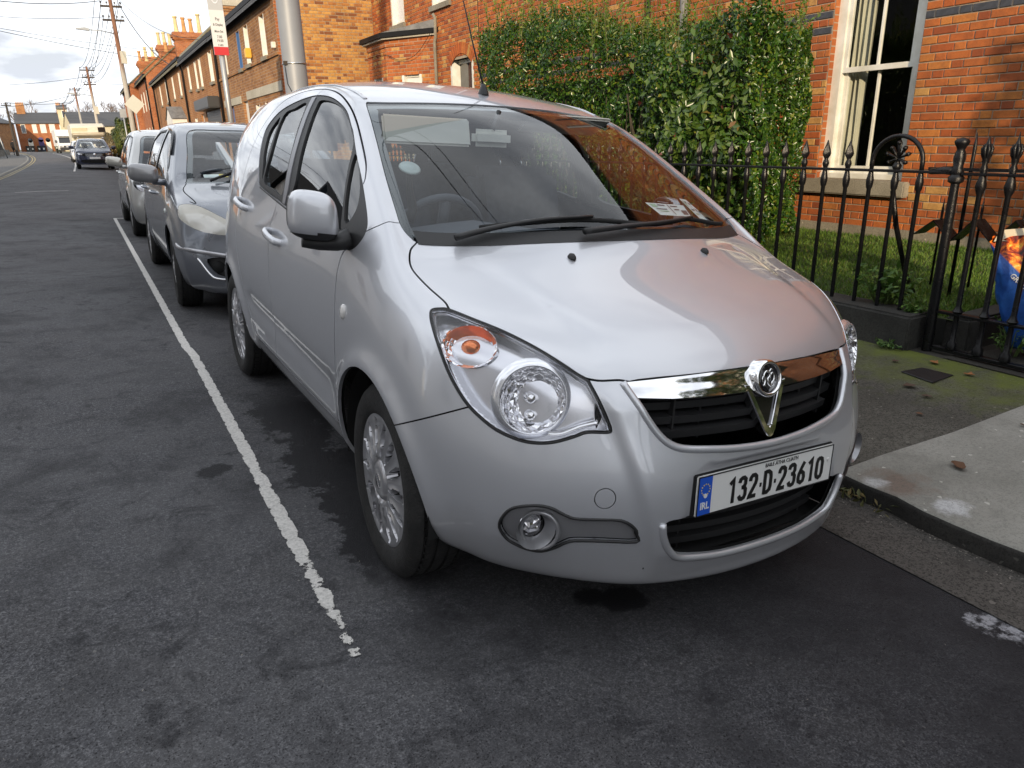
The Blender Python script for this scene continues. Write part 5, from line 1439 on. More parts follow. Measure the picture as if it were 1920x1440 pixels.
  cuts.append([ribbon(f([(-.850, -.20, .555), (-.80, -.30, .602), (-.733, -.413, .658), (-.712, -.44, .672)]), d((-.85, -.5, .1)), .0042)])
  # tow-eye cover / filler ring drawn as a fine ring groove
 ring = [(-.481 + .0245 * math.cos(a), -.668 - .010 * math.cos(a), .465 + .0265 * math.sin(a)) for a in [2 * math.pi * k / 28 for k in range(28)]]
 for c in cuts:
  for x in c: sk.cut(x)
 sk.cut(annulus(ring, dF, .0024))
 sk.cut(annulus([(-x_, y_, z_) for x_, y_, z_ in ring], mx(dF), .0024))
 bm = sk.skin(sk.solid)
 bm.faces.index_update(); bm.verts.index_update()
 comps = sorted(islands(bm), key=len, reverse=True)
 print('panels', len(comps), [len(c) for c in comps[:24]])
 big = [c for c in comps if len(c) >= 8]
 # the window frame over the front door belongs to that door
 def ctr_of(c): return sum((f.calc_center_median() for f in c), Vector()) / len(c)
 merged = []
 for c in big:
  cc = ctr_of(c)
  if abs(cc.x) > .5 and cc.z > 1.2 and cc.y < 1.2:
   for m_ in merged:
    mc = ctr_of(m_)
    if mc.x * cc.x > 0 and .4 < mc.z < .95 and .5 < mc.y < 1.2: m_ += c; break
   else: merged.append(c)
  else: merged.append(c)
 for comp in merged:
  c = sum((f.calc_center_median() for f in comp), Vector()) / len(comp)
  ax = abs(c.x)
  mny = min(v.co.y for f in comp for v in f.verts); mxy = max(v.co.y for f in comp for v in f.verts)
  if len(comp) < 400 and abs(c.z - .465) < .03 and c.y < -.6: nm = 'towing_eye_cover'
  elif ax < .1 and c.y < 0 and c.z > .75: nm = 'bonnet'
  elif ax < .2 and c.y < 0: nm = 'front_bumper'
  elif ax > .5 and mxy < .6 and c.z > .4: nm = 'wing'
  elif ax > .5 and .2 < c.y < 1.3 and mxy < 1.5: nm = 'front_door'
  elif ax > .5 and mny > 1.1 and mxy < 2.25: nm = 'rear_door'
  elif ax < .2: nm = 'body_shell'
  else: nm = 'body_panel'
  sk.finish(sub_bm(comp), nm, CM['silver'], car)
 bm.free()

 # --- glazing
 ws_c = plug(WS, dW, inn=.1, grow=-.002); fr_c = plug(FR, dW, inn=.1)
 wsg = sk.piece('windscreen', CM['glass'], car, ws_c, offset=-.004, ret=.004)
 sk.piece('screen_border', CM['black_gloss'], wsg, ws_c, minus=(fr_c,), offset=-.0075, ret=.002)
 rw = sk.piece('rear_window', CM['glass_side'], car, plug(REAR, (0, 1, .2), inn=.3, grow=-.002), offset=-.004, ret=.004)
 for s in (0, 1):
  f = (lambda p: mirx(p)) if s else (lambda p: p); d = mx(dS) if s else dS
  gl = [plug(f(p), d, inn=.1) for p in (FG, RG, RQ, QG)]
  fo = sk.piece('window_frame', CM['black_plastic'], car, plug(f(DLO), d, inn=.1, grow=-.001), minus=gl, offset=-.003, ret=.014)
  for p, nm in ((FG, 'door_window'), (RG, 'door_window'), (RQ, 'quarter_window'), (QG, 'quarter_window')):
   sk.piece(nm, CM['glass_side'], car, plug(f(p), d, inn=.1, grow=.003), offset=-.010, ret=0)
  # bright upper part of the centre pillar
  pil = [(-.60, 1.315, 1.474), (-.60, 1.262, 1.474), (-.70, 1.215, 1.29), (-.765, 1.172, 1.10), (-.775, 1.182, 1.045), (-.775, 1.222, 1.05), (-.70, 1.268, 1.29)]
  sk.piece('pillar_cover', plain('pillar_cover_%d' % s, (.28, .28, .30), .35, .4), car, plug(f(pil), d, inn=.1, smooth=False), offset=.0005, ret=.004)
  # belt moulding
  mb = MB(); path = f([(-.786, .42, .968), (-.786, .66, .988), (-.785, 1.05, 1.022), (-.781, 1.31, 1.050), (-.772, 1.69, 1.092)])
  mb.tube(crom(path, 4), .006, 6, sx=.7); mb.build('belt_moulding', CM['black_plastic'], car, smooth=True)

 # --- headlamps
 for s in (0, 1):
  f = (lambda p: mirx(p)) if s else (lambda p: p); d = mx(dHL) if s else dHL; sx = 1 if s else -1
  pl = plug(f(HL), d, inn=.14, grow=-.001)
  lamp = empty('headlamp'); lamp.parent = car
  lens = sk.piece('lens', CM['lens'], lamp, pl, offset=-.001, ret=.006)
  # the chrome bowl behind the lens: the same outline sunk inwards
  bm = sk.skin(sk.take(plug(f(HL), d, inn=.14, grow=-.005)))
  N0 = [v.co.copy() for v in bm.verts]
  be = [e for e in bm.edges if len(e.link_faces) == 1]
  ret = bmesh.ops.extrude_edge_only(bm, edges=be)
  oldb = set(v for e in be for v in e.verts)
  dd = Vector(d).normalized()
  newv = [g for g in ret['geom'] if isinstance(g, bmesh.types.BMVert)]
  ns = set(newv)
  for v in bm.verts:
   if v not in ns:
    v.co -= dd * .055
  bmesh.ops.recalc_face_normals(bm, faces=bm.faces)
  m2 = bpy.data.meshes.new('lamp_bowl'); bm.to_mesh(m2); bm.free()
  link('lamp_bowl', m2, CM['lamp_silver'], lamp, smooth=True)
  # dark gasket round the lamp
  gk = MB(); gk.tube([Vector(p) - dd * .004 for p in crom(f(HL), 3, True)], .0032, 6, closed=True); gk.build('gasket', CM['black_plastic'], lamp, smooth=True)
  # main reflector
  ctr = Vector((sx * -1 * -.618, -.500, .700)) if False else Vector((sx * .604, -.508, .690))
  ax = Vector((sx * .34, -.90, .16)).normalized()
  Mr = Matrix.Translation(ctr) @ ax.to_track_quat('Z', 'Y').to_matrix().to_4x4()
  k = 1.0
  MB().lathe([(.016 * k, -.050), (.030 * k, -.047), (.050 * k, -.038), (.066 * k, -.022), (.078 * k, .002), (.082 * k, .012)], 40, M=Mr).build('reflector', CM['facets'], lamp, smooth=True)
  MB().lathe([(.082 * k, .010), (.083 * k, .013), (.087 * k, .013), (.098 * k, .0), (.102 * k, -.010)], 48, M=Mr).build('bezel', CM['lamp_silver'], lamp, smooth=True)
  MB().lathe([(.0, -.004), (.009, -.005), (.013, -.010), (.014, -.05)], 20, M=Mr).build('bulb_shield', CM['chrome'], lamp, smooth=True)
  MB().lathe([(.0, -.006), (.009, -.006), (.012, -.012), (.013, -.04)], 16, M=Mr @ Matrix.Translation((.0, -.044, .0))).build('side_bulb', CM['chrome'], lamp, smooth=True)
  # indicator
  c2 = Vector((sx * .690, -.335, .792)); ax2 = Vector((sx * .60, -.70, .40)).normalized()
  M2 = Matrix.Translation(c2) @ ax2.to_track_quat('Z', 'Y').to_matrix().to_4x4() @ Matrix.Diagonal((1.75, 1.35, 1.1, 1))
  MB().lathe([(.006, -.03), (.022, -.026), (.034, -.014), (.040, .0), (.042, .004)], 28, M=M2).build('indicator', [CM['facets'], CM['amber']], lamp, smooth=True)
  io = lamp.children[-1]; io = [q_ for q_ in lamp.children if q_.name.startswith('indicator')][0]; Mi2 = M2.inverted()
  io.data.polygons.foreach_set('material_index', [1 if (lambda l_: l_.y > .012 and l_.z < -.004 or (l_.y < -.026 and abs(l_.x) < .012))(Mi2 @ q_.center) else 0 for q_ in io.data.polygons])
  MB().lathe([(.0, .0), (.012, -.002), (.016, -.02)], 16, M=M2).build('indicator_bulb', CM['amber'], lamp, smooth=True)
  # inner lower chrome fin
  fin = MB().tube(crom(f([(-.575, -.545, .608), (-.55, -.565, .612), (-.51, -.588, .632), (-.475, -.610, .645)]), 5), .013, 8, sy=.5); fin.build('chrome_fin', CM['chrome'], lamp, smooth=True)

 # --- grille
 gr = empty('grille'); gr.parent = car
 BARl = [(-.408, -.618, .7405), (-.394, -.640, .706), (-.30, -.672, .700), (-.2, -.692, .698), (-.1, -.702, .697)]
 BAR = BARl + [(0, -.705, .697)] + mirx(BARl)[::-1] + [(.2, -.66, .748), (0, -.672, .7505), (-.2, -.66, .748)]
 sk.piece('chrome_bar', CM['chrome'], gr, plug(BAR, dG, inn=.1, smooth=False), offset=.001, ret=.02)
 def slat(z0, hw, yb, name='slat'):
  mb = MB(); n = 16; vs = []; fs = []
  for i in range(n + 1):
   x = -hw + 2 * hw * i / n; yy = yb + .19 * (x / .42) ** 2 * .42
   vs += [(x, yy, z0 + .011), (x, yy + .004, z0 - .010), (x, yy + .038, z0 - .004), (x, yy + .036, z0 + .014)]
  for i in range(n):
   for k in range(4): fs.append((i * 4 + k, i * 4 + (k + 1) % 4, i * 4 + 4 + (k + 1) % 4, i * 4 + 4 + k))
  mb.add(vs, fs); return mb.build(name, CM['black_plastic'], gr, angle=40, fix=True)
 for z0, hw, yb in ((.672, .375, -.690), (.636, .355, -.700), (.600, .315, -.708)): slat(z0, hw, yb)
 for x in (-.28, -.19, -.10, .10, .19, .28):
  MB().cbox((x, -.655, .635), (.006, .02, .12)).build('strut', CM['black_plastic'], gr)
 for z0, hw, yb in ((.372, .325, -.720), (.338, .312, -.722), (.304, .285, -.724)): slat(z0, hw, yb, 'lower_slat')
 for x in (-.24, -.12, 0, .12, .24):
  MB().cbox((x, -.675, .335), (.006, .02, .12)).build('strut', CM['black_plastic'], gr)
 # rolled silver edge of the two openings
 for loop, nm in ((GRl + [(0, -.738, .559)] + mirx(GRl)[::-1], 'grille_surround'), (LGl + [(0, -.754, .270)] + mirx(LGl)[::-1], 'lower_surround')):
  pts = []
  for p in crom(loop, 4):
   loc, nr, fi, di = sk.bvh.find_nearest(p); pts.append(loc - nr * .003)
  off = []
  for i, p in enumerate(pts):
   t = pts[min(i + 1, len(pts) - 1)] - pts[max(i - 1, 0)]; sdir = t.cross(Vector((0, -1, 0))).normalized()
   out_ = sdir if (p + sdir * .02 - Vector((0, p.y, .65 if nm[0] == 'g' else .36))).length > (p - Vector((0, p.y, .65 if nm[0] == 'g' else .36))).length else -sdir
   off.append(p + out_ * .004)
  MB().tube(off, .0105, 10).build(nm, CM['silver'], car, smooth=True)
 # winged emblem: a chrome V with a round badge on top
 em = empty('emblem'); em.parent = gr
 Y0 = -.742
 def vshape(o, i, t): return None
 Vp = [(-.060, .718), (-.046, .722), (-.012, .600), (0, .588), (.012, .600), (.046, .722), (.060, .718), (.040, .660), (.020, .585), (.010, .570), (0, .566), (-.010, .570), (-.020, .585), (-.040, .660)]
 outer = [(-.082, .716), (-.066, .690), (-.022, .590), (-.010, .575), (0, .571), (.010, .575), (.022, .590), (.066, .690), (.082, .716)]
 inner = [(.058, .714), (.046, .686), (.009, .606), (0, .600), (-.009, .606), (-.046, .686), (-.058, .714)]
 def yv(zz): return -.744 + (zz - .57) * .30
 mb = MB(); poly = [Vector((a, yv(b), b)) for a, b in outer + inner]
 n = len(poly); mb.add(poly + [p + Vector((0, .03, 0)) for p in poly], [tuple(range(n))] + [(i, n + i, n + (i + 1) % n, (i + 1) % n) for i in range(n)])
 mb.build('emblem_wings', CM['chrome'], em, bevel=(.003, 2), angle=50)
 fillp = [Vector((a, yv(b) + .008, b)) for a, b in inner]
 mb = MB().add(fillp, [tuple(range(len(fillp)))]); mb.build('emblem_infill', plain('chrome_dark_reflection', (.10, .10, .105), .12, .9), em, fix=True)  # chrome colour darkened to carry a dark reflection in the infill
 Mb = Matrix.Translation((0, -.698, .722)) @ Vector((0, -.97, .24)).to_track_quat('Z', 'Y').to_matrix().to_4x4()
 MB().lathe([(.036, .0), (.0375, .012), (.041, .017), (.046, .016), (.050, .010), (.051, -.03)], 48, M=Mb).build('badge_ring', CM['chrome'], em, smooth=True)
 MB().lathe([(0, .010), (.034, .008), (.038, .004)], 40, M=Mb).build('badge_disc', CM['black_gloss'], em, smooth=True)
 gmb = MB()
 for path, r in (([(-.020, -.018), (-.014, -.004), (-.018, .010), (-.008, .020), (.002, .016), (.004, .006), (-.004, .0), (-.002, -.012), (.006, -.020)], .0034), ([(.004, .006), (.014, .014), (.020, .006), (.018, -.006), (.010, -.012), (.014, -.020)], .003), ([(.002, .016), (.010, .024), (.016, .022)], .0026), ([(-.018, .010), (-.024, .002), (-.022, -.008)], .0024)):
  gmb.tube([Mb @ Vector((a, b, .0115)) for a, b in crom([(p[0], p[1], 0) for p in path], 4) for a, b in [(a, b)]] if False else [Mb @ Vector((p.x, p.y, .0115)) for p in crom([(q[0], q[1], 0) for q in path], 4)], r, 6)
 gmb.build('badge_relief', CM['chrome'], em, smooth=True)

 MB().box((-.46, -.585, .54), (.46, -.575, .74)).box((-.44, -.60, .262), (.44, -.59, .43)).box((-.37, -.705, .256), (.37, -.601, .261)).box((.375, -.69, .262), (.38, -.601, .43)).box((-.38, -.69, .262), (-.375, -.601, .43)).build('grille_backing', CM['liner'], gr)
 # --- number plate and its recess
 number_plate(car, Matrix.Translation((0, -.752, .4567)) @ Matrix.Rotation(-.0313, 4, 'X'), '132-D-23610')
 MB().cbox((0, -.741, .457), (.53, .012, .115)).build('plate_holder', CM['black_plastic'], car, bevel=(.003, 2), angle=40)

 # --- fog lamps
 for s in (0, 1):
  f = (lambda p: mirx(p)) if s else (lambda p: p); d = mx(dF) if s else dF; sx = 1 if s else -1
  fl = empty('fog_lamp'); fl.parent = car
  eye = [(-.612 + (.048 * math.cos(a)) * .78, -.581 - .048 * math.cos(a) * .60, .3665 + .050 * math.sin(a)) for a in [2 * math.pi * k / 24 for k in range(24)]]
  ep = plug(f(eye), d, inn=.1)
  sk.piece('fog_bezel', CM['fog_grey'], fl, plug(f(FOG), d, inn=.1, grow=-.004), minus=(ep,), offset=-.011, ret=.02)
  MB().tube([Vector((p_.x * (-1 if s else 1), p_.y, p_.z)) for p_ in crom(FOG, 3, True)], .0042, 6, closed=True).build('fog_seal', CM['black_plastic'], fl, smooth=True)
  pr = MB(); pr.tube([Vector(p) for p in f(crom(eye, 2, True))] if False else [Vector((p.x * (-1 if s else 1), p.y, p.z)) for p in crom(eye, 2, True)], .0055, 8, closed=True); pr.build('fog_rim', CM['fog_grey'], fl, smooth=True)
  Mf = Matrix.Translation((sx * .618, -.555, .372)) @ Vector((sx * .22, -.97, .02)).to_track_quat('Z', 'Y').to_matrix().to_4x4()
  MB().lathe([(.034, .0), (.052, .034)], 28, M=Mf).build('fog_tunnel', CM['fog_grey'], fl, smooth=True)
  MB().lathe([(0, .004), (.015, .003), (.027, -.001), (.032, -.006)], 24, M=Mf).build('fog_lens', CM['facets'], fl, smooth=True)
  MB().lathe([(0, .009), (.018, .007), (.031, .001), (.034, -.004)], 24, M=Mf).build('fog_glass', CM['lens'], fl, smooth=True)

 # --- wheels
 st = R(-2.5)
 for s in (-1, 1):
  for yc, ang in ((0, st), (2.36, 0)):
   M = Matrix.Translation((s * .728, yc, .3015)) @ Matrix.Rotation(ang, 4, 'Z')
   if s < 0: M = M @ Matrix.Rotation(math.pi, 4, 'Z')
   M = M @ Matrix.Rotation(.3 + yc, 4, 'X')
   wheel(car, M)
   arc = MB(); vs_ = []; fs_ = []
   for q in range(33):
    a_ = R(-8) + R(196) * q / 32; yy_ = yc + (.03 if yc == 0 else 0) + .352 * math.cos(a_); zz_ = .302 + .352 * math.sin(a_)
    vs_ += [(s * .56, yy_, zz_), (s * .80, yy_, zz_)]
   for q in range(32): fs_.append((2 * q, 2 * q + 1, 2 * q + 3, 2 * q + 2))
   arc.add(vs_, fs_); arc.build('wheel_well', CM['liner'], car, smooth=True)
   MB().box((s * .55 - .005, yc - .36, .20), (s * .55 + .005, yc + .38, .64)).build('wheel_well_back', CM['liner'], car)
 MB().box((-.55, -.45, .23), (.55, 2.8, .26)).build('floor_pan', CM['liner'], car)

 # --- door mirrors
 for sx in (-1, 1):
  dm = empty('door_mirror'); dm.parent = car
  if sx > 0: dm.matrix_local = Matrix.Translation((.775, .50, -.03)) @ Matrix.Rotation(R(80), 4, 'Z') @ Matrix.Translation((-.80, -.31, 0))   # folded in on the kerb side
  C = Vector((sx * .900, .325, 1.070))
  # housing: a squashed superellipsoid, flat towards the rear
  vs = []; fs = []; mi = []; nu, nv = 28, 18
  for i in range(nv + 1):
   ph = -math.pi / 2 + math.pi * i / nv
   for k in range(nu):
    th = 2 * math.pi * k / nu
    e = .62
    cs = lambda q: math.copysign(abs(math.cos(q)) ** e, math.cos(q)); sn = lambda q: math.copysign(abs(math.sin(q)) ** e, math.sin(q))
    X = cs(ph) * cs(th); Y = cs(ph) * sn(th); Z = sn(ph)
    wx = .070 * (1 - .08 * Z); hz = .074
    yy = Y * .058 if Y < 0 else Y * .040
    vs.append((C.x + X * wx - sx * .0, C.y + yy + .028 * sx * X * -1 * -1 * 0 + .018 * (X * sx), C.z + Z * hz + .008 * X * sx))
  for i in range(nv):
   for k in range(nu):
    fs.append((i * nu + k, i * nu + (k + 1) % nu, (i + 1) * nu + (k + 1) % nu, (i + 1) * nu + k)); 
    zc_ = (vs[i * nu + k][2] + vs[(i + 1) * nu + k][2]) / 2 - C.z; yc_ = vs[i * nu + k][1] - C.y
    mi.append(1 if zc_ < -.050 or yc_ > .020 + .012 * (vs[i * nu + k][0] - C.x) * sx / .07 else 0)
  mb = MB(); mb.add(vs, fs); mb.m = mi
  mb.build('mirror_housing', [CM['silver'], CM['black_plastic']], dm, fix=True, angle=60)
  arm = MB(); arm.tube([(sx * .93, .34, .990), (sx * .88, .335, .984), (sx * .83, .325, .985), (sx * .785, .31, 1.0)], [.018, .022, .026, .034], 12, sy=1.0, sx=1.2); arm.build('mirror_arm', CM['black_plastic'], dm, smooth=True)
  MB().cbox((C.x, C.y + .040, C.z), (.12, .004, .11)).build('mirror_glass', CM['chrome'], dm, bevel=(.001, 1))

 # --- door handles, repeaters
 for s in (-1, 1):
  for yc, zc_, dz in ((1.245, .912, .016), (1.985, 1.004, .016)):
   h = empty('door_handle'); h.parent = car
   loc, nr, fi, di = sk.bvh.find_nearest(Vector((s * .83, yc, zc_)))
   a = Vector((0, -.098, -dz)); nrv = nr
   path = [loc + a - nr * .01, loc + a * .96 + nr * .014, loc + a * .75 + nr * .030, loc + nr * .036, loc - a * .75 + nr * .030, loc - a * .96 + nr * .014, loc - a - nr * .01]
   MB().tube(crom(path, 4), .0125, 10, sx=.8, sy=1.25).build('grip', CM['chrome_soft'] if False else CM['silver'], h, smooth=True)
  loc, nr, fi, di = sk.bvh.find_nearest(Vector((s * .83, .272, .776)))
  MB().lathe([(.022, -.002), (.0215, .004), (.015, .009), (0, .011)], 24, M=Matrix.Translation(loc) @ nr.to_track_quat('Z', 'Y').to_matrix().to_4x4() @ Matrix.Diagonal((.85, 1.1, 1, 1))).build('side_repeater', plain('repeater', (.72, .70, .68), .15, coat=1), car, smooth=True)

 # --- wipers, cowl, nozzles, aerial
 def on_ws(x, t, lift=.02):
  # a point above the screen: t 0 at the base, 1 at the header
  p = Vector((x, -.08 + .84 * t + .17 * (abs(x) / .65) ** 2 * (1 - t), 1.02 + .43 * t)); loc, nr, fi, di = sk.bvh.find_nearest(p); return loc + nr * lift
 cw = MB(); n = 20; vs = []; fs = []
 for i in range(n + 1):
  x = -.66 + 1.32 * i / n
  yb = -.088 + .165 * (abs(x) / .66) ** 2.0
  p0 = sk.bvh.find_nearest(Vector((x, yb - .012, 1.0)))[0]; p1 = sk.bvh.find_nearest(Vector((x, yb + .035, 1.03)))[0]
  vs += [p0 + Vector((0, 0, .002)), p1 + Vector((0, 0, .006))]
 for i in range(n): fs.append((2 * i, 2 * i + 2, 2 * i + 3, 2 * i + 1))
 cw.add(vs, fs); cw.build('cowl_panel', CM['black_plastic'], car, fix=True)
 for arm_p, blade_p in (([(-.56, .022, 1.012), (-.47, .020, 1.028), (-.30, .004, 1.055), (-.10, -.012, 1.064)], [(-.47, .045, 1.045), (-.30, .012, 1.060), (-.09, -.015, 1.068), (.06, -.035, 1.055), (.16, -.03, 1.045)]),
                           ([(-.17, -.075, 1.020), (-.05, -.070, 1.030), (.16, -.040, 1.042), (.36, .03, 1.055)], [(.0, -.04, 1.040), (.18, -.025, 1.048), (.36, .035, 1.058), (.50, .062, 1.040), (.58, .085, 1.036)])):
  wp_ = empty('wiper'); wp_.parent = car
  def lifted(pts, h):
   o_ = []
   for p_ in crom(pts, 4):
    loc, nr, fi, di = sk.bvh.find_nearest(p_); o_.append(loc + nr * h)
   return o_
  MB().tube(lifted(blade_p, .012), .0055, 6, sy=1.4, sx=.8).build('blade', CM['rubber'], wp_, smooth=True)
  ap = lifted(arm_p, .026); n_ = len(ap)
  MB().tube(ap, [.014 - .008 * k_ / n_ for k_ in range(n_)], 8, sx=1.0, sy=.75).build('arm', CM['black_plastic'], wp_, smooth=True)
 for s in (-1, 1):
  loc, nr, fi, di = sk.bvh.find_nearest(Vector((s * .268, -.165, .985)))
  MB().lathe([(.014, -.002), (.013, .006), (.007, .014), (0, .015)], 14, M=Matrix.Translation(loc) @ Matrix.Diagonal((.8, 1.3, 1, 1))).build('washer_nozzle', CM['black_plastic'], car, smooth=True)
 an = empty('aerial'); an.parent = car
 loc, nr, fi, di = sk.bvh.find_nearest(Vector((.015, .955, 1.52)))
 MB().lathe([(.026, -.003), (.022, .010), (.013, .030), (.008, .040), (0, .042)], 16, M=Matrix.Translation(loc) @ Matrix.Diagonal((.8, 1.3, 1, 1))).build('aerial_base', CM['black_plastic'], an, smooth=True)
 MB().tube([loc + Vector((0, .0, .03)), loc + Vector((0, .10, .20)), loc + Vector((0, .20, .385))], [.0042, .0032, .0026], 6).build('mast', CM['rubber'], an, smooth=True)
 # roof joint mouldings
 for s in (-1, 1):
  path = [sk.bvh.find_nearest(Vector((s * w_, y_, z_)))[0] + Vector((0, 0, .001)) for w_, y_, z_ in ((.535, .86, 1.46), (.535, 1.0, 1.51), (.53, 1.3, 1.54), (.52, 1.8, 1.55), (.51, 2.5, 1.53))]
  MB().tube(crom(path, 5), .0065, 6, sx=1.3, sy=.5).build('roof_moulding', CM['silver'], car, smooth=True)

 # --- cabin
 MB().add([(-.54, .84, 1.415), (.54, .84, 1.415), (.54, 2.7, 1.47), (-.54, 2.7, 1.47), (-.3, 1.7, 1.53), (.3, 1.7, 1.53)], [(0, 1, 5, 4), (4, 5, 2, 3), (0, 4, 3), (1, 2, 5)]).build('headlining', CM['headliner'], car)
 D = MB(); n = 12; vs = []; fs = []
 prof = [(-.02, .93), (.12, 1.00), (.30, 1.015), (.42, .985), (.47, .90), (.48, .70), (.40, .60)]
 for i in range(n + 1):
  x = -.70 + 1.40 * i / n; hump = .035 * math.exp(-((x + .36) / .16) ** 2)
  for (yy, zz) in prof: vs.append((x, yy + .10 * (abs(x) / .7) ** 2, zz + (hump if yy > .1 and zz > .95 else 0)))
 m_ = len(prof)
 for i in range(n):
  for k in range(m_ - 1): fs.append((i * m_ + k, i * m_ + k + 1, (i + 1) * m_ + k + 1, (i + 1) * m_ + k))
 D.add(vs, fs); D.build('dashboard', CM['dash'], car, smooth=True, fix=True)
 swM = Matrix.Translation((-.36, .60, .955)) @ Matrix.Rotation(R(-62), 4, 'X')
 sw = empty('steering_wheel'); sw.parent = car
 MB().tube([swM @ Vector((.18 * math.cos(a), .18 * math.sin(a), 0)) for a in [2 * math.pi * k / 36 for k in range(36)]], .015, 8, closed=True).build('rim', CM['dash'], sw, smooth=True)
 sp = MB()
 for a in (0, math.pi, -math.pi / 2): sp.tube([swM @ Vector((.04 * math.cos(a), .04 * math.sin(a), -.02)), swM @ Vector((.17 * math.cos(a), .17 * math.sin(a), 0))], .014, 6, sx=1.6)
 sp.build('spokes', CM['dash'], sw, smooth=True)
 MB().lathe([(0, .02), (.05, .012), (.065, -.02)], 20, M=swM).build('hub', CM['dash'], sw, smooth=True)
 def seat(x, yb, w_=.50):
  s_ = empty('seat'); s_.parent = car
  MB().box((x - w_ / 2, yb - .50, .50), (x + w_ / 2, yb + .05, .66)).build('cushion', CM['seat'], s_, bevel=(.05, 4), angle=60)
  Mb_ = Matrix.Translation((x, yb, .62)) @ Matrix.Rotation(R(-14), 4, 'X')
  MB().box((-w_ / 2, -.07, 0), (w_ / 2, .07, .62), M=Mb_).build('backrest', CM['seat'], s_, bevel=(.055, 4), angle=60)
  MB().box((-.14, -.05, .67), (.14, .05, .87), M=Mb_).build('headrest', CM['seat'], s_, bevel=(.045, 4), angle=60)
  pr = MB()
  for q in (-.06, .06): pr.tube([Mb_ @ Vector((q, 0, .60)), Mb_ @ Vector((q, 0, .70))], .007, 8)
  pr.build('headrest_posts', CM['chrome_soft'], s_, smooth=True)
 seat(-.36, 1.15); seat(.36, 1.15)
 seat(-.30, 2.15, .60); seat(.30, 2.15, .60)
 # sun visors (the driver's is folded down), mirror, holder, papers
 Mv = Matrix.Translation((-.395, .615, 1.389)) @ Matrix.Rotation(R(-12), 4, 'X')
 MB().box((-.170, -.008, -.098), (.170, .008, .002), M=Mv).build('sun_visor', CM['visor'], car, bevel=(.007, 2), angle=20)
 Mv = Matrix.Translation((.335, .745, 1.432)) @ Matrix.Rotation(R(66), 4, 'X')
 MB().box((-.20, -.008, -.145), (.20, .008, .005), M=Mv).build('sun_visor', CM['visor'], car, bevel=(.007, 2), angle=20)
 rm = empty('interior_mirror'); rm.parent = car
 MB().box((-.19, .635, 1.297), (-.02, .675, 1.361)).build('mirror_shell', CM['visor'], rm, bevel=(.018, 4), angle=60)
 MB().tube([(-.10, .655, 1.36), (-.06, .68, 1.43)], .010, 8).build('mirror_stem', CM['black_plastic'], rm, smooth=True)
 ph = empty('phone_holder'); ph.parent = car
 q = sk.bvh.find_nearest(Vector((-.547, .395, 1.227)))[0] - Vector((0, -.52, .85)) * .012
 nrm = Vector((0, -.52, .85))
 Mq = Matrix.Translation(q) @ nrm.to_track_quat('Z', 'Y').to_matrix().to_4x4()
 MB().lathe([(0, .004), (.018, .004), (.022, .0), (.034, .002), (.038, -.004), (.02, -.012)], 24, M=Mq).build('suction_cup', plain('cup_grey', (.35, .40, .38), .3), ph, smooth=True)
 MB().tube([q - nrm * .01, q + Vector((.01, .03, -.07)), q + Vector((.03, .05, -.14)), q + Vector((.01, .05, -.18))], [.010, .012, .018, .022], 8).build('holder_arm', CM['black_plastic'], ph, smooth=True)
 # papers stuck inside the screen by the near-side pillar
 def paper(quad, name):
  c = []
  for q_ in quad:
   loc, nr, fi, di = sk.bvh.find_nearest(Vector(q_)); c.append(loc - nr * .010)
  pp = MB().add(c, [(0, 1, 2, 3)]).build(name, CM['paper'], car, fix=True)
  l = lambda u, v: c[0] * (1 - u) * (1 - v) + c[1] * u * (1 - v) + c[2] * u * v + c[3] * (1 - u) * v + nrm * .0015
  for i, (u0, u1, v0, v1, m_) in enumerate(((.06, .20, .10, .36, 'paper_green'), (.24, .44, .12, .20, 'ink'), (.10, .40, .46, .53, 'ink'), (.14, .40, .64, .70, 'paper_green'), (.52, .54, .08, .92, 'ink'), (.58, .78, .16, .24, 'ink'), (.62, .76, .42, .52, 'ink'), (.80, .96, .50, .88, 'ink'))):
   MB().add([l(u0, v0), l(u1, v0), l(u1, v1), l(u0, v1)], [(0, 1, 2, 3)]).build('print', CM[m_], pp, fix=True)
 paper([(.235, .115, 1.130), (.470, .168, 1.118), (.452, .100, 1.082), (.262, .055, 1.092)], 'paper_disc')
 paper([(.490, .215, 1.142), (.535, .225, 1.135), (.578, .105, 1.055), (.510, .095, 1.066)], 'paper_disc')
 return car
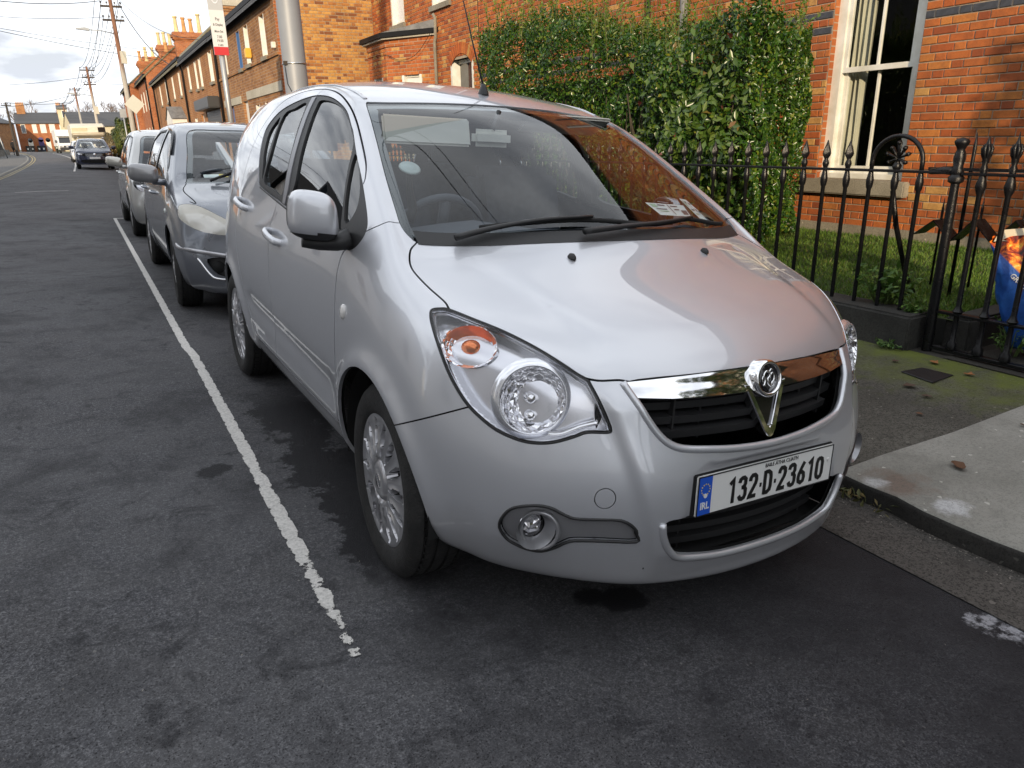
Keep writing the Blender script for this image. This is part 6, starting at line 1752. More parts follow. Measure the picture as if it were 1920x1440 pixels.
# ------------------------------------------------------------------ the other parked cars
def generic_skin(p, level=3):
 """p: wb wheelbase, fo/ro overhangs, W half width, H height, belt, hood (y0 z front edge), cowl (y,z), wst (y,z) screen top, zb sill, roofback y"""
 W, H, bz = p['W'], p['H'], p['belt']; wb = p['wb']; F = -p['fo']; B = wb + p['ro']; zb = p['zb']; cy, cz = p['cowl']; ty, tz = p['wst']; hz = p['hz']; k = W / .84
 th = p.get('tumble', 1.0)
 def side(y, f=1.0, zb_=zb, bz_=bz):
  return [(W * .885 * f, zb_), (W * .955 * f, zb_ + .11), (W * .992 * f, zb_ + .29), (W * f, zb_ + .49), (W * .985 * f, bz_ - .10), (W * .952 * f, bz_)]
 def top(y, roof):
  s = roof - bz
  return [(W * (.88 - .0 * th), bz + s * .42), (W * (.755), bz + s * .81), (W * .64, bz + s * .935), (W * .33, roof - .010), (0, roof)]
 rz = H; ry = p['roofback']
 st = []
 st.append(stn(B - .05, side(0, .80), [(W * .74, bz + .20), (W * .67, bz + (H - bz) * .70), (W * .56, bz + (H - bz) * .84), (W * .3, bz + (H - bz) * .89), (0, bz + (H - bz) * .9)], yt=[B - .10, ry + .10, ry + .06, ry + .04, ry + .03]))
 st.append(stn(B - .25, side(0, .93), [(W * .80, bz + .22), (W * .70, bz + (H - bz) * .78), (W * .59, bz + (H - bz) * .91), (W * .31, bz + (H - bz) * .96), (0, bz + (H - bz) * .97)], yt=[B - .28, ry - .10, ry - .16, ry - .18, ry - .18]))
 st.append(stn(wb, side(0, .99), top(0, H - .012)))
 st.append(stn(wb - .55, side(0, 1.0), top(0, H)))
 st.append(stn((ty + wb - .55) / 2 + .1, side(0, 1.0), top(0, H - .006)))
 a = side(0, 1.0)
 st.append(stn(ty + .06, a, [(W * .885, bz + (tz - bz) * .46), (W * .745, tz - .03), (W * .645, tz - .008), (W * .33, tz + .006), (0, tz + .012)], yt=[ty + .06, ty + .07, ty + .06, ty + .01, ty]))
 my, mz = (ty + cy) / 2, (tz + cz) / 2 + .025
 st.append(stn(my + .06, a, [(W * .90, bz + (mz - bz) * .48), (W * .81, mz - .055), (W * .725, mz - .035), (W * .37, mz + .005), (0, mz + .018)], yt=[my + .06, my + .07, my + .08, my + .03, my + .02]))
 st.append(stn(cy + .22, side(0, 1.0, zb, bz - .03), [(W * .91, bz + .035), (W * .855, cz + .055), (W * .78, cz + .045), (W * .39, cz + .095), (0, cz + .115)], yt=[cy + .22, cy + .22, cy + .23, cy + .18, cy + .17]))
 st.append(stn(cy + .05, side(0, 1.0, zb, bz - .075), [(W * .90, bz - .045), (W * .86, cz - .045), (W * .775, cz - .02), (W * .39, cz), (0, cz + .004)], yt=[cy + .04, cy + .05, cy + .08, cy + .0, cy - .02]))
 hy = (cy + F) / 2 - .02; hzm = (cz + hz) / 2 + .035
 st.append(stn(hy, [(W * .875, zb), (W * .945, zb + .10), (W * .98, zb + .25), (W * .985, zb + .40), (W * .97, bz - .19), (W * .935, bz - .13)], [(W * .885, hzm - .075), (W * .80, hzm - .035), (W * .68, hzm - .015), (W * .36, hzm), (0, hzm + .006)]))
 h2 = hz + .045
 st.append(stn(F + .25, [(W * .84, zb), (W * .90, zb + .09), (W * .925, zb + .22), (W * .925, zb + .35), (W * .91, hz - .13), (W * .87, hz - .06)], [(W * .80, h2 - .055), (W * .70, h2 - .022), (W * .58, h2 - .006), (W * .31, h2 + .008), (0, h2 + .012)], ya=[F + .36, F + .33, F + .31, F + .31, F + .31, F + .30], yt=[F + .27, F + .25, F + .23, F + .22, F + .215]))
 st.append(stn(F + .1, [(W * .75, zb), (W * .80, zb + .08), (W * .82, zb + .20), (W * .82, zb + .32), (W * .80, hz - .15), (W * .765, hz - .09)], [(W * .69, hz - .058), (W * .59, hz - .035), (W * .49, hz - .022), (W * .27, hz - .008), (0, hz)], ya=[F + .24, F + .20, F + .185, F + .185, F + .19, F + .19], yt=[F + .15, F + .12, F + .095, F + .07, F + .06]))
 hh = [zb - .015, zb + .07, zb + .19, zb + .31, hz - .13]
 cols = [(.69, .12), (.58, .075), (.47, .04), (.25, .012), (0, 0)]
 nose = {i: [(W * c, F + d + (.055 if k_ == 0 else .012 if k_ == 1 else 0 if k_ == 2 else .008 if k_ == 3 else .035), z) for k_, z in enumerate(hh)] for i, (c, d) in enumerate(cols)}
 ht = [zb, zb + .10, zb + .26, zb + .44, bz - .12]
 tail = {i: [(W * c * .95, B - d * .4 - (.03 if k_ in (0, 4) else 0), z) for k_, z in enumerate(ht)] for i, (c, d) in enumerate(cols)}
 return fit_body(st, nose, tail, level, fair_n=14)

def build_car(p, M, name, label, paint, group, extra=None):
 car = empty(name, mat=M); tag(car, label, 'car', group)
 me = generic_skin(p, p.get('level', 3)); W = p['W']; Rt = p['R']; zb = p['zb']
 P = coords(me); w = np.abs(P[:, 0]); y = P[:, 1]; z = P[:, 2]; sg = np.sign(P[:, 0])
 for yc in (0, p['wb']):
  r = np.hypot(y - yc, z - Rt); P[:, 0] += sg * .014 * np.exp(-((r - Rt * 1.17) / .045) ** 2) * np.clip((w - .6) / .1, 0, 1)
 me.vertices.foreach_set('co', P.ravel()); me.update(); fixed(me); sk = Skin(me)
 mx = lambda d: Vector((-d.x, d.y, d.z))
 cy, cz = p['cowl']; ty, tz = p['wst']; bz = p['belt']
 def nr(q): return tuple(sk.bvh.find_nearest(Vector(q))[0])
 WSl = [nr((-W * .60, ty + .01, tz - .01)), nr((-W * .70, (ty + cy) / 2 + .06, (tz + cz) / 2 - .01)), nr((-W * .775, cy + .19, cz + .05)), nr((-W * .765, cy + .12, cz + .02)), nr((-W * .4, cy + .02, cz + .01))]
 WS = [nr((-W * .3, ty - .02, tz))] + WSl + [nr((0, cy, cz + .01))] + mirx(WSl)[::-1] + [nr((W * .3, ty - .02, tz)), nr((0, ty - .03, tz + .005))]
 dW = Vector((0, -.5, .86)); dS = Vector((-1, 0, .25)); dG = Vector((0, -1, .1))
 # side glass: front and rear light
 yb = p.get('bpillar', (ty + p['wb']) / 2 - .05); yr = p.get('cpillar', p['wb'] - .15)
 zt = H_ = p['H']
 def sp_(y_, f): return nr((-W * (.95 - .20 * f), y_, bz + (p['H'] - bz) * (.03 + .80 * f)))
 FG = [sp_(cy + .42, .02), sp_(cy + .50, .28), sp_(ty - .10, .72), sp_(ty + .12, .92), sp_(yb - .05, .98), sp_(yb - .03, .5), sp_(yb - .02, .04)]
 RG = [sp_(yb + .07, .05), sp_(yb + .06, .5), sp_(yb + .06, .98), sp_(yr - .35, .96), sp_(yr, .78), sp_(yr + .05, .45), sp_(yr - .02, .14)]
 cut = [plug(WS, dW, inn=.1, grow=.002)]
 for pts in (FG, RG): cut += [plug(pts, dS, inn=.1, smooth=False), plug(mirx(pts), mx(dS), inn=.1, smooth=False)]
 HL = p['hl']; dH = Vector(p.get('dhl', (-.5, -.8, .35)))
 cut += [plug(HL, dH, inn=.15), plug(mirx(HL), mx(dH), inn=.15)]
 holes = [(q if q[0][0] is not None else q) for q in p.get('holes', [])]
 for q in holes: cut.append(plug(q, dG, inn=.1))
 rear = [nr((-W * .55, p['roofback'] + .12, bz + (p['H'] - bz) * .72)), nr((-W * .62, wbB(p) - .1, bz + .08)), nr((W * .62, wbB(p) - .1, bz + .08)), nr((W * .55, p['roofback'] + .12, bz + (p['H'] - bz) * .72))]
 cut.append(plug(rear, (0, 1, .3), inn=.2, smooth=False))
 for c in cut: sk.cut(c)
 for yc in (0, p['wb']):
  for s in (-1, 1):
   sk.cut(as_cutter(fixed(MB().lathe([(Rt * 1.155, .45), (Rt * 1.155, 1.2)], 40, M=Matrix.Translation((0, yc, Rt)) @ Matrix.Rotation(s * math.pi / 2, 4, 'Y'), cap=True).mesh())))
 sk.finish(sk.skin(sk.solid), 'inner_shell', CM['liner'], car, offset=-.02, ret=0, fast=True)
 seams = []
 for s in (0, 1):
  f = mirx if s else (lambda q: q); d = (lambda v: mx(Vector(v))) if s else (lambda v: Vector(v))
  sx = .98 * W
  seams.append(ribbon(f([(-sx, cy + .36, bz + .04), (-sx, cy + .38, bz - .1), (-sx, cy + .42, .62), (-sx, cy + .50, zb + .14), (-sx, cy + .50, zb - .1)]), d((-1, 0, 0)), .007))
  seams.append(ribbon(f([(-sx, yb + .02, bz + .03), (-sx, yb + .02, .7), (-sx, yb + .05, zb + .12)]), d((-1, 0, 0)), .007))
  seams.append(ribbon(f([(-sx, cy + .46, zb + .14), (-sx, 1.2, zb + .13), (-sx, p['wb'] - .45, zb + .14), (-sx, p['wb'] - .36, zb + .3), (-sx, yr + .0, .75), (-sx, yr + .05, bz + .02)]), d((-1, 0, 0)), .007))
  hs = [nr((-W * .79, cy + .13, cz + .01)), nr((-W * .84, cy - .05, cz - .06)), nr((-W * .80, (cy - p['fo']) / 2, (cz + p['hz']) / 2 - .0)), HL[p.get('hl_top', 0)]]
  seams.append(ribbon(f(hs), d((-.2, -.2, 1)), .008))
  for q in p.get('seams', []): seams.append(ribbon(f(q), d((-.3, -.9, .3)), .006))
 for c in seams: sk.cut(c)
 bm = sk.skin(sk.solid); bm.faces.index_update(); bm.verts.index_update()
 for comp in islands(bm):
  if len(comp) < 6: continue
  c = sum((f.calc_center_median() for f in comp), Vector()) / len(comp); big = len(comp)
  if abs(c.x) > .5 and c.y < yb: nm = 'front_door' if c.z < bz else 'body_panel'
  elif abs(c.x) > .5: nm = 'rear_door'
  else: nm = 'body_shell'
  sk.finish(sub_bm(comp), nm, paint, car)
 bm.free()
 g = sk.piece('windscreen', CM['glass'], car, plug(WS, dW, inn=.1, grow=-.002), offset=-.004, ret=.003)
 FRi = plug(WS, dW, inn=.1, grow=-.045)
 sk.piece('screen_border', CM['black_gloss'], g, plug(WS, dW, inn=.1, grow=-.002), minus=(FRi,), offset=-.007, ret=.002)
 for s in (0, 1):
  f = mirx if s else (lambda q: q); d = mx(dS) if s else dS
  for pts in (FG, RG):
   sk.piece('door_window', CM['glass_side'], car, plug(f(pts), d, inn=.1, smooth=False, grow=-.016), offset=-.006, ret=.002)
   sk.piece('window_surround', CM['black_plastic'], car, plug(f(pts), d, inn=.1, smooth=False, grow=.004), minus=(plug(f(pts), d, inn=.1, smooth=False, grow=-.018),), offset=.001, ret=.006)
  # lamps
  dd = mx(dH) if s else dH; lamp = empty('headlamp'); lamp.parent = car
  sk.piece('lens', p.get('lensmat', CM['lens']), lamp, plug(f(HL), dd, inn=.15, grow=-.002), offset=-.001, ret=.004)
  o = sk.piece('lamp_bowl', CM['lamp_silver'], lamp, plug(f(HL), dd, inn=.15, grow=.004), offset=-.05, ret=0)
  c = sum((Vector(q) for q in f(HL)), Vector()) / len(HL); dn = dd.normalized()
  rad = p.get('lampr', .06)
  Mr = Matrix.Translation(c - dn * .02) @ Vector((0, -1, .1)).to_track_quat('Z', 'Y').to_matrix().to_4x4()
  MB().lathe([(.012, -.03), (rad * .6, -.022), (rad, .005), (rad * 1.1, .004)], 28, M=Mr).build('reflector', CM['facets'], lamp, smooth=True)
  MB().lathe([(0, .004), (.012, .0), (.014, -.03)], 12, M=Mr).build('bulb', CM['chrome'], lamp, smooth=True)
  if p.get('amber'):
   q = Vector(f([p['amber']])[0]); MB().lathe([(.004, -.02), (.028, -.008), (.034, .004)], 18, M=Matrix.Translation(q - dn * .03) @ dn.to_track_quat('Z', 'Y').to_matrix().to_4x4()).build('indicator', CM['amber'], lamp, smooth=True)
  # mirror
  dm = empty('door_mirror'); dm.parent = car; sx = 1 if s else -1
  C = Vector((sx * (W + .115), cy + .42, bz + .085)); mw, mh = p.get('mir', (.105, .072))
  vs = []; fs = []; nu, nv = 20, 12
  for i in range(nv + 1):
   ph = -math.pi / 2 + math.pi * i / nv
   for k in range(nu):
    tt = 2 * math.pi * k / nu; e = .6
    cs = lambda q: math.copysign(abs(math.cos(q)) ** e, math.cos(q)); sn = lambda q: math.copysign(abs(math.sin(q)) ** e, math.sin(q))
    X_, Y_, Z_ = cs(ph) * cs(tt), cs(ph) * sn(tt), sn(ph)
    vs.append((C.x + X_ * mw, C.y + (Y_ * .07 if Y_ < 0 else Y_ * .03) + .02 * X_ * sx, C.z + Z_ * mh + .01 * X_ * sx))
  for i in range(nv):
   for k in range(nu): fs.append((i * nu + k, i * nu + (k + 1) % nu, (i + 1) * nu + (k + 1) % nu, (i + 1) * nu + k))
  MB().add(vs, fs).build('mirror_housing', p.get('mirmat', paint), dm, smooth=True, fix=True)
  MB().tube([(sx * (W + .05), cy + .42, bz + .02), (sx * (W - .06), cy + .44, bz + .01)], .026, 8).build('mirror_arm', paint, dm, smooth=True)
  for yh in (yb - .16, yr - .1):
   loc, n_, fi, di = sk.bvh.find_nearest(Vector((sx * W, yh, bz - .11)))
   MB().tube(crom([loc + Vector((0, -.09, 0)) - n_ * .01, loc + Vector((0, -.07, 0)) + n_ * .028, loc + Vector((0, .07, .005)) + n_ * .028, loc + Vector((0, .09, .005)) - n_ * .01], 4), .012, 8).build('door_handle', p.get('handlemat', paint), car, smooth=True)
  loc, n_, fi, di = sk.bvh.find_nearest(Vector((sx * W, cy + .22, .76)))
  MB().lathe([(.020, -.002), (.018, .006), (0, .009)], 16, M=Matrix.Translation(loc) @ n_.to_track_quat('Z', 'Y').to_matrix().to_4x4()).build('side_repeater', p.get('repmat', CM['paper']), car, smooth=True)
 for q, (mt, sl_, nm) in zip(holes, p.get('hole_fill', [])):
  sk.piece(nm, mt, car, plug(q, dG, inn=.1, grow=.003), offset=-.03, ret=0)
  if sl_:
   zs = [v[2] for v in q]; xs = [v[0] for v in q]
   for k in range(sl_):
    zz = min(zs) + (max(zs) - min(zs)) * (k + .5) / sl_
    x0_, x1_ = min(xs) * .93, max(xs) * .93
    pth = [sk.bvh.find_nearest(Vector((x0_ + (x1_ - x0_) * i / 8, -p['fo'], zz)))[0] + Vector((0, .012, 0)) for i in range(9)]
    MB().tube(pth, .010, 6, sy=.8).build('slat', CM['black_plastic'], car, smooth=True)
 for s in (-1, 1):
  for yc in (0, p['wb']):
   Mx_ = Matrix.Translation((s * (W - .105), yc, Rt))
   if yc == 0: Mx_ = Mx_ @ Matrix.Rotation(R(p.get('steer', 0)), 4, 'Z')
   if s < 0: Mx_ = Mx_ @ Matrix.Rotation(math.pi, 4, 'Z')
   wheel(car, Mx_, Rt, .19, Rt * .68, spokes=p.get('spokes', 5))
   arc = MB(); vs_ = []; fs_ = []
   for q in range(25):
    a_ = R(-8) + R(196) * q / 24; vs_ += [(s * .5, yc + Rt * 1.165 * math.cos(a_), Rt + Rt * 1.165 * math.sin(a_)), (s * (W - .04), yc + Rt * 1.165 * math.cos(a_), Rt + Rt * 1.165 * math.sin(a_))]
   for q in range(24): fs_.append((2 * q, 2 * q + 1, 2 * q + 3, 2 * q + 2))
   arc.add(vs_, fs_).build('wheel_well', CM['liner'], car, smooth=True)
 MB().box((-W * .68, -p['fo'] + .35, zb + .03), (W * .68, p['wb'] + .3, zb + .06)).build('floor_pan', CM['liner'], car)
 # cabin: dash, seats
 MB().box((-W * .84, cy + .05, cz - .30), (W * .84, cy + .45, cz - .03)).build('dashboard', CM['dash'], car, bevel=(.05, 3), angle=50)
 for x in (-.37, .37):
  for yy in (cy + 1.12, p['wb'] - .25):
   s_ = empty('seat'); s_.parent = car
   Mb_ = Matrix.Translation((x, yy, .62)) @ Matrix.Rotation(R(-14), 4, 'X')
   MB().box((-.24, -.06, 0), (.24, .07, .56), M=Mb_).build('backrest', CM['seat'], s_, bevel=(.05, 3), angle=60)
   MB().box((-.13, -.045, .60), (.13, .045, .79), M=Mb_).build('headrest', CM['seat'], s_, bevel=(.04, 3), angle=60)
 sw = Matrix.Translation((-.37, cy + .62, cz - .06)) @ Matrix.Rotation(R(-62), 4, 'X')
 MB().tube([sw @ Vector((.18 * math.cos(a), .18 * math.sin(a), 0)) for a in [2 * math.pi * k / 28 for k in range(28)]], .014, 6, closed=True).build('steering_wheel', CM['dash'], car, smooth=True)
 # wipers
 for a, b in p.get('wipers', [((-.55, .10), (.10, .42))]):
  def ow(u, t): return nr((u, cy + (ty - cy) * t + .12 * (abs(u) / W) ** 2, cz + (tz - cz) * t))
  wp_ = empty('wiper'); wp_.parent = car
  pth = [Vector(ow(a[0] + (b[0] - a[0]) * q / 8, a[1] + (b[1] - a[1]) * q / 8)) + Vector((0, -.012, .016)) for q in range(9)]
  MB().tube(pth, .005, 6).build('blade', CM['rubber'], wp_, smooth=True)
  MB().tube([pth[0] + Vector((-.04, -.04, -.01)), (pth[1] + pth[3]) / 2 + Vector((0, -.02, .02)), pth[4] + Vector((0, -.008, .012))], [.012, .009, .006], 6).build('arm', CM['black_plastic'], wp_, smooth=True)
 if p.get('plate'):
  loc, n_, fi, di = sk.bvh.find_nearest(Vector((0, -p['fo'] - .05, p['plate'])))
  number_plate(car, Matrix.Translation((0, loc.y - .012, p['plate'])), p.get('plate_text', ''), blue=False, full=False)
 if extra: extra(car, sk, nr)
 return car
def wbB(p): return p['wb'] + p['ro']

def car_at(x, y, rz=0.0): 
 return Matrix.Translation((x, y, road_z(x, y))) @ Matrix.Rotation(rz, 4, 'Z') @ Matrix.Rotation(.0614 if y < 45 else .03, 4, 'Y')

def paint_mat(name, col, metal=.6, rough=.3, dirt=.35):
 t = NT(name); v = t.coord('Object'); g = t.noise(v, 5, 5, .6); sep = t.n('SeparateXYZ'); t.l(v, sep.inputs[0])
 low = t.ramp(t.math('ADD', sep.outputs['Z'], t.math('MULTIPLY', g, .25)), [(.25, 1.0), (.60, 0.0)])
 t.P(color=t.mix(t.math('MULTIPLY', low, dirt), col, (.16, .15, .14)), metal=metal, rough=t.math('ADD', t.math('MULTIPLY', g, .12), rough - .04), coat=1.0, coatr=.04); return t.mat

def hazed():
 # yellowed, sanded polycarbonate: part cloudy, part clear
 t = NT('hazed_lens'); tr = t.n('BsdfTransparent'); m_ = t.n('MixShader'); m_.inputs[0].default_value = .62
 t.P(color=(.78, .75, .66), rough=.22, coat=.8); t.l(tr.outputs[0], m_.inputs[1]); t.l(t.b.outputs[0], m_.inputs[2]); t.l(m_.outputs[0], t.out.inputs['Surface']); return t.mat
def build_other_cars():
 GRP = 'cars parked along the kerb'
 # second: blue-grey hatchback
 fo = .86
 T_ = dict(wb=2.60, fo=fo, ro=.80, W=.842, H=1.535, belt=.965, cowl=(-.02, .985), wst=(.93, 1.445), hz=.755, zb=.20, roofback=3.0, R=.308, level=3, steer=-3,
              hl=[(-.735, -.30, .800), (-.70, -.36, .835), (-.62, -.47, .815), (-.52, -.61, .765), (-.42, -.71, .705), (-.375, -.755, .660), (-.43, -.745, .640), (-.55, -.70, .635), (-.66, -.60, .650), (-.735, -.47, .685), (-.765, -.38, .735)], dhl=(-.5, -.75, .45), hl_top=1, amber=(-.45, -.72, .665), lampr=.075,
              holes=[[(-.36, -.80, .66), (-.30, -.83, .60), (0, -.86, .585), (.30, -.83, .60), (.36, -.80, .66), (.25, -.80, .715), (0, -.82, .72), (-.25, -.80, .715)],
                     [(-.42, -.79, .47), (-.38, -.80, .33), (0, -.86, .31), (.38, -.80, .33), (.42, -.79, .47), (0, -.86, .48)],
                     [(-.66, -.62, .46), (-.60, -.66, .35), (-.50, -.72, .345), (-.48, -.74, .47)], [(.66, -.62, .46), (.60, -.66, .35), (.50, -.72, .345), (.48, -.74, .47)]],
              hole_fill=[(CM['liner'], 4, 'grille'), (CM['liner'], 3, 'lower_grille'), (CM['black_plastic'], 0, 'fog_recess'), (CM['black_plastic'], 0, 'fog_recess')],
              mirmat=paint_mat('mirror_grey', (.30, .30, .31)), wipers=[((-.45, .06), (.22, .36)), ((-.30, .05), (.34, .30))], bpillar=1.42, plate=.52, mir=(.115, .075))
 T_['lensmat'] = hazed()
 bluegrey = paint_mat('blue_grey_paint', (.19, .205, .235), .65, .27)
 def ext(car, sk, nr):
  # chrome brow over the grille, scuffed bumper strip, silver fog trims
  pth = [Vector(nr((x, -fo, .728))) + Vector((0, -.004, 0)) for x in [-.36 + .72 * i / 12 for i in range(13)]]
  MB().tube(pth, .011, 6).build('grille_brow', CM['chrome_soft'], car, smooth=True)
  for s in (-1, 1):
   pth = [Vector(nr((s * a, b, .545 - .012 * k))) + Vector((0, -.004, 0)) for k, (a, b) in enumerate(((.76, -.36), (.74, -.46), (.70, -.58), (.62, -.70), (.53, -.77)))]
   MB().tube(crom(pth, 4), .017, 8, sx=.6).build('bumper_strip', CM['trim_silver'], car, smooth=True)
   pth = [Vector(nr((s * a, b, z_))) + Vector((0, -.003, 0)) for a, b, z_ in ((.67, -.60, .47), (.62, -.66, .36), (.58, -.70, .325), (.46, -.76, .320))]
   MB().tube(crom(pth, 4), .010, 6).build('fog_trim', CM['chrome_soft'], car, smooth=True)
   MB().lathe([(0, .01), (.03, .006), (.045, -.01)], 16, M=Matrix.Translation(Vector(nr((s * .57, -.70, .41))) + Vector((0, .012, 0))) @ Vector((s * .3, -1, 0)).to_track_quat('Z', 'Y').to_matrix().to_4x4()).build('fog_blank', CM['liner'], car, smooth=True)
  q = [Vector(nr(c)) - Vector((0, -.5, .86)) * .012 for c in ((-.52, .16, 1.06), (-.40, .13, 1.06), (-.40, .17, 1.09), (-.52, .20, 1.09))]
  MB().add(q, [(0, 1, 2, 3)]).build('paper_disc', CM['paper'], car, fix=True)
  q = [v + Vector((.07, -.002, .004)) for v in q]
  MB().add(q, [(0, 1, 2, 3)]).build('paper_disc', CM['yellow'], car, fix=True)
  for s in (-1, 1):    # wind deflectors over the door glass
   pth = [Vector(nr((s * a, b, c))) + Vector((s * .012, 0, 0)) for a, b, c in ((.71, .62, 1.22), (.66, .85, 1.36), (.63, 1.05, 1.42), (.63, 1.38, 1.44))]
   MB().tube(crom(pth, 4), .022, 6, sx=.2).build('wind_deflector', CM['black_gloss'], car, smooth=True)
 build_car(T_, car_at(1.285, 6.53, .004), 'parked_car', 'blue grey hatchback with hazed headlamp parked right behind the silver one', bluegrey, GRP, ext)
 # third: silver-beige estate, mostly hidden
 C_ = dict(wb=2.66, fo=.85, ro=.85, W=.84, H=1.56, belt=.96, cowl=(-.05, .97), wst=(.85, 1.45), hz=.74, zb=.20, roofback=3.05, R=.305, level=3,
              hl=[(-.72, -.38, .77), (-.60, -.58, .775), (-.45, -.70, .74), (-.42, -.74, .67), (-.56, -.69, .64), (-.72, -.50, .67)], dhl=(-.45, -.8, .35),
              holes=[[(-.36, -.79, .70), (-.34, -.80, .61), (.34, -.80, .61), (.36, -.79, .70)]], hole_fill=[(CM['liner'], 3, 'grille')], mirmat=paint_mat('beige_paint', (.52, .50, .45)), mir=(.11, .07), plate=.45)
 build_car(C_, car_at(1.245, 12.2, .006), 'parked_car', 'silver beige car with pale mirrors, third in the parked row', paint_mat('silver_beige', (.44, .44, .43)), GRP)
 # dark blue SUV further on
 V_ = dict(wb=2.68, fo=.88, ro=.92, W=.92, H=1.66, belt=1.08, cowl=(-.12, 1.10), wst=(.80, 1.56), hz=.93, zb=.26, roofback=3.2, R=.35, level=3,
              hl=[(-.86, -.48, .90), (-.70, -.68, .885), (-.52, -.80, .86), (-.50, -.83, .79), (-.68, -.76, .78), (-.85, -.55, .82)], dhl=(-.4, -.85, .3), lampr=.04,
              holes=[[(-.50, -.83, .86), (-.48, -.85, .72), (.48, -.85, .72), (.50, -.83, .86)], [(-.6, -.80, .52), (-.5, -.84, .36), (.5, -.84, .36), (.6, -.80, .52)]], hole_fill=[(CM['liner'], 3, 'grille'), (CM['liner'], 2, 'lower_grille')], plate=.62, mir=(.12, .09), plate_text='')
 navy = paint_mat('navy_paint', (.012, .018, .05), .3, .25)
 def ext2(car, sk, nr):
  for s in (-1, 1):
   MB().tube([(s * .62, .95, 1.66), (s * .62, 1.1, 1.70), (s * .60, 2.8, 1.70), (s * .58, 3.0, 1.65)], .018, 6).build('roof_rail', CM['chrome_soft'], car, smooth=True)
  for y_ in (1.25, 2.3): MB().cbox((0, y_, 1.73), (1.2, .07, .03)).build('roof_bar', CM['black_plastic'], car)
  MB().lathe([(0, .012), (.065, .01), (.07, -.01)], 24, M=Matrix.Translation(Vector(nr((0, -.9, .80))) + Vector((0, -.02, 0))) @ Vector((0, -1, .1)).to_track_quat('Z', 'Y').to_matrix().to_4x4()).build('badge', CM['chrome_soft'], car, smooth=True)
  for zz in (.83, .78, .73):
   pth = [Vector(nr((x, -.95, zz))) + Vector((0, -.006, 0)) for x in [-.48 + .96 * i / 8 for i in range(9)]]
   MB().tube(pth, .008, 6).build('chrome_slat', CM['chrome_soft'], car, smooth=True)
  q = [Vector(nr(c)) for c in ((.42, .10, 1.2), (.60, .16, 1.2), (.58, .22, 1.26), (.41, .16, 1.26))]
  MB().add(q, [(0, 1, 2, 3)]).build('paper_disc', CM['paper'], car, fix=True)
 build_car(V_, car_at(.42, 48.0, .02), 'parked_car', 'dark navy blue sport utility car with roof bars facing the camera down the street', navy, GRP, ext2)
 # small white car tucked behind it
 Wc = dict(T_); Wc.update(W=.84, level=2, steer=0, plate=None); Wc.pop('lensmat')
 build_car(Wc, car_at(-.02, 62.0, .04), 'parked_car', 'white car half hidden between the navy car and the white van', paint_mat('white_paint', (.62, .63, .64), 0., .35), GRP)
 # white box van
 van = empty('box_van', mat=Matrix.Translation((-1.75, 116, road_z(-1.75, 116))) @ Matrix.Rotation(.12, 4, 'Z')); tag(van, 'white box van with dark windscreen parked on the bend', 'van')
 wm = plain('van_white', (.70, .70, .69), .4, var=.06); wm2 = plain('van_grey', (.03, .03, .032), .5)
 MB().box((-1.05, 1.5, .9), (1.05, 5.6, 3.0)).build('box_body', wm, van, bevel=(.06, 2), angle=40)
 pr = [(-1.0, 0.0, .45), (-1.0, -.12, .75), (-1.0, -.05, 1.05), (-1.0, .55, 1.28), (-1.0, 1.15, 2.12), (-1.0, 1.7, 2.2), (-1.0, 1.7, .45)]
 MB().prism(pr, (2.0, 0, 0)).build('cab', wm, van, fix=True, bevel=(.05, 2), angle=40)
 MB().prism([(-1.0, .9, 2.2), (-1.0, 1.5, 2.98), (-1.0, 1.52, 2.2)], (2.0, 0, 0)).build('wind_fairing', wm, van, fix=True)
 MB().add([(-.85, .52, 1.33), (.85, .52, 1.33), (.78, 1.07, 2.05), (-.78, 1.07, 2.05)], [(0, 1, 2, 3)]).build('windscreen', CM['black_gloss'], van)
 MB().box((-.95, -.16, .42), (.95, .0, .80)).build('bumper', wm2, van, bevel=(.04, 2)); MB().box((-.5, -.14, .82), (.5, -.02, 1.0)).build('grille', wm2, van)
 for s in (-1, 1):
  MB().box((s * .78 - .16, -.13, .82), (s * .78 + .16, -.02, 1.0)).build('headlamp', CM['lamp_silver'], van, bevel=(.03, 2)); MB().box((s * 1.18 - .1, .6, 1.35), (s * 1.18 + .1, .7, 1.7)).build('door_mirror', wm2, van)
  for yy in (.75, 4.4): MB().lathe([(.15, .1), (.2, .1), (.33, .1), (.34, 0), (.33, -.1), (.1, -.1)], 24, M=Matrix.Translation((s * .9, yy, .34)) @ Matrix.Rotation(math.pi / 2, 4, 'Y')).build('wheel', CM['tyre'], van, smooth=True)
 # cream camper behind the navy car
 cam_ = empty('camper_van', mat=Matrix.Translation((.62, 75, road_z(.62, 75))) @ Matrix.Rotation(.06, 4, 'Z')); tag(cam_, 'cream camper van with overcab bulge standing behind the navy car', 'camper van')
 cm = plain('camper_cream', (.60, .56, .46), .45, var=.08); 
 MB().prism([(-1.3, 0.2, 1.75), (-1.3, -.35, 2.1), (-1.3, -.2, 2.65), (-1.3, .5, 2.95), (-1.3, 4.8, 2.95), (-1.3, 4.8, .6), (-1.3, .9, .6), (-1.3, .9, 1.75)], (2.6, 0, 0)).build('living_box', cm, cam_, fix=True, bevel=(.10, 3), angle=40)
 MB().prism([(-1.0, -1.0, .45), (-1.0, -1.05, .95), (-1.0, -.2, 1.2), (-1.0, .35, 1.8), (-1.0, .95, 1.8), (-1.0, .95, .45)], (2.0, 0, 0)).build('cab', cm, cam_, fix=True, bevel=(.05, 2), angle=40)
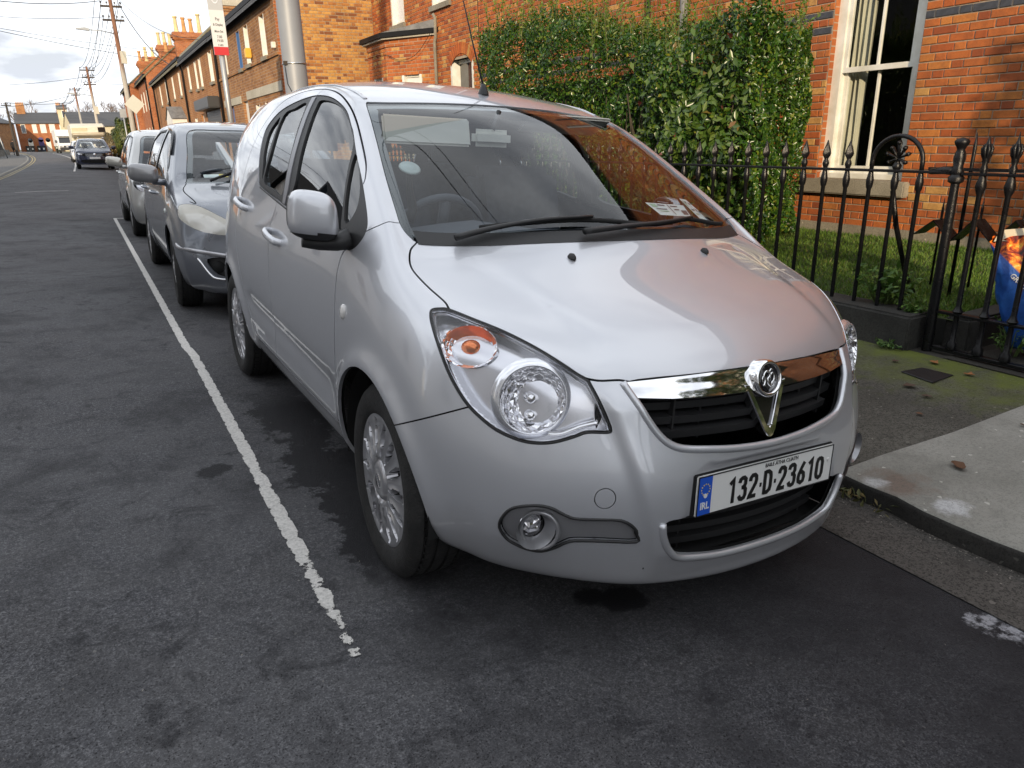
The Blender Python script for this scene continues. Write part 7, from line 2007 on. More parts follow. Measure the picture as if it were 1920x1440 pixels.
 MB().box((-1.25, -.30, 2.15), (-.1, -.27, 2.6), M=Matrix.Rotation(.0, 4, 'X')).build('overcab_panel', HM['cream'], cam_, bevel=(.01, 1)); MB().box((.72, -.32, 2.2), (1.28, -.27, 2.62)).build('window', CM['black_gloss'], cam_)
 MB().add([(-.85, -.16, 1.27), (.85, -.16, 1.27), (.78, .30, 1.74), (-.78, .30, 1.74)], [(0, 1, 2, 3)]).build('windscreen', CM['black_gloss'], cam_)
 for s in (-1, 1):
  for yy in (-.3, 3.6): MB().lathe([(.15, .1), (.32, .1), (.33, 0), (.32, -.1), (.1, -.1)], 20, M=Matrix.Translation((s * .9, yy, .33)) @ Matrix.Rotation(math.pi / 2, 4, 'Y')).build('wheel', CM['tyre'], cam_, smooth=True)
# ------------------------------------------------------------------ railings, gate, garden
IRON = None
def build_railings():
 global IRON
 t = NT('black_iron_paint'); v = t.coord('Object'); n = t.noise(v, 40, 5, .65); n2 = t.noise(v, 260, 3)
 rust = t.ramp(t.noise(v, 11, 6, .7), [(.62, 0.0), (.72, 1.0)])
 t.P(color=t.mix(t.math('MULTIPLY', rust, .5), (.006, .006, .007), (.03, .014, .008)), rough=t.ramp(n, [(.3, .22), (.7, .42)]), normal=t.bump(t.math('ADD', n, t.math('MULTIPLY', n2, .5)), .5, .004), spec=.32); IRON = t.mat
 X = 4.32; ZP = .245; ZR = 1.088
 ston = concrete('plinth_stone', (.028, .028, .026), (.075, .072, .066), stain=.5)
 # dark stone plinth in lengths
 pl = empty('plinth_wall', (4.2, 2.5, .0)); tag(pl, 'low dark stone plinth under the black railings', 'wall'); bpy.context.view_layer.update(); I = pl.matrix_world.inverted()
 y = 2.52; k = 0
 while y < 13:
  L = (1.05, 1.3, .95)[k % 3]
  MB().box((4.20, y, -.02), (4.46, y + L - .008, ZP - .004 * (k % 2))).build('plinth_block', ston, pl, M=I, bevel=(.016, 3), angle=40); y += L; k += 1
 f = empty('railings', (X, 2.5, ZP)); tag(f, 'black iron spear-topped railings between pavement and hedge', 'railings'); bpy.context.view_layer.update(); I = f.matrix_world.inverted()
 MB().box((X - .021, 2.47, ZR - .008), (X + .021, 13, ZR + .008)).build('top_rail', IRON, f, M=I, bevel=(.003, 1), angle=40)
 # one bar and its finial, copied along
 bar = MB().lathe([(.0135, 0), (.0135, ZR - ZP - .115), (.019, ZR - ZP - .105), (.022, ZR - ZP - .085), (.024, ZR - ZP - .06), (.019, ZR - ZP - .035), (.014, ZR - ZP - .008)], 10).mesh('bar')
 sharp_by_angle(bar, 50)
 fin = MB().lathe([(.014, .008), (.018, .02), (.022, .035), (.018, .05), (.012, .062), (.015, .072), (.024, .088), (.026, .100), (.020, .125), (.011, .155), (.004, .180), (0, .186)], 10).mesh('finial')
 # leaf-like spear: squash and add shoulders
 P = coords(fin); zz = P[:, 2]; ang = np.arctan2(P[:, 1], P[:, 0]); k_ = np.where((zz > .07) & (zz < .15), 1 + .30 * np.cos(4 * ang), 1.0); P[:, 0] *= k_; P[:, 1] *= k_; fin.vertices.foreach_set('co', P.ravel()); sharp_by_angle(fin, 55)
 bar.materials.append(IRON); fin.materials.append(IRON)
 ys = [3.003 + .1715 * i for i in range(58)]
 def put_bar(yy, finial=True, parent=f):
  o = bpy.data.objects.new('bar', bar); COL.objects.link(o); o.parent = parent; o.matrix_local = I @ Matrix.Translation((X, yy, ZP))
  if finial:
   q = bpy.data.objects.new('finial', fin); COL.objects.link(q); q.parent = o; q.matrix_local = Matrix.Translation((0, 0, ZR - ZP))
 for i, yy in enumerate(ys): put_bar(yy, i > 0)
 for yy in (2.834, 2.675): put_bar(yy, False)
 # hoop with palmette
 hp = [(X, 2.675, ZR)] + [(X, 2.839 + .164 * math.cos(a), ZR + .05 + .155 * math.sin(a)) for a in [math.pi * (1 - q / 16) + math.pi * 0 for q in range(17)]][::-1][::-1] + [(X, 3.003, ZR)]
 hp = [(X, 3.003, ZR)] + [(X, 2.839 + .164 * math.cos(math.pi * q / 16), ZR + .05 + .155 * math.sin(math.pi * q / 16)) for q in range(17)] + [(X, 2.675, ZR)]
 MB().tube(hp, .0135, 10).build('hoop', IRON, f, M=I, smooth=True)
 pm = MB(); c = Vector((X, 2.834, ZR + .075))
 pm.lathe([(.016, -.075), (.024, -.06), (.028, -.045), (.018, -.03), (.014, -.02), (.022, -.01)], 10, M=Matrix.Translation(c))
 for a in (-115, -70, -35, 0, 35, 70, 115):
  d = Vector((0, math.sin(R(a)), math.cos(R(a)))); L = .085 if abs(a) < 80 else .07
  if a == 0: L = .105
  pm.tube([c, c + d * L * .5, c + d * L * .85, c + d * L], [.009, .012, .017, .006], 8, sx=1.0, sy=.6)
  pm.tube([c + d * L * .80 + Vector((-.006, 0, 0)), c + d * L * .95 + Vector((-.012, 0, 0))], [.014, .010], 8)
 pm.build('palmette', IRON, f, M=I, smooth=True)
 # gate post
 gp = MB(); gp.lathe([(.030, -.05), (.029, .25), (.025, ZR - .18), (.023, ZR - .06), (.040, ZR - .05), (.043, ZR - .025), (.030, ZR - .01), (.036, ZR + .01), (.026, ZR + .03), (.030, ZR + .075), (.027, ZR + .11), (.020, ZR + .125), (.026, ZR + .14), (.036, ZR + .155), (.040, ZR + .170), (.030, ZR + .185), (.0, ZR + .192)], 12, M=Matrix.Translation((X, 2.462, 0)))
 gp.build('gate_post', IRON, f, M=I, angle=50)
 MB().tube([(X, 2.62, ZR + .002), (X, 2.54, ZR + .012), (X, 2.47, ZR + .01)], [.016, .022, .026], 8).build('rail_collar', IRON, f, M=I, smooth=True)
 # stay bar leaning back into the garden
 MB().tube([(X + .02, 2.85, ZR - .12), (X + .12, 2.86, .75), (X + .30, 2.86, .42), (X + .42, 2.86, .28)], .016, 8).build('stay', IRON, f, M=I, smooth=True)
 # gate leaf: rails and heavier finials, running on out of the picture
 g = empty('iron_gate', (X, 2.4, .03)); tag(g, 'black iron gate with leaf finials at the right edge', 'gate'); bpy.context.view_layer.update(); IG = g.matrix_world.inverted()
 for z0, h in ((ZR - .005, .016), (.285, .018), (.062, .022)):
  MB().box((X - .02, 1.0, z0 - h / 2), (X + .02, 2.43, z0 + h / 2)).build('rail', IRON, g, M=IG, bevel=(.003, 1), angle=40)
 gb = MB().lathe([(.015, .0), (.030, .005), (.030, .04), (.016, .06), (.0145, .20), (.020, .22), (.030, .235), (.020, .25), (.0145, .27), (.0145, .90), (.022, .92), (.030, .95), (.022, .985), (.015, 1.01)], 10).mesh('bar'); sharp_by_angle(gb, 50); gb.materials.append(IRON)
 gf = MB()
 for a in range(8):
  d = Vector((math.cos(a * math.pi / 4), math.sin(a * math.pi / 4), 0))
  gf.tube([Vector((0, 0, .06)), Vector((0, 0, .10)) + d * .020, Vector((0, 0, .135)) + d * .026, Vector((0, 0, .16)) + d * .016], [.006, .008, .008, .003], 6)
 gf.lathe([(.016, 0), (.020, .03), (.013, .05), (.018, .07), (.020, .12), (.013, .16), (.004, .195), (0, .20)], 10); gfm = gf.mesh('finial'); sharp_by_angle(gfm, 60); gfm.materials.append(IRON)
 for k in range(9):
  yy = 2.318 - .152 * k
  o = bpy.data.objects.new('bar', gb); COL.objects.link(o); o.parent = g; o.matrix_local = IG @ Matrix.Translation((X, yy, .07))
  q = bpy.data.objects.new('finial', gfm); COL.objects.link(q); q.parent = o; q.matrix_local = Matrix.Translation((0, 0, 1.015))
 # inner dividing rail with a zigzag spiked strip
 z = empty('spiked_fence', (5.0, 2.6, .2)); tag(z, 'low black fence with zigzag band and spikes inside the gate', 'fence'); bpy.context.view_layer.update(); IZ = z.matrix_world.inverted()
 pts = []
 for k in range(9):
  yy = 3.03 - .128 * k; pts.append(Vector((5.0, yy, (.640 if k == 0 else .735 if k % 2 else .600) + .010 * k)))
 mb = MB()
 for a, b in zip(pts, pts[1:]):
  n_ = Vector((0, -(b.z - a.z), (b.y - a.y))).normalized() * .006
  mb.add([a + Vector((-.09, 0, 0)), b + Vector((-.09, 0, 0)), b + Vector((.05, 0, 0)), a + Vector((.05, 0, 0))] + [p + n_ for p in (a + Vector((-.09, 0, 0)), b + Vector((-.09, 0, 0)), b + Vector((.05, 0, 0)), a + Vector((.05, 0, 0)))], [(0, 1, 2, 3), (7, 6, 5, 4), (0, 4, 5, 1), (1, 5, 6, 2), (2, 6, 7, 3), (3, 7, 4, 0)])
 mb.build('zigzag_band', IRON, z, M=IZ, fix=True)
 for k in range(1, 9, 2):
  p = pts[k]
  MB().tube([p + Vector((0, 0, -.45)), p, p + Vector((0, 0, .06)), p + Vector((0, 0, .14))], [.011, .011, .012, .002], 8, sx=.6).build('spike', IRON, z, M=IZ, smooth=True)
 for k in range(2, 9, 2):
  p = pts[k]
  MB().tube([(5.02, p.y, .1), (5.02, p.y, 1.22), (5.02, p.y, 1.30)], [.012, .012, .002], 8).build('bar', IRON, z, M=IZ, smooth=True)
 MB().box((5.0, 1.9, 1.06), (5.03, 3.05, 1.08)).build('rail', IRON, z, M=IZ)
 # kerbing and path behind the gate
 MB().box((4.46, 2.30, .0), (7.05, 2.46, .235)).build('path_kerb', ston, None, bevel=(.015, 2), angle=40)
 o = bpy.data.objects['path_kerb']; tag(o, 'low dark kerb edging the lawn behind the gate', 'kerb')
 vs = [(4.24, .0, .038), (7.1, .0, .06), (7.1, 2.31, .06), (4.24, 2.31, .036)]
 MB().add(vs, [(0, 1, 2, 3)]).build('path', concrete('path_dark', (.035, .033, .028), (.075, .068, .058), stain=.5), None)['kind'] = 'structure'
 MB().add([(4.24, 2.31, .03), (4.46, 2.31, .03), (4.46, 2.52, .03), (4.24, 2.52, .03)], [(0, 1, 2, 3)]).build('pavement_patch', concrete('patch_dark', (.035, .033, .028), (.075, .068, .058), stain=.5), None)['kind'] = 'structure'

def leaf_mass(name, pts, nrm, size, mat, parent, seed=1, aspect=.5, spread=.8, kind='stuff', M=None, fold=.25):
 """many small folded leaves; pts Nx3, nrm Nx3 preferred facing, size N"""
 g = np.random.default_rng(seed); n = len(pts)
 N = nrm + g.normal(0, spread, (n, 3)); N /= np.linalg.norm(N, axis=1)[:, None]
 A = g.normal(0, 1, (n, 3)) + np.array([0, 0, .6]); A -= N * np.sum(A * N, 1)[:, None]; A /= np.linalg.norm(A, axis=1)[:, None]
 B = np.cross(N, A); L = size[:, None]; w = L * aspect
 # tip, base, left, right, with a mid-rib fold
 v0 = pts - A * L * .5; v1 = pts + A * L * .5; v2 = pts + B * w * .5 + N * w * fold - A * L * .05; v3 = pts - B * w * .5 + N * w * fold - A * L * .05
 V = np.stack([v0, v2, v1, v3], 1).reshape(-1, 3)
 idx = np.arange(n) * 4; F = np.stack([np.stack([idx, idx + 1, idx + 2], 1), np.stack([idx, idx + 2, idx + 3], 1)], 1).reshape(-1, 3)
 me = bpy.data.meshes.new(name); me.vertices.add(len(V)); me.vertices.foreach_set('co', V.ravel())
 me.loops.add(F.size); me.loops.foreach_set('vertex_index', F.ravel().astype(np.int32)); me.polygons.add(len(F)); me.polygons.foreach_set('loop_start', np.arange(0, F.size, 3).astype(np.int32)); me.polygons.foreach_set('loop_total', np.full(len(F), 3, dtype=np.int32))
 me.update(calc_edges=True)
 at = me.attributes.new('rnd', 'FLOAT', 'FACE'); at.data.foreach_set('value', np.repeat(g.random(n), 2).astype(np.float32))
 o = link(name, me, mat, parent, True, M)
 if kind: o['kind'] = kind
 return o

def leaf_mat(name, stops, rough=.38, trans=.25):
 t = NT(name); a = t.n('Attribute'); a.attribute_name = 'rnd'
 c = t.ramp(a.outputs['Fac'], stops)
 v = t.world(); c = t.mix(t.math('MULTIPLY', t.ramp(t.noise(v, 3.5, 4), [(.4, 0.0), (.7, 1.0)]), .35), c, tuple(x * .55 for x in stops[0][1]))
 t.P(color=c, rough=rough, spec=.5)
 tr = t.n('BsdfTranslucent'); t.l(c, tr.inputs['Color']); mx_ = t.n('MixShader'); mx_.inputs[0].default_value = trans
 t.l(t.b.outputs[0], mx_.inputs[1]); t.l(tr.outputs[0], mx_.inputs[2]); t.l(mx_.outputs[0], t.out.inputs['Surface'])
 return t.mat

def build_hedge():
 g = np.random.default_rng(11)
 root = empty('hedge', (5.4, 6.6, .25)); tag(root, 'tall glossy evergreen hedge behind the railings with ragged upright shoots', 'hedge')
 bpy.context.view_layer.update(); I = root.matrix_world.inverted()
 green = leaf_mat('hedge_leaf', [(0.0, (.012, .042, .006)), (.35, (.028, .085, .010)), (.75, (.062, .145, .016)), (.96, (.14, .20, .02)), (1.0, (.25, .24, .03))], .28)
 Y0, Y1, X0, X1 = 4.42, 9.1, 4.60, 6.75
 def top(y, x): return 2.14 + .52 * np.clip((y - 5.2) / 3.2, 0, 1) - .10 * np.exp(-((y - 6.2) / .7) ** 2) + .10 * np.sin(y * 2.3 + x) + .08 * np.sin(y * 5.1 - x * 2) + .05 * np.sin(y * 11 + x * 5)
 def bulge(y, z): return .11 * np.sin(y * 1.9 + z * 1.3) + .08 * np.sin(y * 4.3 - z * 3.1) + .06 * np.sin(y * 9.1 + z * 7.7) + .05 * np.sin(y * 3.1 + 2 + z * 5.9)
 P = []; N = []
 def add(x, y, z, nx, ny, nz): P.append(np.stack([x, y, z], 1)); N.append(np.stack([nx, ny, nz], 1))
 n = 50000; y = g.uniform(Y0, Y1, n); z = .30 + (top(y, 4.6) - .30) * g.random(n); d = g.exponential(.09, n)
 one = np.ones(n); add(X0 + bulge(y, z) + d + .25 * np.clip((.9 - z) / .6, 0, 1) * 0, y, z, -one, 0 * one, .25 * one)
 n = 24000; x = g.uniform(X0, X1, n); z = .30 + (top(Y0 + 0 * x, x) - .30) * g.random(n); d = g.exponential(.07, n); one = np.ones(n)
 lean = (z - .3) / 2.0
 add(x, 4.30 + .62 * (x - 4.6) - .10 * lean + .6 * bulge(x * 1.3, z) + d, z, -.3 * one, -one, .25 * one)
 n = 16000; x = g.uniform(X0, X1, n); y = g.uniform(Y0 - .2, Y1, n); y = np.maximum(y, 4.25 + .62 * (x - 4.6)); d = g.exponential(.06, n); one = np.ones(n)
 add(x, y, top(y, x) + .05 * g.normal(0, 1, n) - d, 0 * one, 0 * one, one)
 n = 4000; x = g.uniform(X0, X1, n); z = .3 + 2.3 * g.random(n); one = np.ones(n)
 add(x, Y1 + bulge(x, z) * 1.0 - g.exponential(.06, n), z, 0 * one, one, .2 * one)
 pts = np.concatenate(P); nr_ = np.concatenate(N)
 size = g.uniform(.024, .050, len(pts)) * np.where(g.random(len(pts)) < .15, 1.5, 1.0)
 leaf_mass('foliage', pts, nr_, size, green, root, 3, .52, .75, M=I)
 # upright shoots
 sp = []; sn = []; stem = MB()
 for k in range(260):
  y = g.uniform(Y0 - .15, Y1); x = g.uniform(X0 - .05, X1 - .3); zt = float(top(np.array(y), np.array(x))); L = g.uniform(.10, .36) if g.random() < .75 else g.uniform(.3, .62)
  lx, ly = g.normal(0, .12, 2); y = max(y, 4.3 + .62 * (x - 4.6))
  a = Vector((x, y, zt - .12)); b = Vector((x + lx * L, y + ly * L, zt + L))
  stem.tube([a, (a + b) / 2 + Vector((0, 0, .01)), b], [.004, .003, .0015], 4, cap=False)
  m_ = int(L * 55)
  for q in range(m_):
   t = q / m_; c = a.lerp(b, t); an = g.uniform(0, 6.28); off = Vector((math.cos(an), math.sin(an), .5)) * .022
   sp.append(c + off); sn.append(off.normalized())
 # a loose shoot or two reaching sideways
 for (a, b) in ((Vector((4.7, 9.0, 2.15)), Vector((4.75, 9.35, 2.32))), (Vector((5.4, 4.75, 1.75)), Vector((5.5, 4.50, 1.84))), (Vector((5.8, 4.95, 2.15)), Vector((5.95, 4.78, 2.38))), (Vector((4.9, 9.0, 2.5)), Vector((4.95, 9.3, 2.75)))):
  stem.tube([a, b], [.004, .002], 4)
  for q in range(16):
   c = a.lerp(b, q / 16); an = g.uniform(0, 6.28); off = Vector((math.cos(an), math.sin(an), .4)) * .025; sp.append(c + off); sn.append(off)
 bright = leaf_mat('hedge_shoot', [(0.0, (.06, .14, .015)), (.5, (.11, .20, .022)), (.85, (.19, .25, .03)), (1.0, (.30, .25, .04))], .4, .35)
 leaf_mass('shoots', np.array([tuple(p) for p in sp]), np.array([tuple(p) for p in sn]), g.uniform(.032, .055, len(sp)), bright, root, 5, .5, .5, M=I)
 stem.build('twigs', plain('twig', (.10, .10, .03), .8), root, M=I)['kind'] = 'stuff'
 # larger-leaved red-tipped shrub grown through the front
 n = 1500; y = 4.75 + g.normal(0, .45, n) + 0; z = 1.15 + g.normal(0, .42, n); ok = (z > .4) & (z < 2.2) & (y > 4.35); y, z = y[ok], z[ok]; n = len(y); one = np.ones(n)
 x = X0 - .03 + bulge(y, z) + g.exponential(.05, n) - .03
 big = leaf_mat('photinia_leaf', [(0.0, (.04, .085, .014)), (.6, (.075, .135, .022)), (.95, (.12, .17, .03)), (.98, (.20, .06, .025)), (1.0, (.22, .045, .03))], .3, .25)
 leaf_mass('large_leaves', np.stack([x, y, z], 1), np.stack([-one, -.3 * one, .3 * one], 1), g.uniform(.06, .095, n), big, root, 8, .48, .55, M=I)
 # dark box added inside the leaves to close see-through gaps, as inner shade
 MB().prism([(X0 + .42, Y0 + .45, .22), (X1 - .05, Y0 + 1.65, .22), (X1 - .05, Y1 - .45, .22), (X0 + .42, Y1 - .45, .22)], (0, 0, 1.70)).build('dark_core_fill', plain('core_dark', (.012, .016, .006), .95), root, M=I)
 tw = MB()
 for k in range(90):
  y = g.uniform(Y0 + .1, Y1 - .2); x = X0 + g.uniform(.08, .22); z0 = .25
  tw.tube([(x, y, z0), (x + g.normal(0, .04), y + g.normal(0, .10), .9), (x + g.normal(0, .05), y + g.normal(0, .2), 1.7)], [.012, .008, .004], 5)
 tw.build('branches', plain('branch', (.05, .038, .022), .9), root, M=I, smooth=True)['kind'] = 'stuff'

def build_lawn():
 g = np.random.default_rng(5)
 MB().add([(4.44, 2.40, .215), (7.10, 2.40, .262), (7.10, 13.5, .262), (4.44, 13.5, .215)], [(0, 1, 2, 3)]).build('lawn', plain('lawn_soil', (.030, .048, .010), .95, var=.4, vscale=9), None)['kind'] = 'structure'
 n = 26000; x = g.uniform(4.47, 7.08, n); y = 2.47 + g.random(n) ** 1.3 * 3.6
 z = .215 + .047 * (x - 4.44) / 2.66; h = g.uniform(.02, .045, n); a = g.uniform(0, 6.28, n); lean = g.normal(0, .5, (n, 2)); w = .004
 b0 = np.stack([x - np.cos(a) * w, y - np.sin(a) * w, z], 1); b1 = np.stack([x + np.cos(a) * w, y + np.sin(a) * w, z], 1); tip = np.stack([x + lean[:, 0] * h, y + lean[:, 1] * h, z + h], 1)
 V = np.stack([b0, b1, tip], 1).reshape(-1, 3); F = np.arange(n * 3).reshape(-1, 3)
 me = bpy.data.meshes.new('grass'); me.vertices.add(len(V)); me.vertices.foreach_set('co', V.ravel()); me.loops.add(F.size); me.loops.foreach_set('vertex_index', F.ravel().astype(np.int32)); me.polygons.add(n); me.polygons.foreach_set('loop_start', np.arange(0, n * 3, 3).astype(np.int32)); me.polygons.foreach_set('loop_total', np.full(n, 3, dtype=np.int32)); me.update(calc_edges=True)
 at = me.attributes.new('rnd', 'FLOAT', 'FACE'); at.data.foreach_set('value', g.random(n).astype(np.float32))
 o = link('grass', me, leaf_mat('grass_blade', [(0.0, (.06, .13, .012)), (.6, (.11, .21, .02)), (.92, (.17, .25, .035)), (1.0, (.28, .24, .09))], .6, .3)); tag(o, 'short green lawn grass behind the railings', 'grass', kind='stuff')
 # leafy weeds by the gate post
 def weed(name, label, cx, cy, cz, r, h, n, size, seed, grp=None):
  gg = np.random.default_rng(seed); root = empty(name, (cx, cy, cz)); tag(root, label, 'plant', grp); bpy.context.view_layer.update(); I = root.matrix_world.inverted()
  st = MB(); P = []; N = []
  for k in range(n):
   an = gg.uniform(0, 6.28); rr_ = r * math.sqrt(gg.random()); tip = Vector((cx + rr_ * math.cos(an), cy + rr_ * math.sin(an), cz + h * gg.uniform(.45, 1.0))); base = Vector((cx + .3 * (tip.x - cx), cy + .3 * (tip.y - cy), cz))
   st.tube([base, (base + tip) / 2 + Vector((0, 0, .02)), tip], [.0035, .003, .002], 4)
   for q in range(9):
    t = .35 + .65 * q / 8; c = base.lerp(tip, t); a2 = gg.uniform(0, 6.28); off = Vector((math.cos(a2), math.sin(a2), .15)) * size * .5
    P.append(c + off); N.append(Vector((off.x * .5, off.y * .5, 1 * size)).normalized())
  st.build('stem', plain('weed_stem_%d' % seed, (.08, .12, .03), .8), root, M=I)
  leaf_mass('leaves', np.array([tuple(p) for p in P]), np.array([tuple(p) for p in N]), gg.uniform(size * .7, size * 1.25, len(P)), leaf_mat('weed_leaf_%d' % seed, [(0, (.05, .115, .018)), (.7, (.09, .19, .03)), (1.0, (.16, .26, .04))], .45, .3), root, seed, .42, .45, M=I)
 weed('leafy_weed', 'bright green leafy weed growing through the railings beside the gate post', 4.42, 2.86, .24, .17, .26, 30, .062, 21)
 weed('leafy_weed', 'low trailing weed at the plinth end right against the gate post', 4.36, 2.60, .20, .10, .14, 16, .04, 22)
 weed('leafy_weed', 'small dark weed on the ground behind the gate bars', 4.55, 2.10, .05, .14, .22, 18, .035, 23)
 weed('leafy_weed', 'tiny weed tuft in the joint at the foot of the plinth', 4.18, 2.62, .03, .10, .06, 12, .028, 24)

def build_back_hedge():
 # dark greenery on the pavement side behind the camera, seen only in the chrome and paint
 g = np.random.default_rng(31); root = empty('hedge', (5, -8, .2)); tag(root, 'hedge behind the camera, mirrored in the chrome grille bar', 'hedge'); bpy.context.view_layer.update(); I = root.matrix_world.inverted()
 n = 14000; y = g.uniform(-18, -.6, n); top = 4.3 + .7 * np.sin(y * 1.1) + .4 * np.sin(y * 2.9); z = .2 + (top - .2) * g.random(n); one = np.ones(n)
 leaf_mass('foliage', np.stack([4.7 + .2 * np.sin(y * 2.1) + g.exponential(.15, n), y, z], 1), np.stack([-one, 0 * one, .3 * one], 1), g.uniform(.12, .24, n), leaf_mat('back_leaf', [(0, (.02, .04, .008)), (.7, (.05, .09, .014)), (1, (.11, .13, .02))]), root, 2, .5, .7, M=I)
 n = 5000; y = g.uniform(-18, -.6, n); top = 4.3 + .7 * np.sin(y * 1.1) + .4 * np.sin(y * 2.9); x = g.uniform(4.7, 6.4, n); one = np.ones(n)
 leaf_mass('top_foliage', np.stack([x, y, top + g.normal(0, .12, n)], 1), np.stack([0 * one, 0 * one, one], 1), g.uniform(.12, .24, n), bpy.data.materials['back_leaf'], root, 3, .5, .7, M=I)
 MB().box((4.95, -17.8, .1), (6.3, -.9, 3.4)).build('dark_core_fill', bpy.data.materials['core_dark'], root, M=I)  # added dark box stands in for the hedge's shaded depth
# ------------------------------------------------------------------ poles, wires, signs, person, litter
def catenary(a, b, sag, n=14):
 a = Vector(a); b = Vector(b)
 return [a.lerp(b, i / n) - Vector((0, 0, sag * 4 * (i / n) * (1 - i / n))) for i in range(n + 1)]

def build_poles():
 steel = plain('galvanised', (.34, .36, .38), .45, .5, var=.10, vscale=2.5); greyp = plain('column_grey', (.235, .25, .275), .5, .1, var=.08, vscale=2)
 t = NT('pole_wood'); v = t.coord('Object', (1, 1, .12)); n = t.noise(v, 14, 5, .6); sep = t.n('SeparateXYZ'); t.l(t.coord('Object'), sep.inputs[0])
 up = t.ramp(t.math('MULTIPLY', sep.outputs['Z'], .1), [(.50, 0.0), (.60, 1.0)])
 t.P(color=t.mix(up, t.ramp(n, [(.3, (.30, .28, .25)), (.7, (.46, .44, .40))]), t.ramp(n, [(.3, (.16, .075, .045)), (.7, (.26, .13, .08))])), rough=.85); wood = t.mat
 dark = plain('pole_dark', (.05, .04, .032), .85); blk = plain('wire_black', (.015, .015, .015), .6); pale = plain('insulator', (.08, .08, .08), .4); box = plain('box_cream', (.52, .50, .42), .6)
 # big grey lighting column on the pavement
 col = empty('lamp_column', (2.86, 11.35, .02)); tag(col, 'thick grey steel lighting column on the pavement behind the cars', 'lamp post')
 MB().lathe([(.20, 0), (.20, .03), (.178, .04), (.172, 1.6), (.168, 1.62), (.150, 5.2), (.11, 8.5)], 28).build('shaft', greyp, col, smooth=True); sharp_by_angle(col.children[0].data, 30)
 MB().lathe([(.169, 2.36), (.172, 2.362), (.172, 2.382), (.168, 2.384)], 28).build('strap', plain('strap_steel', (.45, .46, .47), .3, .9), col, smooth=True)
 MB().cbox((-.15, -.09, 2.375), (.05, .05, .05)).build('strap_buckle', dark, col)
 MB().tube([(-.165, -.10, 2.33), (-.16, -.12, 2.1), (-.10, -.16, 1.95)], .006, 5).build('loose_cable', blk, col, smooth=True)
 MB().tube([(0, 0, 8.4), (-.2, 0, 8.8), (-1.6, 0, 9.0)], [.07, .05, .04], 8).build('bracket', greyp, col, smooth=True)
 MB().box((-2.2, -.15, 8.94), (-1.5, .15, 9.06)).build('lantern', greyp, col, bevel=(.04, 2))
 # parking sign on its pole
 sg = empty('parking_sign', (2.75, 16.6, .05)); tag(sg, 'grey parking sign with red foot on a galvanised pole', 'sign')
 MB().tube([(0, 0, 0), (0, 0, 4.05)], .055, 14).build('pole', steel, sg, smooth=True)
 pl = MB().box((-.145, -.075, 2.95), (.135, -.055, 4.34)).build('plate', plain('sign_grey', (.42, .44, .46), .4), sg, bevel=(.006, 1))
 MB().box((-.143, -.079, 2.95), (.133, -.0755, 3.10)).build('red_panel', plain('sign_red', (.50, .03, .035), .4), pl)
 MB().box((-.143, -.078, 3.102), (.133, -.0753, 3.76)).build('white_panel', plain('sign_white', (.62, .63, .64), .4), pl)
 Ms = Matrix.Translation((0, 0, 0)) @ STAND
 MB().lathe([(.085, 0), (.098, 0), (.098, .003), (.085, .003)], 32, M=Matrix.Translation((-.005, -.076, 4.06)) @ Matrix.Rotation(math.pi / 2, 4, 'X') @ Matrix.Diagonal((.85, 1.9, 1, 1))).build('symbol_ring', plain('sign_blue', (.62, .66, .72), .4), pl)
 link('symbol', text_mesh('P', .16, .001), plain('sign_ink', (.60, .64, .70), .4), pl, M=Matrix.Translation((-.005, -.0775, 4.06)) @ STAND)
 ink = plain('sign_black', (.03, .03, .03), .5)
 for z, s_, tx in ((3.60, .075, 'Pay'), (3.50, .06, '& Display'), (3.38, .06, 'Mon-Sat'), (3.28, .07, '7.00'), (3.21, .07, '19.00'), (3.13, .05, '3 HRS')):
  link('wording', text_mesh(tx, s_, .001, .001, .8), ink, pl, M=Matrix.Translation((-.005, -.0785, z)) @ STAND)
 # telegraph poles
 def tele(x, y, h, lab, arms, lamp=False, wood_=wood, r0=.15):
  z0 = road_z(min(x, 2.0), y) if x < 2.4 else zroad(y)
  p = empty('telegraph_pole', (x, y, z0)); tag(p, lab, 'utility pole', 'telegraph poles along the street')
  MB().lathe([(r0, 0), (r0 * .82, h * .55), (r0 * .62, h)], 14).build('pole', wood_, p, smooth=True)
  for k, (dz, L) in enumerate(arms):
   a = MB().cbox((0, 0, h - dz), (L, .09, .10)).build('crossarm', dark, p)
   for q in (-.45, -.18, .18, .45): MB().lathe([(.012, 0), (.012, .09), (.045, .10), (.05, .15), (.03, .19), (0, .20)], 8, M=Matrix.Translation((L * q, 0, h - dz + .05))).build('insulator', pale, a)
  if lamp:
   MB().tube([(0, 0, h - 2.45), (-.7, -.05, h - 2.32), (-1.35, -.1, h - 2.30)], .03, 8).build('lamp_arm', steel, p, smooth=True)
   MB().prism([(-1.3, -.2, h - 2.36), (-1.95, -.2, h - 2.30), (-1.95, -.2, h - 2.24), (-1.5, -.2, h - 2.19), (-1.3, -.2, h - 2.24)], (0, .24, 0)).build('lantern', steel, p, fix=True)
   MB().box((-.02, -.30, h - 4.0), (.26, -.12, h - 3.35)).build('junction_box', box, p, M=Matrix.Rotation(.2, 4, 'Z'))
  return p, Vector((x, y, z0 + h))
 _, A = tele(2.75, 50.0, 9.7, 'tallest telegraph pole with red brown top and lamp arm behind the parked cars', ((.35, 1.4), (1.05, 1.1), (1.75, 1.1)), True)
 _, B = tele(1.52, 80.0, 7.9, 'second telegraph pole rising behind the cream camper', ((.3, 1.2), (.9, 1.0), (1.5, 1.0)), True)
 _, C = tele(.33, 110.0, 7.9, 'third telegraph pole, thinner, behind the white van', ((.3, 1.2), (.9, 1.0)), False)
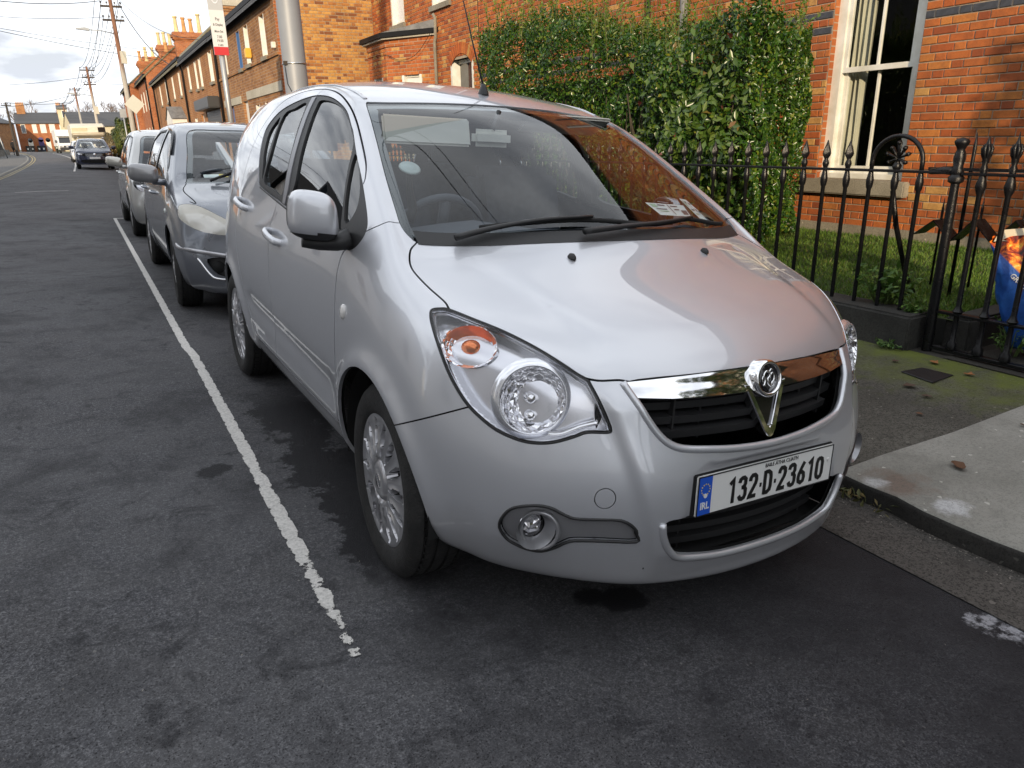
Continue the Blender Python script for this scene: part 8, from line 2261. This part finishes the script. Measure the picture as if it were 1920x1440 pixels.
 _, D = tele(-6.5, 100.0, 5.7, 'dark telegraph pole standing on the left pavement by the walking person', ((.3, .9),), False, dark)
 _, E = tele(3.0, -13.0, 9.6, 'telegraph pole on the pavement behind the camera', ((.35, 1.4), (1.05, 1.1)), False)
 _, F = tele(-1.6, 140.0, 7.5, 'farthest telegraph pole in front of the cream building', ((.3, 1.1),), False)
 wires = []
 cur = ['']
 def wire(a, b, sag, r=.012, n=14, lab=None):
  wires.append((a, b, sag, r, n, lab or cur[0]))
 cur[0] = 'one of the thin wires running from the tallest pole to the second pole'
 for dx, dz in ((-.6, .35), (-.25, .35), (.25, .35), (.6, .35), (-.45, 1.05), (.45, 1.05), (-.45, 1.75), (.45, 1.75)):
  wire(A + Vector((dx, 0, -dz + .25)), B + Vector((dx * .85, 0, -min(dz, 1.5) + .25)), .9, .016); 
 cur[0] = 'one of the thin wires linking the second, third and farthest poles'
 for dx, dz in ((-.5, .3), (.2, .3), (.5, .3), (-.4, .9), (.4, .9)):
  wire(B + Vector((dx, 0, -dz + .25)), C + Vector((dx, 0, -dz + .25)), .7, .022); wire(C + Vector((dx, 0, -.1)), F + Vector((dx, 0, -.1)), .6, .025)
 cur[0] = 'one of three wires over the parked cars, mirrored in the windscreen'
 for dx, dz in ((-.6, .35), (.25, .35), (.6, .35)):
  wire(A + Vector((dx, 0, -dz + .25)), E + Vector((dx, 0, -dz + .25)), 1.1, .011, 24)
 wire(A + Vector((-.5, 0, -.8)), (-9.0, 22, 6.3), .9, .018, 14, 'thick sagging wire from the tallest pole down to the left edge'); wire(A + Vector((-.4, 0, -1.6)), (-8.5, 27, 5.7), .5, .012, 14, 'thin straight wire below the thick one at the left edge')
 wire(A + Vector((.4, 0, -.9)), (4.5, 41.5, 4.95), .5, .022, 14, 'thick black cable drooping from the tallest pole to the terrace gutter'); wire(A + Vector((.4, 0, -.6)), (4.5, 31.0, 4.95), .5, .010, 14, 'fine cable from the tallest pole to the nearer gutter')
 wire((-10, 44, 8.3), (9.5, 60, 6.6), .5, .016, 14, 'lower of the two wires crossing the whole street behind the poles'); wire((-10, 45, 8.2), (9.5, 66, 8.0), .5, .014, 14, 'upper of the two wires crossing the whole street behind the poles')
 wire(D, (.3, 108, 6.6), .3, .025, 14, 'wire from the dark left pole towards the third pole'); wire(B + Vector((0, 0, -.8)), (-10, 66, 5.6), .4, .018, 14, 'wire from the second pole out to the left edge'); wire(B + Vector((.3, 0, -1.0)), (4.6, 58, 5.7), .5, .016, 14, 'wire from the second pole to the far brick terrace'); wire(C + Vector((0, 0, -.8)), (-12, 98, 5.4), .6, .026, 14, 'low wire from the third pole to the left houses')
 wire(D + Vector((0, 0, -.3)), (-14, 80, 5.2), .3, .022, 14, 'wire leaving the dark left pole for the picture edge')
 for i, (a, b, sag, r, n, lab) in enumerate(wires):
  o = MB().tube(catenary(a, b, sag, n), r, 5).build('overhead_wire', blk, None, smooth=True)
  tag(o, lab, 'wire', 'overhead wires')
 # diamond sign seen from the back, and slim sign poles
 ds = empty('diamond_sign', (2.62, 43.0, .02)); tag(ds, 'pale back of a diamond shaped road sign by the tallest pole', 'sign')
 MB().tube([(0, 0, 0), (0, 0, 3.6)], .04, 10).build('pole', steel, ds, smooth=True)
 MB().prism([(-.46, -.05, 3.25), (0, -.05, 2.79), (.46, -.05, 3.25), (0, -.05, 3.71)], (0, .02, 0)).build('plate', plain('sign_back', (.50, .50, .44), .5), ds, fix=True)
 sp_ = empty('sign_post', (2.5, 53.0, .05)); tag(sp_, 'slim pale signpost beside the green shrub', 'post'); MB().tube([(0, 0, 0), (0, 0, 3.4)], .045, 10).build('pole', steel, sp_, smooth=True); MB().box((-.18, -.05, 2.9), (.18, -.03, 3.4)).build('plate', steel, sp_)
 lp = empty('sign_post', (-6.6, 88.0, .35)); tag(lp, 'pale post leaning on the left pavement at the picture edge', 'post'); MB().tube([(-.35, 0, 2.6), (0, 0, 0)], .05, 10).build('pole', steel, lp, smooth=True); MB().cbox((-.36, 0, 2.6), (.14, .14, .06)).build('cap', steel, lp)

def build_person():
 # walking figure in black, seen from behind-left: one skinned body, coat and hair as its parts
 z0 = .08 + zroad(104)
 p = empty('person', (-6.95, 104, z0)); tag(p, 'person in a long black coat walking away on the left pavement', 'person')
 V = [(0, 0, .95), (0, 0, 1.15), (0, .02, 1.38), (0, .02, 1.50), (0, .01, 1.62), (0, 0, 1.74), (-.10, 0, .90), (-.11, -.10, .50), (-.11, -.02, .08), (-.11, -.14, .03), (.10, 0, .90), (.11, .16, .50), (.11, .34, .14), (.11, .24, .04), (-.20, .02, 1.42), (-.27, .08, 1.15), (-.27, -.05, .92), (-.27, -.10, .84), (.20, .02, 1.42), (.27, -.04, 1.15), (.27, -.14, .92), (.27, -.18, .84)]
 Eg = [(0, 1), (1, 2), (2, 3), (3, 4), (4, 5), (0, 6), (6, 7), (7, 8), (8, 9), (0, 10), (10, 11), (11, 12), (12, 13), (2, 14), (14, 15), (15, 16), (16, 17), (2, 18), (18, 19), (19, 20), (20, 21)]
 rad = [.15, .14, .16, .065, .095, .08, .09, .065, .045, .035, .09, .065, .045, .035, .075, .055, .042, .035, .075, .055, .042, .035]
 me = bpy.data.meshes.new('body'); me.from_pydata(V, Eg, []); ob = bpy.data.objects.new('t', me); COL.objects.link(ob)
 sk = ob.modifiers.new('skin', 'SKIN'); 
 for i, r_0 in enumerate(rad): me.skin_vertices[0].data[i].radius = (r_0, r_0 * .85)
 me.skin_vertices[0].data[0].use_root = True
 ob.modifiers.new('sub', 'SUBSURF').levels = 2
 dg = bpy.context.evaluated_depsgraph_get(); m2 = bpy.data.meshes.new_from_object(ob.evaluated_get(dg)); bpy.data.objects.remove(ob)
 P = coords(m2)
 link('body', m2, [plain('dark_clothes', (.012, .012, .016), .9), plain('skin', (.42, .26, .19), .6)], p, True)
 mi = []
 for q in m2.polygons: mi.append(1 if q.center.z > 1.52 else 0)
 m2.polygons.foreach_set('material_index', mi)
 MB().lathe([(.20, .62), (.215, .75), (.20, .95), (.185, 1.15), (.205, 1.38), (.15, 1.47), (.07, 1.53)], 20, M=Matrix.Diagonal((1.05, .78, 1, 1))).build('coat', plain('black_coat', (.008, .008, .010), .9), p, smooth=True)
 MB().lathe([(.0, 1.79), (.05, 1.785), (.09, 1.74), (.10, 1.67), (.085, 1.60)], 16).build('hair', plain('dark_hair', (.02, .015, .012), .8), p, smooth=True)

def bare_tree(name, label, x, y, z, h, seed, col=(.10, .075, .06), twig=1.0, group=None):
 rr = random.Random(seed); root = empty(name, (x, y, z)); tag(root, label, 'tree', group)
 mb = MB(); tw = MB()
 def grow(p, d, L, r, depth):
  q = p + d * L
  (mb if depth > 2 else tw).tube([p, (p + q) / 2 + Vector((rr.uniform(-1, 1), rr.uniform(-1, 1), 0)) * L * .05, q], [r, r * .8, r * .62], 6 if depth > 2 else 3, cap=False)
  if depth == 0: return
  for k in range(3 if depth > 1 else 4):
   a = Vector((rr.uniform(-1, 1), rr.uniform(-1, 1), rr.uniform(.1, 1.0))).normalized()
   grow(p.lerp(q, rr.uniform(.6, 1.0)), (d * .75 + a * .75).normalized(), L * rr.uniform(.62, .82), r * .58, depth - 1)
 grow(Vector((0, 0, 0)), Vector((rr.uniform(-.05, .05), rr.uniform(-.05, .05), 1)), h * .30, h * .022, 5)
 m_ = plain('bark_%d' % seed, col, .9)
 mb.build('trunk', m_, root, smooth=True); c = tw.build('crown', m_, root)
 return root

def build_trees():
 g = np.random.default_rng(2)
 for k, (x, y, h, lab) in enumerate(((3.2, 176, 13, 'bare winter tree, tallest behind the far slate roof'), (6.8, 150, 11, 'bare winter tree just right of the second pole'), (-.4, 172, 10.5, 'bare winter tree between the cream tower and the van'), (6.6, 120, 8.5, 'bare reddish tree above the green shrub'), (-9, 180, 12, 'bare winter tree over the roof of the purple door house'), (-13.5, 176, 11, 'bare winter tree at the far left above the roofs'))):
  bare_tree('bare_tree', lab, x, y, .5, h, 40 + k, (.16, .12, .10) if k != 3 else (.17, .085, .07), group='bare trees beyond the street')
 # trees across the street, only mirrored in the car glass
 for k, (x, y) in enumerate(((-9.5, 50.5), (-11, 4.2))): bare_tree('bare_tree', ['bare tree across the street past the white cottages', 'bare tree across the street before the white cottages'][k], x, y, 0, 9, 60 + k, (.06, .045, .035))
 # green shrub by the bend
 def shrub(name, lab, x, y, z, r, h, n, mat, seed):
  gg = np.random.default_rng(seed); root = empty(name, (x, y, z)); tag(root, lab, 'shrub'); bpy.context.view_layer.update(); I = root.matrix_world.inverted()
  u = gg.normal(0, 1, (n, 3)); u /= np.linalg.norm(u, axis=1)[:, None]; rad = 1 - gg.exponential(.10, n); rad = np.clip(rad, .3, 1.05) * (1 + .12 * np.sin(u[:, 0] * 7 + u[:, 2] * 5))
  P = np.stack([x + u[:, 0] * r * rad, y + u[:, 1] * r * rad, z + h * .5 + u[:, 2] * h * .5 * rad], 1)
  leaf_mass('crown', P, u, gg.uniform(.12, .24, n), mat, root, seed, .5, .6, M=I)
  MB().tube([(x, y, z), (x, y, z + h * .6)], [.09, .04], 8).build('trunk', plain('shrub_trunk_%d' % seed, (.06, .045, .03), .9), root, M=I)
 gm = leaf_mat('shrub_leaf', [(0, (.035, .06, .010)), (.6, (.075, .105, .016)), (1.0, (.14, .15, .03))]); gm2 = leaf_mat('shrub_brown', [(0, (.07, .06, .02)), (1.0, (.17, .12, .04))])
 shrub('round_shrub', 'dense green shrub on the right of the navy car', 2.62, 58.0, .1, .80, 3.0, 4200, gm, 71)
 shrub('round_shrub', 'low brownish shrub left of the dense green one', 2.1, 68.0, .15, .9, 2.2, 2200, gm2, 72)

def build_left_side():
 # low wall with dark fence, bins by the far houses
 wl = MB().box((-8.35, 84, .2), (-8.05, 112, 1.1)).build('garden_wall', concrete('left_wall', (.10, .09, .075), (.17, .155, .13)), None); tag(wl, 'low grey garden wall along the left pavement', 'wall')
 fn = empty('slat_fence', (-8.25, 84, 1.1)); tag(fn, 'dark slatted fence on top of the left garden wall', 'fence')
 for k in range(40): MB().box((.0, k * .6, .0), (.06, k * .6 + .5, .95)).build('slat', plain('fence_dark', (.02, .02, .018), .9) if k == 0 else bpy.data.materials['fence_dark'], fn)
 bz = 159.4
 for k, (x, c) in enumerate(((-8.6, (.02, .03, .03)), (-7.9, (.03, .03, .03)), (-6.9, (.02, .02, .02)), (-6.2, (.02, .03, .05)), (-4.2, (.02, .06, .03)), (-3.4, (.03, .03, .03)))):
  yy = bz
  b = empty('wheelie_bin', (x, yy, .55)); tag(b, ['leftmost dark wheelie bin by the far brick house', 'second dark wheelie bin by the far brick house', 'dark wheelie bin left of the purple door', 'blue black wheelie bin against the purple door', 'green wheelie bin right of the far white door', 'rightmost wheelie bin by the far brick house'][k], 'bin', 'wheelie bins at the far houses')
  m_ = plain('bin_%d' % k, c, .5)
  MB().prism([(-.26, 0, 0), (.26, 0, 0), (.30, 0, .95), (-.30, 0, .95)], (0, .5, 0)).build('body', m_, b, fix=True); MB().box((-.32, -.05, .955), (.32, .52, 1.02)).build('lid', m_, b)
  MB().box((-.12, -.012, .35), (.12, -.002, .65)).build('number_label', CM['paper'], b)

def build_bag():
 # paper fuel sack leaning inside the gate
 M = Matrix.Translation((4.64, 2.105, .09)) @ Matrix.Rotation(R(-62), 4, 'Z') @ Matrix.Rotation(R(-6), 4, 'Y')
 bag = empty('fuel_bag', mat=M); tag(bag, 'blue paper fuel bag printed with flames standing behind the gate', 'bag')
 t = NT('bag_print'); v = t.coord('Object'); sp = t.n('SeparateXYZ'); t.l(v, sp.inputs[0])
 diag = t.math('ADD', sp.outputs['Z'], t.math('MULTIPLY', sp.outputs['X'], 1.1))
 n = t.noise(v, 13, 6, .65, 1.2); n2 = t.noise(v, 7, 5, .6, .8)
 fire = t.ramp(n, [(.36, (.02, .008, .006)), (.46, (.25, .02, .01)), (.54, (.75, .14, .01)), (.62, (.95, .50, .05)), (.72, (1.0, .85, .35))])
 blue = t.ramp(n2, [(.3, (.015, .06, .30)), (.7, (.03, .14, .50))])
 k = t.ramp(diag, [(.42, 0.0), (.43, 1.0)])
 t.P(color=t.mix(k, blue, fire), rough=.38, normal=t.bump(t.noise(v, 9, 4, .6, .5), .6, .02), spec=.5)
 nu, nv = 32, 26; vs = []; fs = []
 for j in range(nv + 1):
  z = .64 * j / nv; q = j / nv
  wx = .19 * (1 - .15 * abs(q - .45)); wy = .085 * (1 - .75 * max(0, q - .75) / .25) * (.8 + .4 * math.sin(math.pi * min(1, q * 1.1)))
  for i in range(nu):
   a = 2 * math.pi * i / nu; e = .55
   cs = math.copysign(abs(math.cos(a)) ** e, math.cos(a)); sn = math.copysign(abs(math.sin(a)) ** e, math.sin(a))
   wr = 1 + .04 * math.sin(a * 5 + q * 9) + .03 * math.sin(a * 11 - q * 17)
   vs.append((cs * wx * wr + .13 * (1 - q), sn * wy * wr, z + (.02 * math.sin(a * 3) if j == nv else 0)))
 for j in range(nv):
  for i in range(nu): fs.append((j * nu + i, j * nu + (i + 1) % nu, (j + 1) * nu + (i + 1) % nu, (j + 1) * nu + i))
 b = len(vs); vs.append((0, 0, .0)); fs += [(b, (i + 1) % nu, i) for i in range(nu)]
 MB().add(vs, fs).build('sack', t.mat, bag, smooth=True, fix=True)
 MB().add([(-.16, -.02, .63), (.16, -.02, .63), (.14, .02, .70), (-.13, .02, .69), (.15, .05, .64), (-.15, .05, .64)], [(0, 1, 2, 3), (3, 2, 4, 5)]).build('torn_top', plain('bag_inner', (.55, .47, .34), .8), bag)
 for tx, s_, x, z, rot in (('GROUP', .038, -.07, .40, -48), ('SUP', .05, .0, .27, -48), ('FLAME', .05, .06, .12, -75)):
  link('lettering', text_mesh(tx, s_, .0012, .001), CM['plate_white'], bag, M=Matrix.Translation((x + .13 * (1 - z / .64), -.105, z)) @ STAND @ Matrix.Rotation(R(rot), 4, 'Z'))

def build_litter():
 rr = random.Random(12)
 brown = [plain('leaf_brown_%d' % k, c, .75) for k, c in enumerate(((.16, .06, .025), (.10, .045, .02), (.25, .10, .03), (.07, .04, .025)))]
 spots = [(2.86, 1.42, 'slab', 'dark curled leaf lying on the pale concrete slab', .075, 1), (2.62, 1.60, 'p', 'thin dead leaf on the concrete edge near the bumper', .05, 1), (2.05, .72, 'r', 'rust brown leaf lying on the white stain by the kerb', .07, 0),
             (3.35, 2.55, 'p', 'orange brown leaf on the pavement beyond the bonnet', .05, 2), (3.55, 1.98, 'p', 'grey curled leaf in the middle of the pavement', .05, 3), (3.62, 2.12, 'p', 'dark twig-like leaf left of the stopcock cover', .07, 3),
             (4.05, 2.05, 'p', 'orange leaf on the pavement right of the stopcock cover', .055, 2), (4.10, 2.28, 'p', 'light brown leaf at the foot of the gate', .06, 2), (3.95, 2.42, 'p', 'small dark leaf against the plinth foot', .045, 3), (3.3, 1.86, 'p', 'tiny leaf near the edge of the concrete slab', .035, 1), (3.5, 1.50, 'slab', 'small speck of leaf at the back of the slab', .03, 3)]
 for (x, y, s_, lab, L, m_) in spots:
  z = road_z(x, y) + .012 if s_ == 'r' else (.0 + .03 * (x - KX) / 1.8) + (.026 if s_ == 'slab' else .007)
  vs = []; fs = []; n = 7
  for i in range(n):
   t = i / (n - 1); w = L * .38 * math.sin(math.pi * (t * .9 + .05)) * rr.uniform(.75, 1.1); cu = .35 * L * (t - .5) ** 2
   vs += [(L * (t - .5), -w, cu + w * .45), (L * (t - .5), 0, cu), (L * (t - .5), w, cu + w * rr.uniform(.2, .7))]
  for i in range(n - 1): fs += [(3 * i, 3 * i + 1, 3 * i + 4, 3 * i + 3), (3 * i + 1, 3 * i + 2, 3 * i + 5, 3 * i + 4)]
  o = MB().add(vs, fs).build('fallen_leaf', brown[m_], None, smooth=True, M=Matrix.Translation((x, y, z)) @ Matrix.Rotation(rr.uniform(0, 6.3), 4, 'Z')); tag(o, lab, 'leaf', 'fallen leaves')
 # grit and crumbs along the gutter and on the tarmac
 g = np.random.default_rng(9); n = 900
 x = np.concatenate([2.41 - g.exponential(.05, 500), g.uniform(-1.5, 2.1, 250), g.uniform(2.5, 4.2, 150)]); y = np.concatenate([g.uniform(.2, 2.6, 500), g.uniform(.5, 3.5, 250), g.uniform(.8, 2.8, 150)])
 mb = MB()
 for a, b in zip(x, y):
  s_ = float(np.random.default_rng(int(a * 1e6) % 99991).uniform(.0015, .006)) * (1.0 if a > 2.2 else .7)
  z = road_z(a, b) + .009 if a < 2.44 else .03 * (a - KX) / 1.8 + (.02 if b < 1.64 else .001)
  q = [Vector((rr.uniform(-1, 1), rr.uniform(-1, 1), rr.uniform(.1, 1.2))) * s_ for _ in range(4)]
  mb.add([Vector((a, b, z)) + v for v in q], [(0, 1, 2), (0, 2, 3), (0, 3, 1), (1, 3, 2)])
 o = mb.build('grit', plain('grit_grey', (.22, .20, .175), .9, var=.4, vscale=60), None); tag(o, 'loose grit and crumbs along the gutter and road', 'grit', kind='stuff')
 # weeds in the kerb joint under the bumper corner
 P = []; N = []
 for k in range(70):
  P.append((2.40 + g.normal(0, .025), 1.62 + g.normal(0, .10), road_z(2.4, 1.6) + .015 + abs(g.normal(0, .02)))); N.append((g.normal(0, .4), g.normal(0, .4), 1))
 root = empty('kerb_weed', (2.4, 1.62, road_z(2.4, 1.6))); tag(root, 'scruffy weeds in the kerb joint by the bumper corner', 'plant'); bpy.context.view_layer.update()
 leaf_mass('leaves', np.array(P), np.array(N), g.uniform(.02, .05, 70), leaf_mat('kerb_weed_leaf', [(0, (.05, .06, .02)), (.6, (.10, .10, .03)), (1.0, (.20, .14, .05))], .7, .2), root, 4, .35, .8, M=root.matrix_world.inverted())
# ------------------------------------------------------------------ assemble
GMAT = build_ground()
build_railings(); build_lawn(); build_hedge(); build_back_hedge()
build_main_car(); build_other_cars()
build_poles(); build_trees(); build_left_side(); build_person()
build_bag(); build_litter()
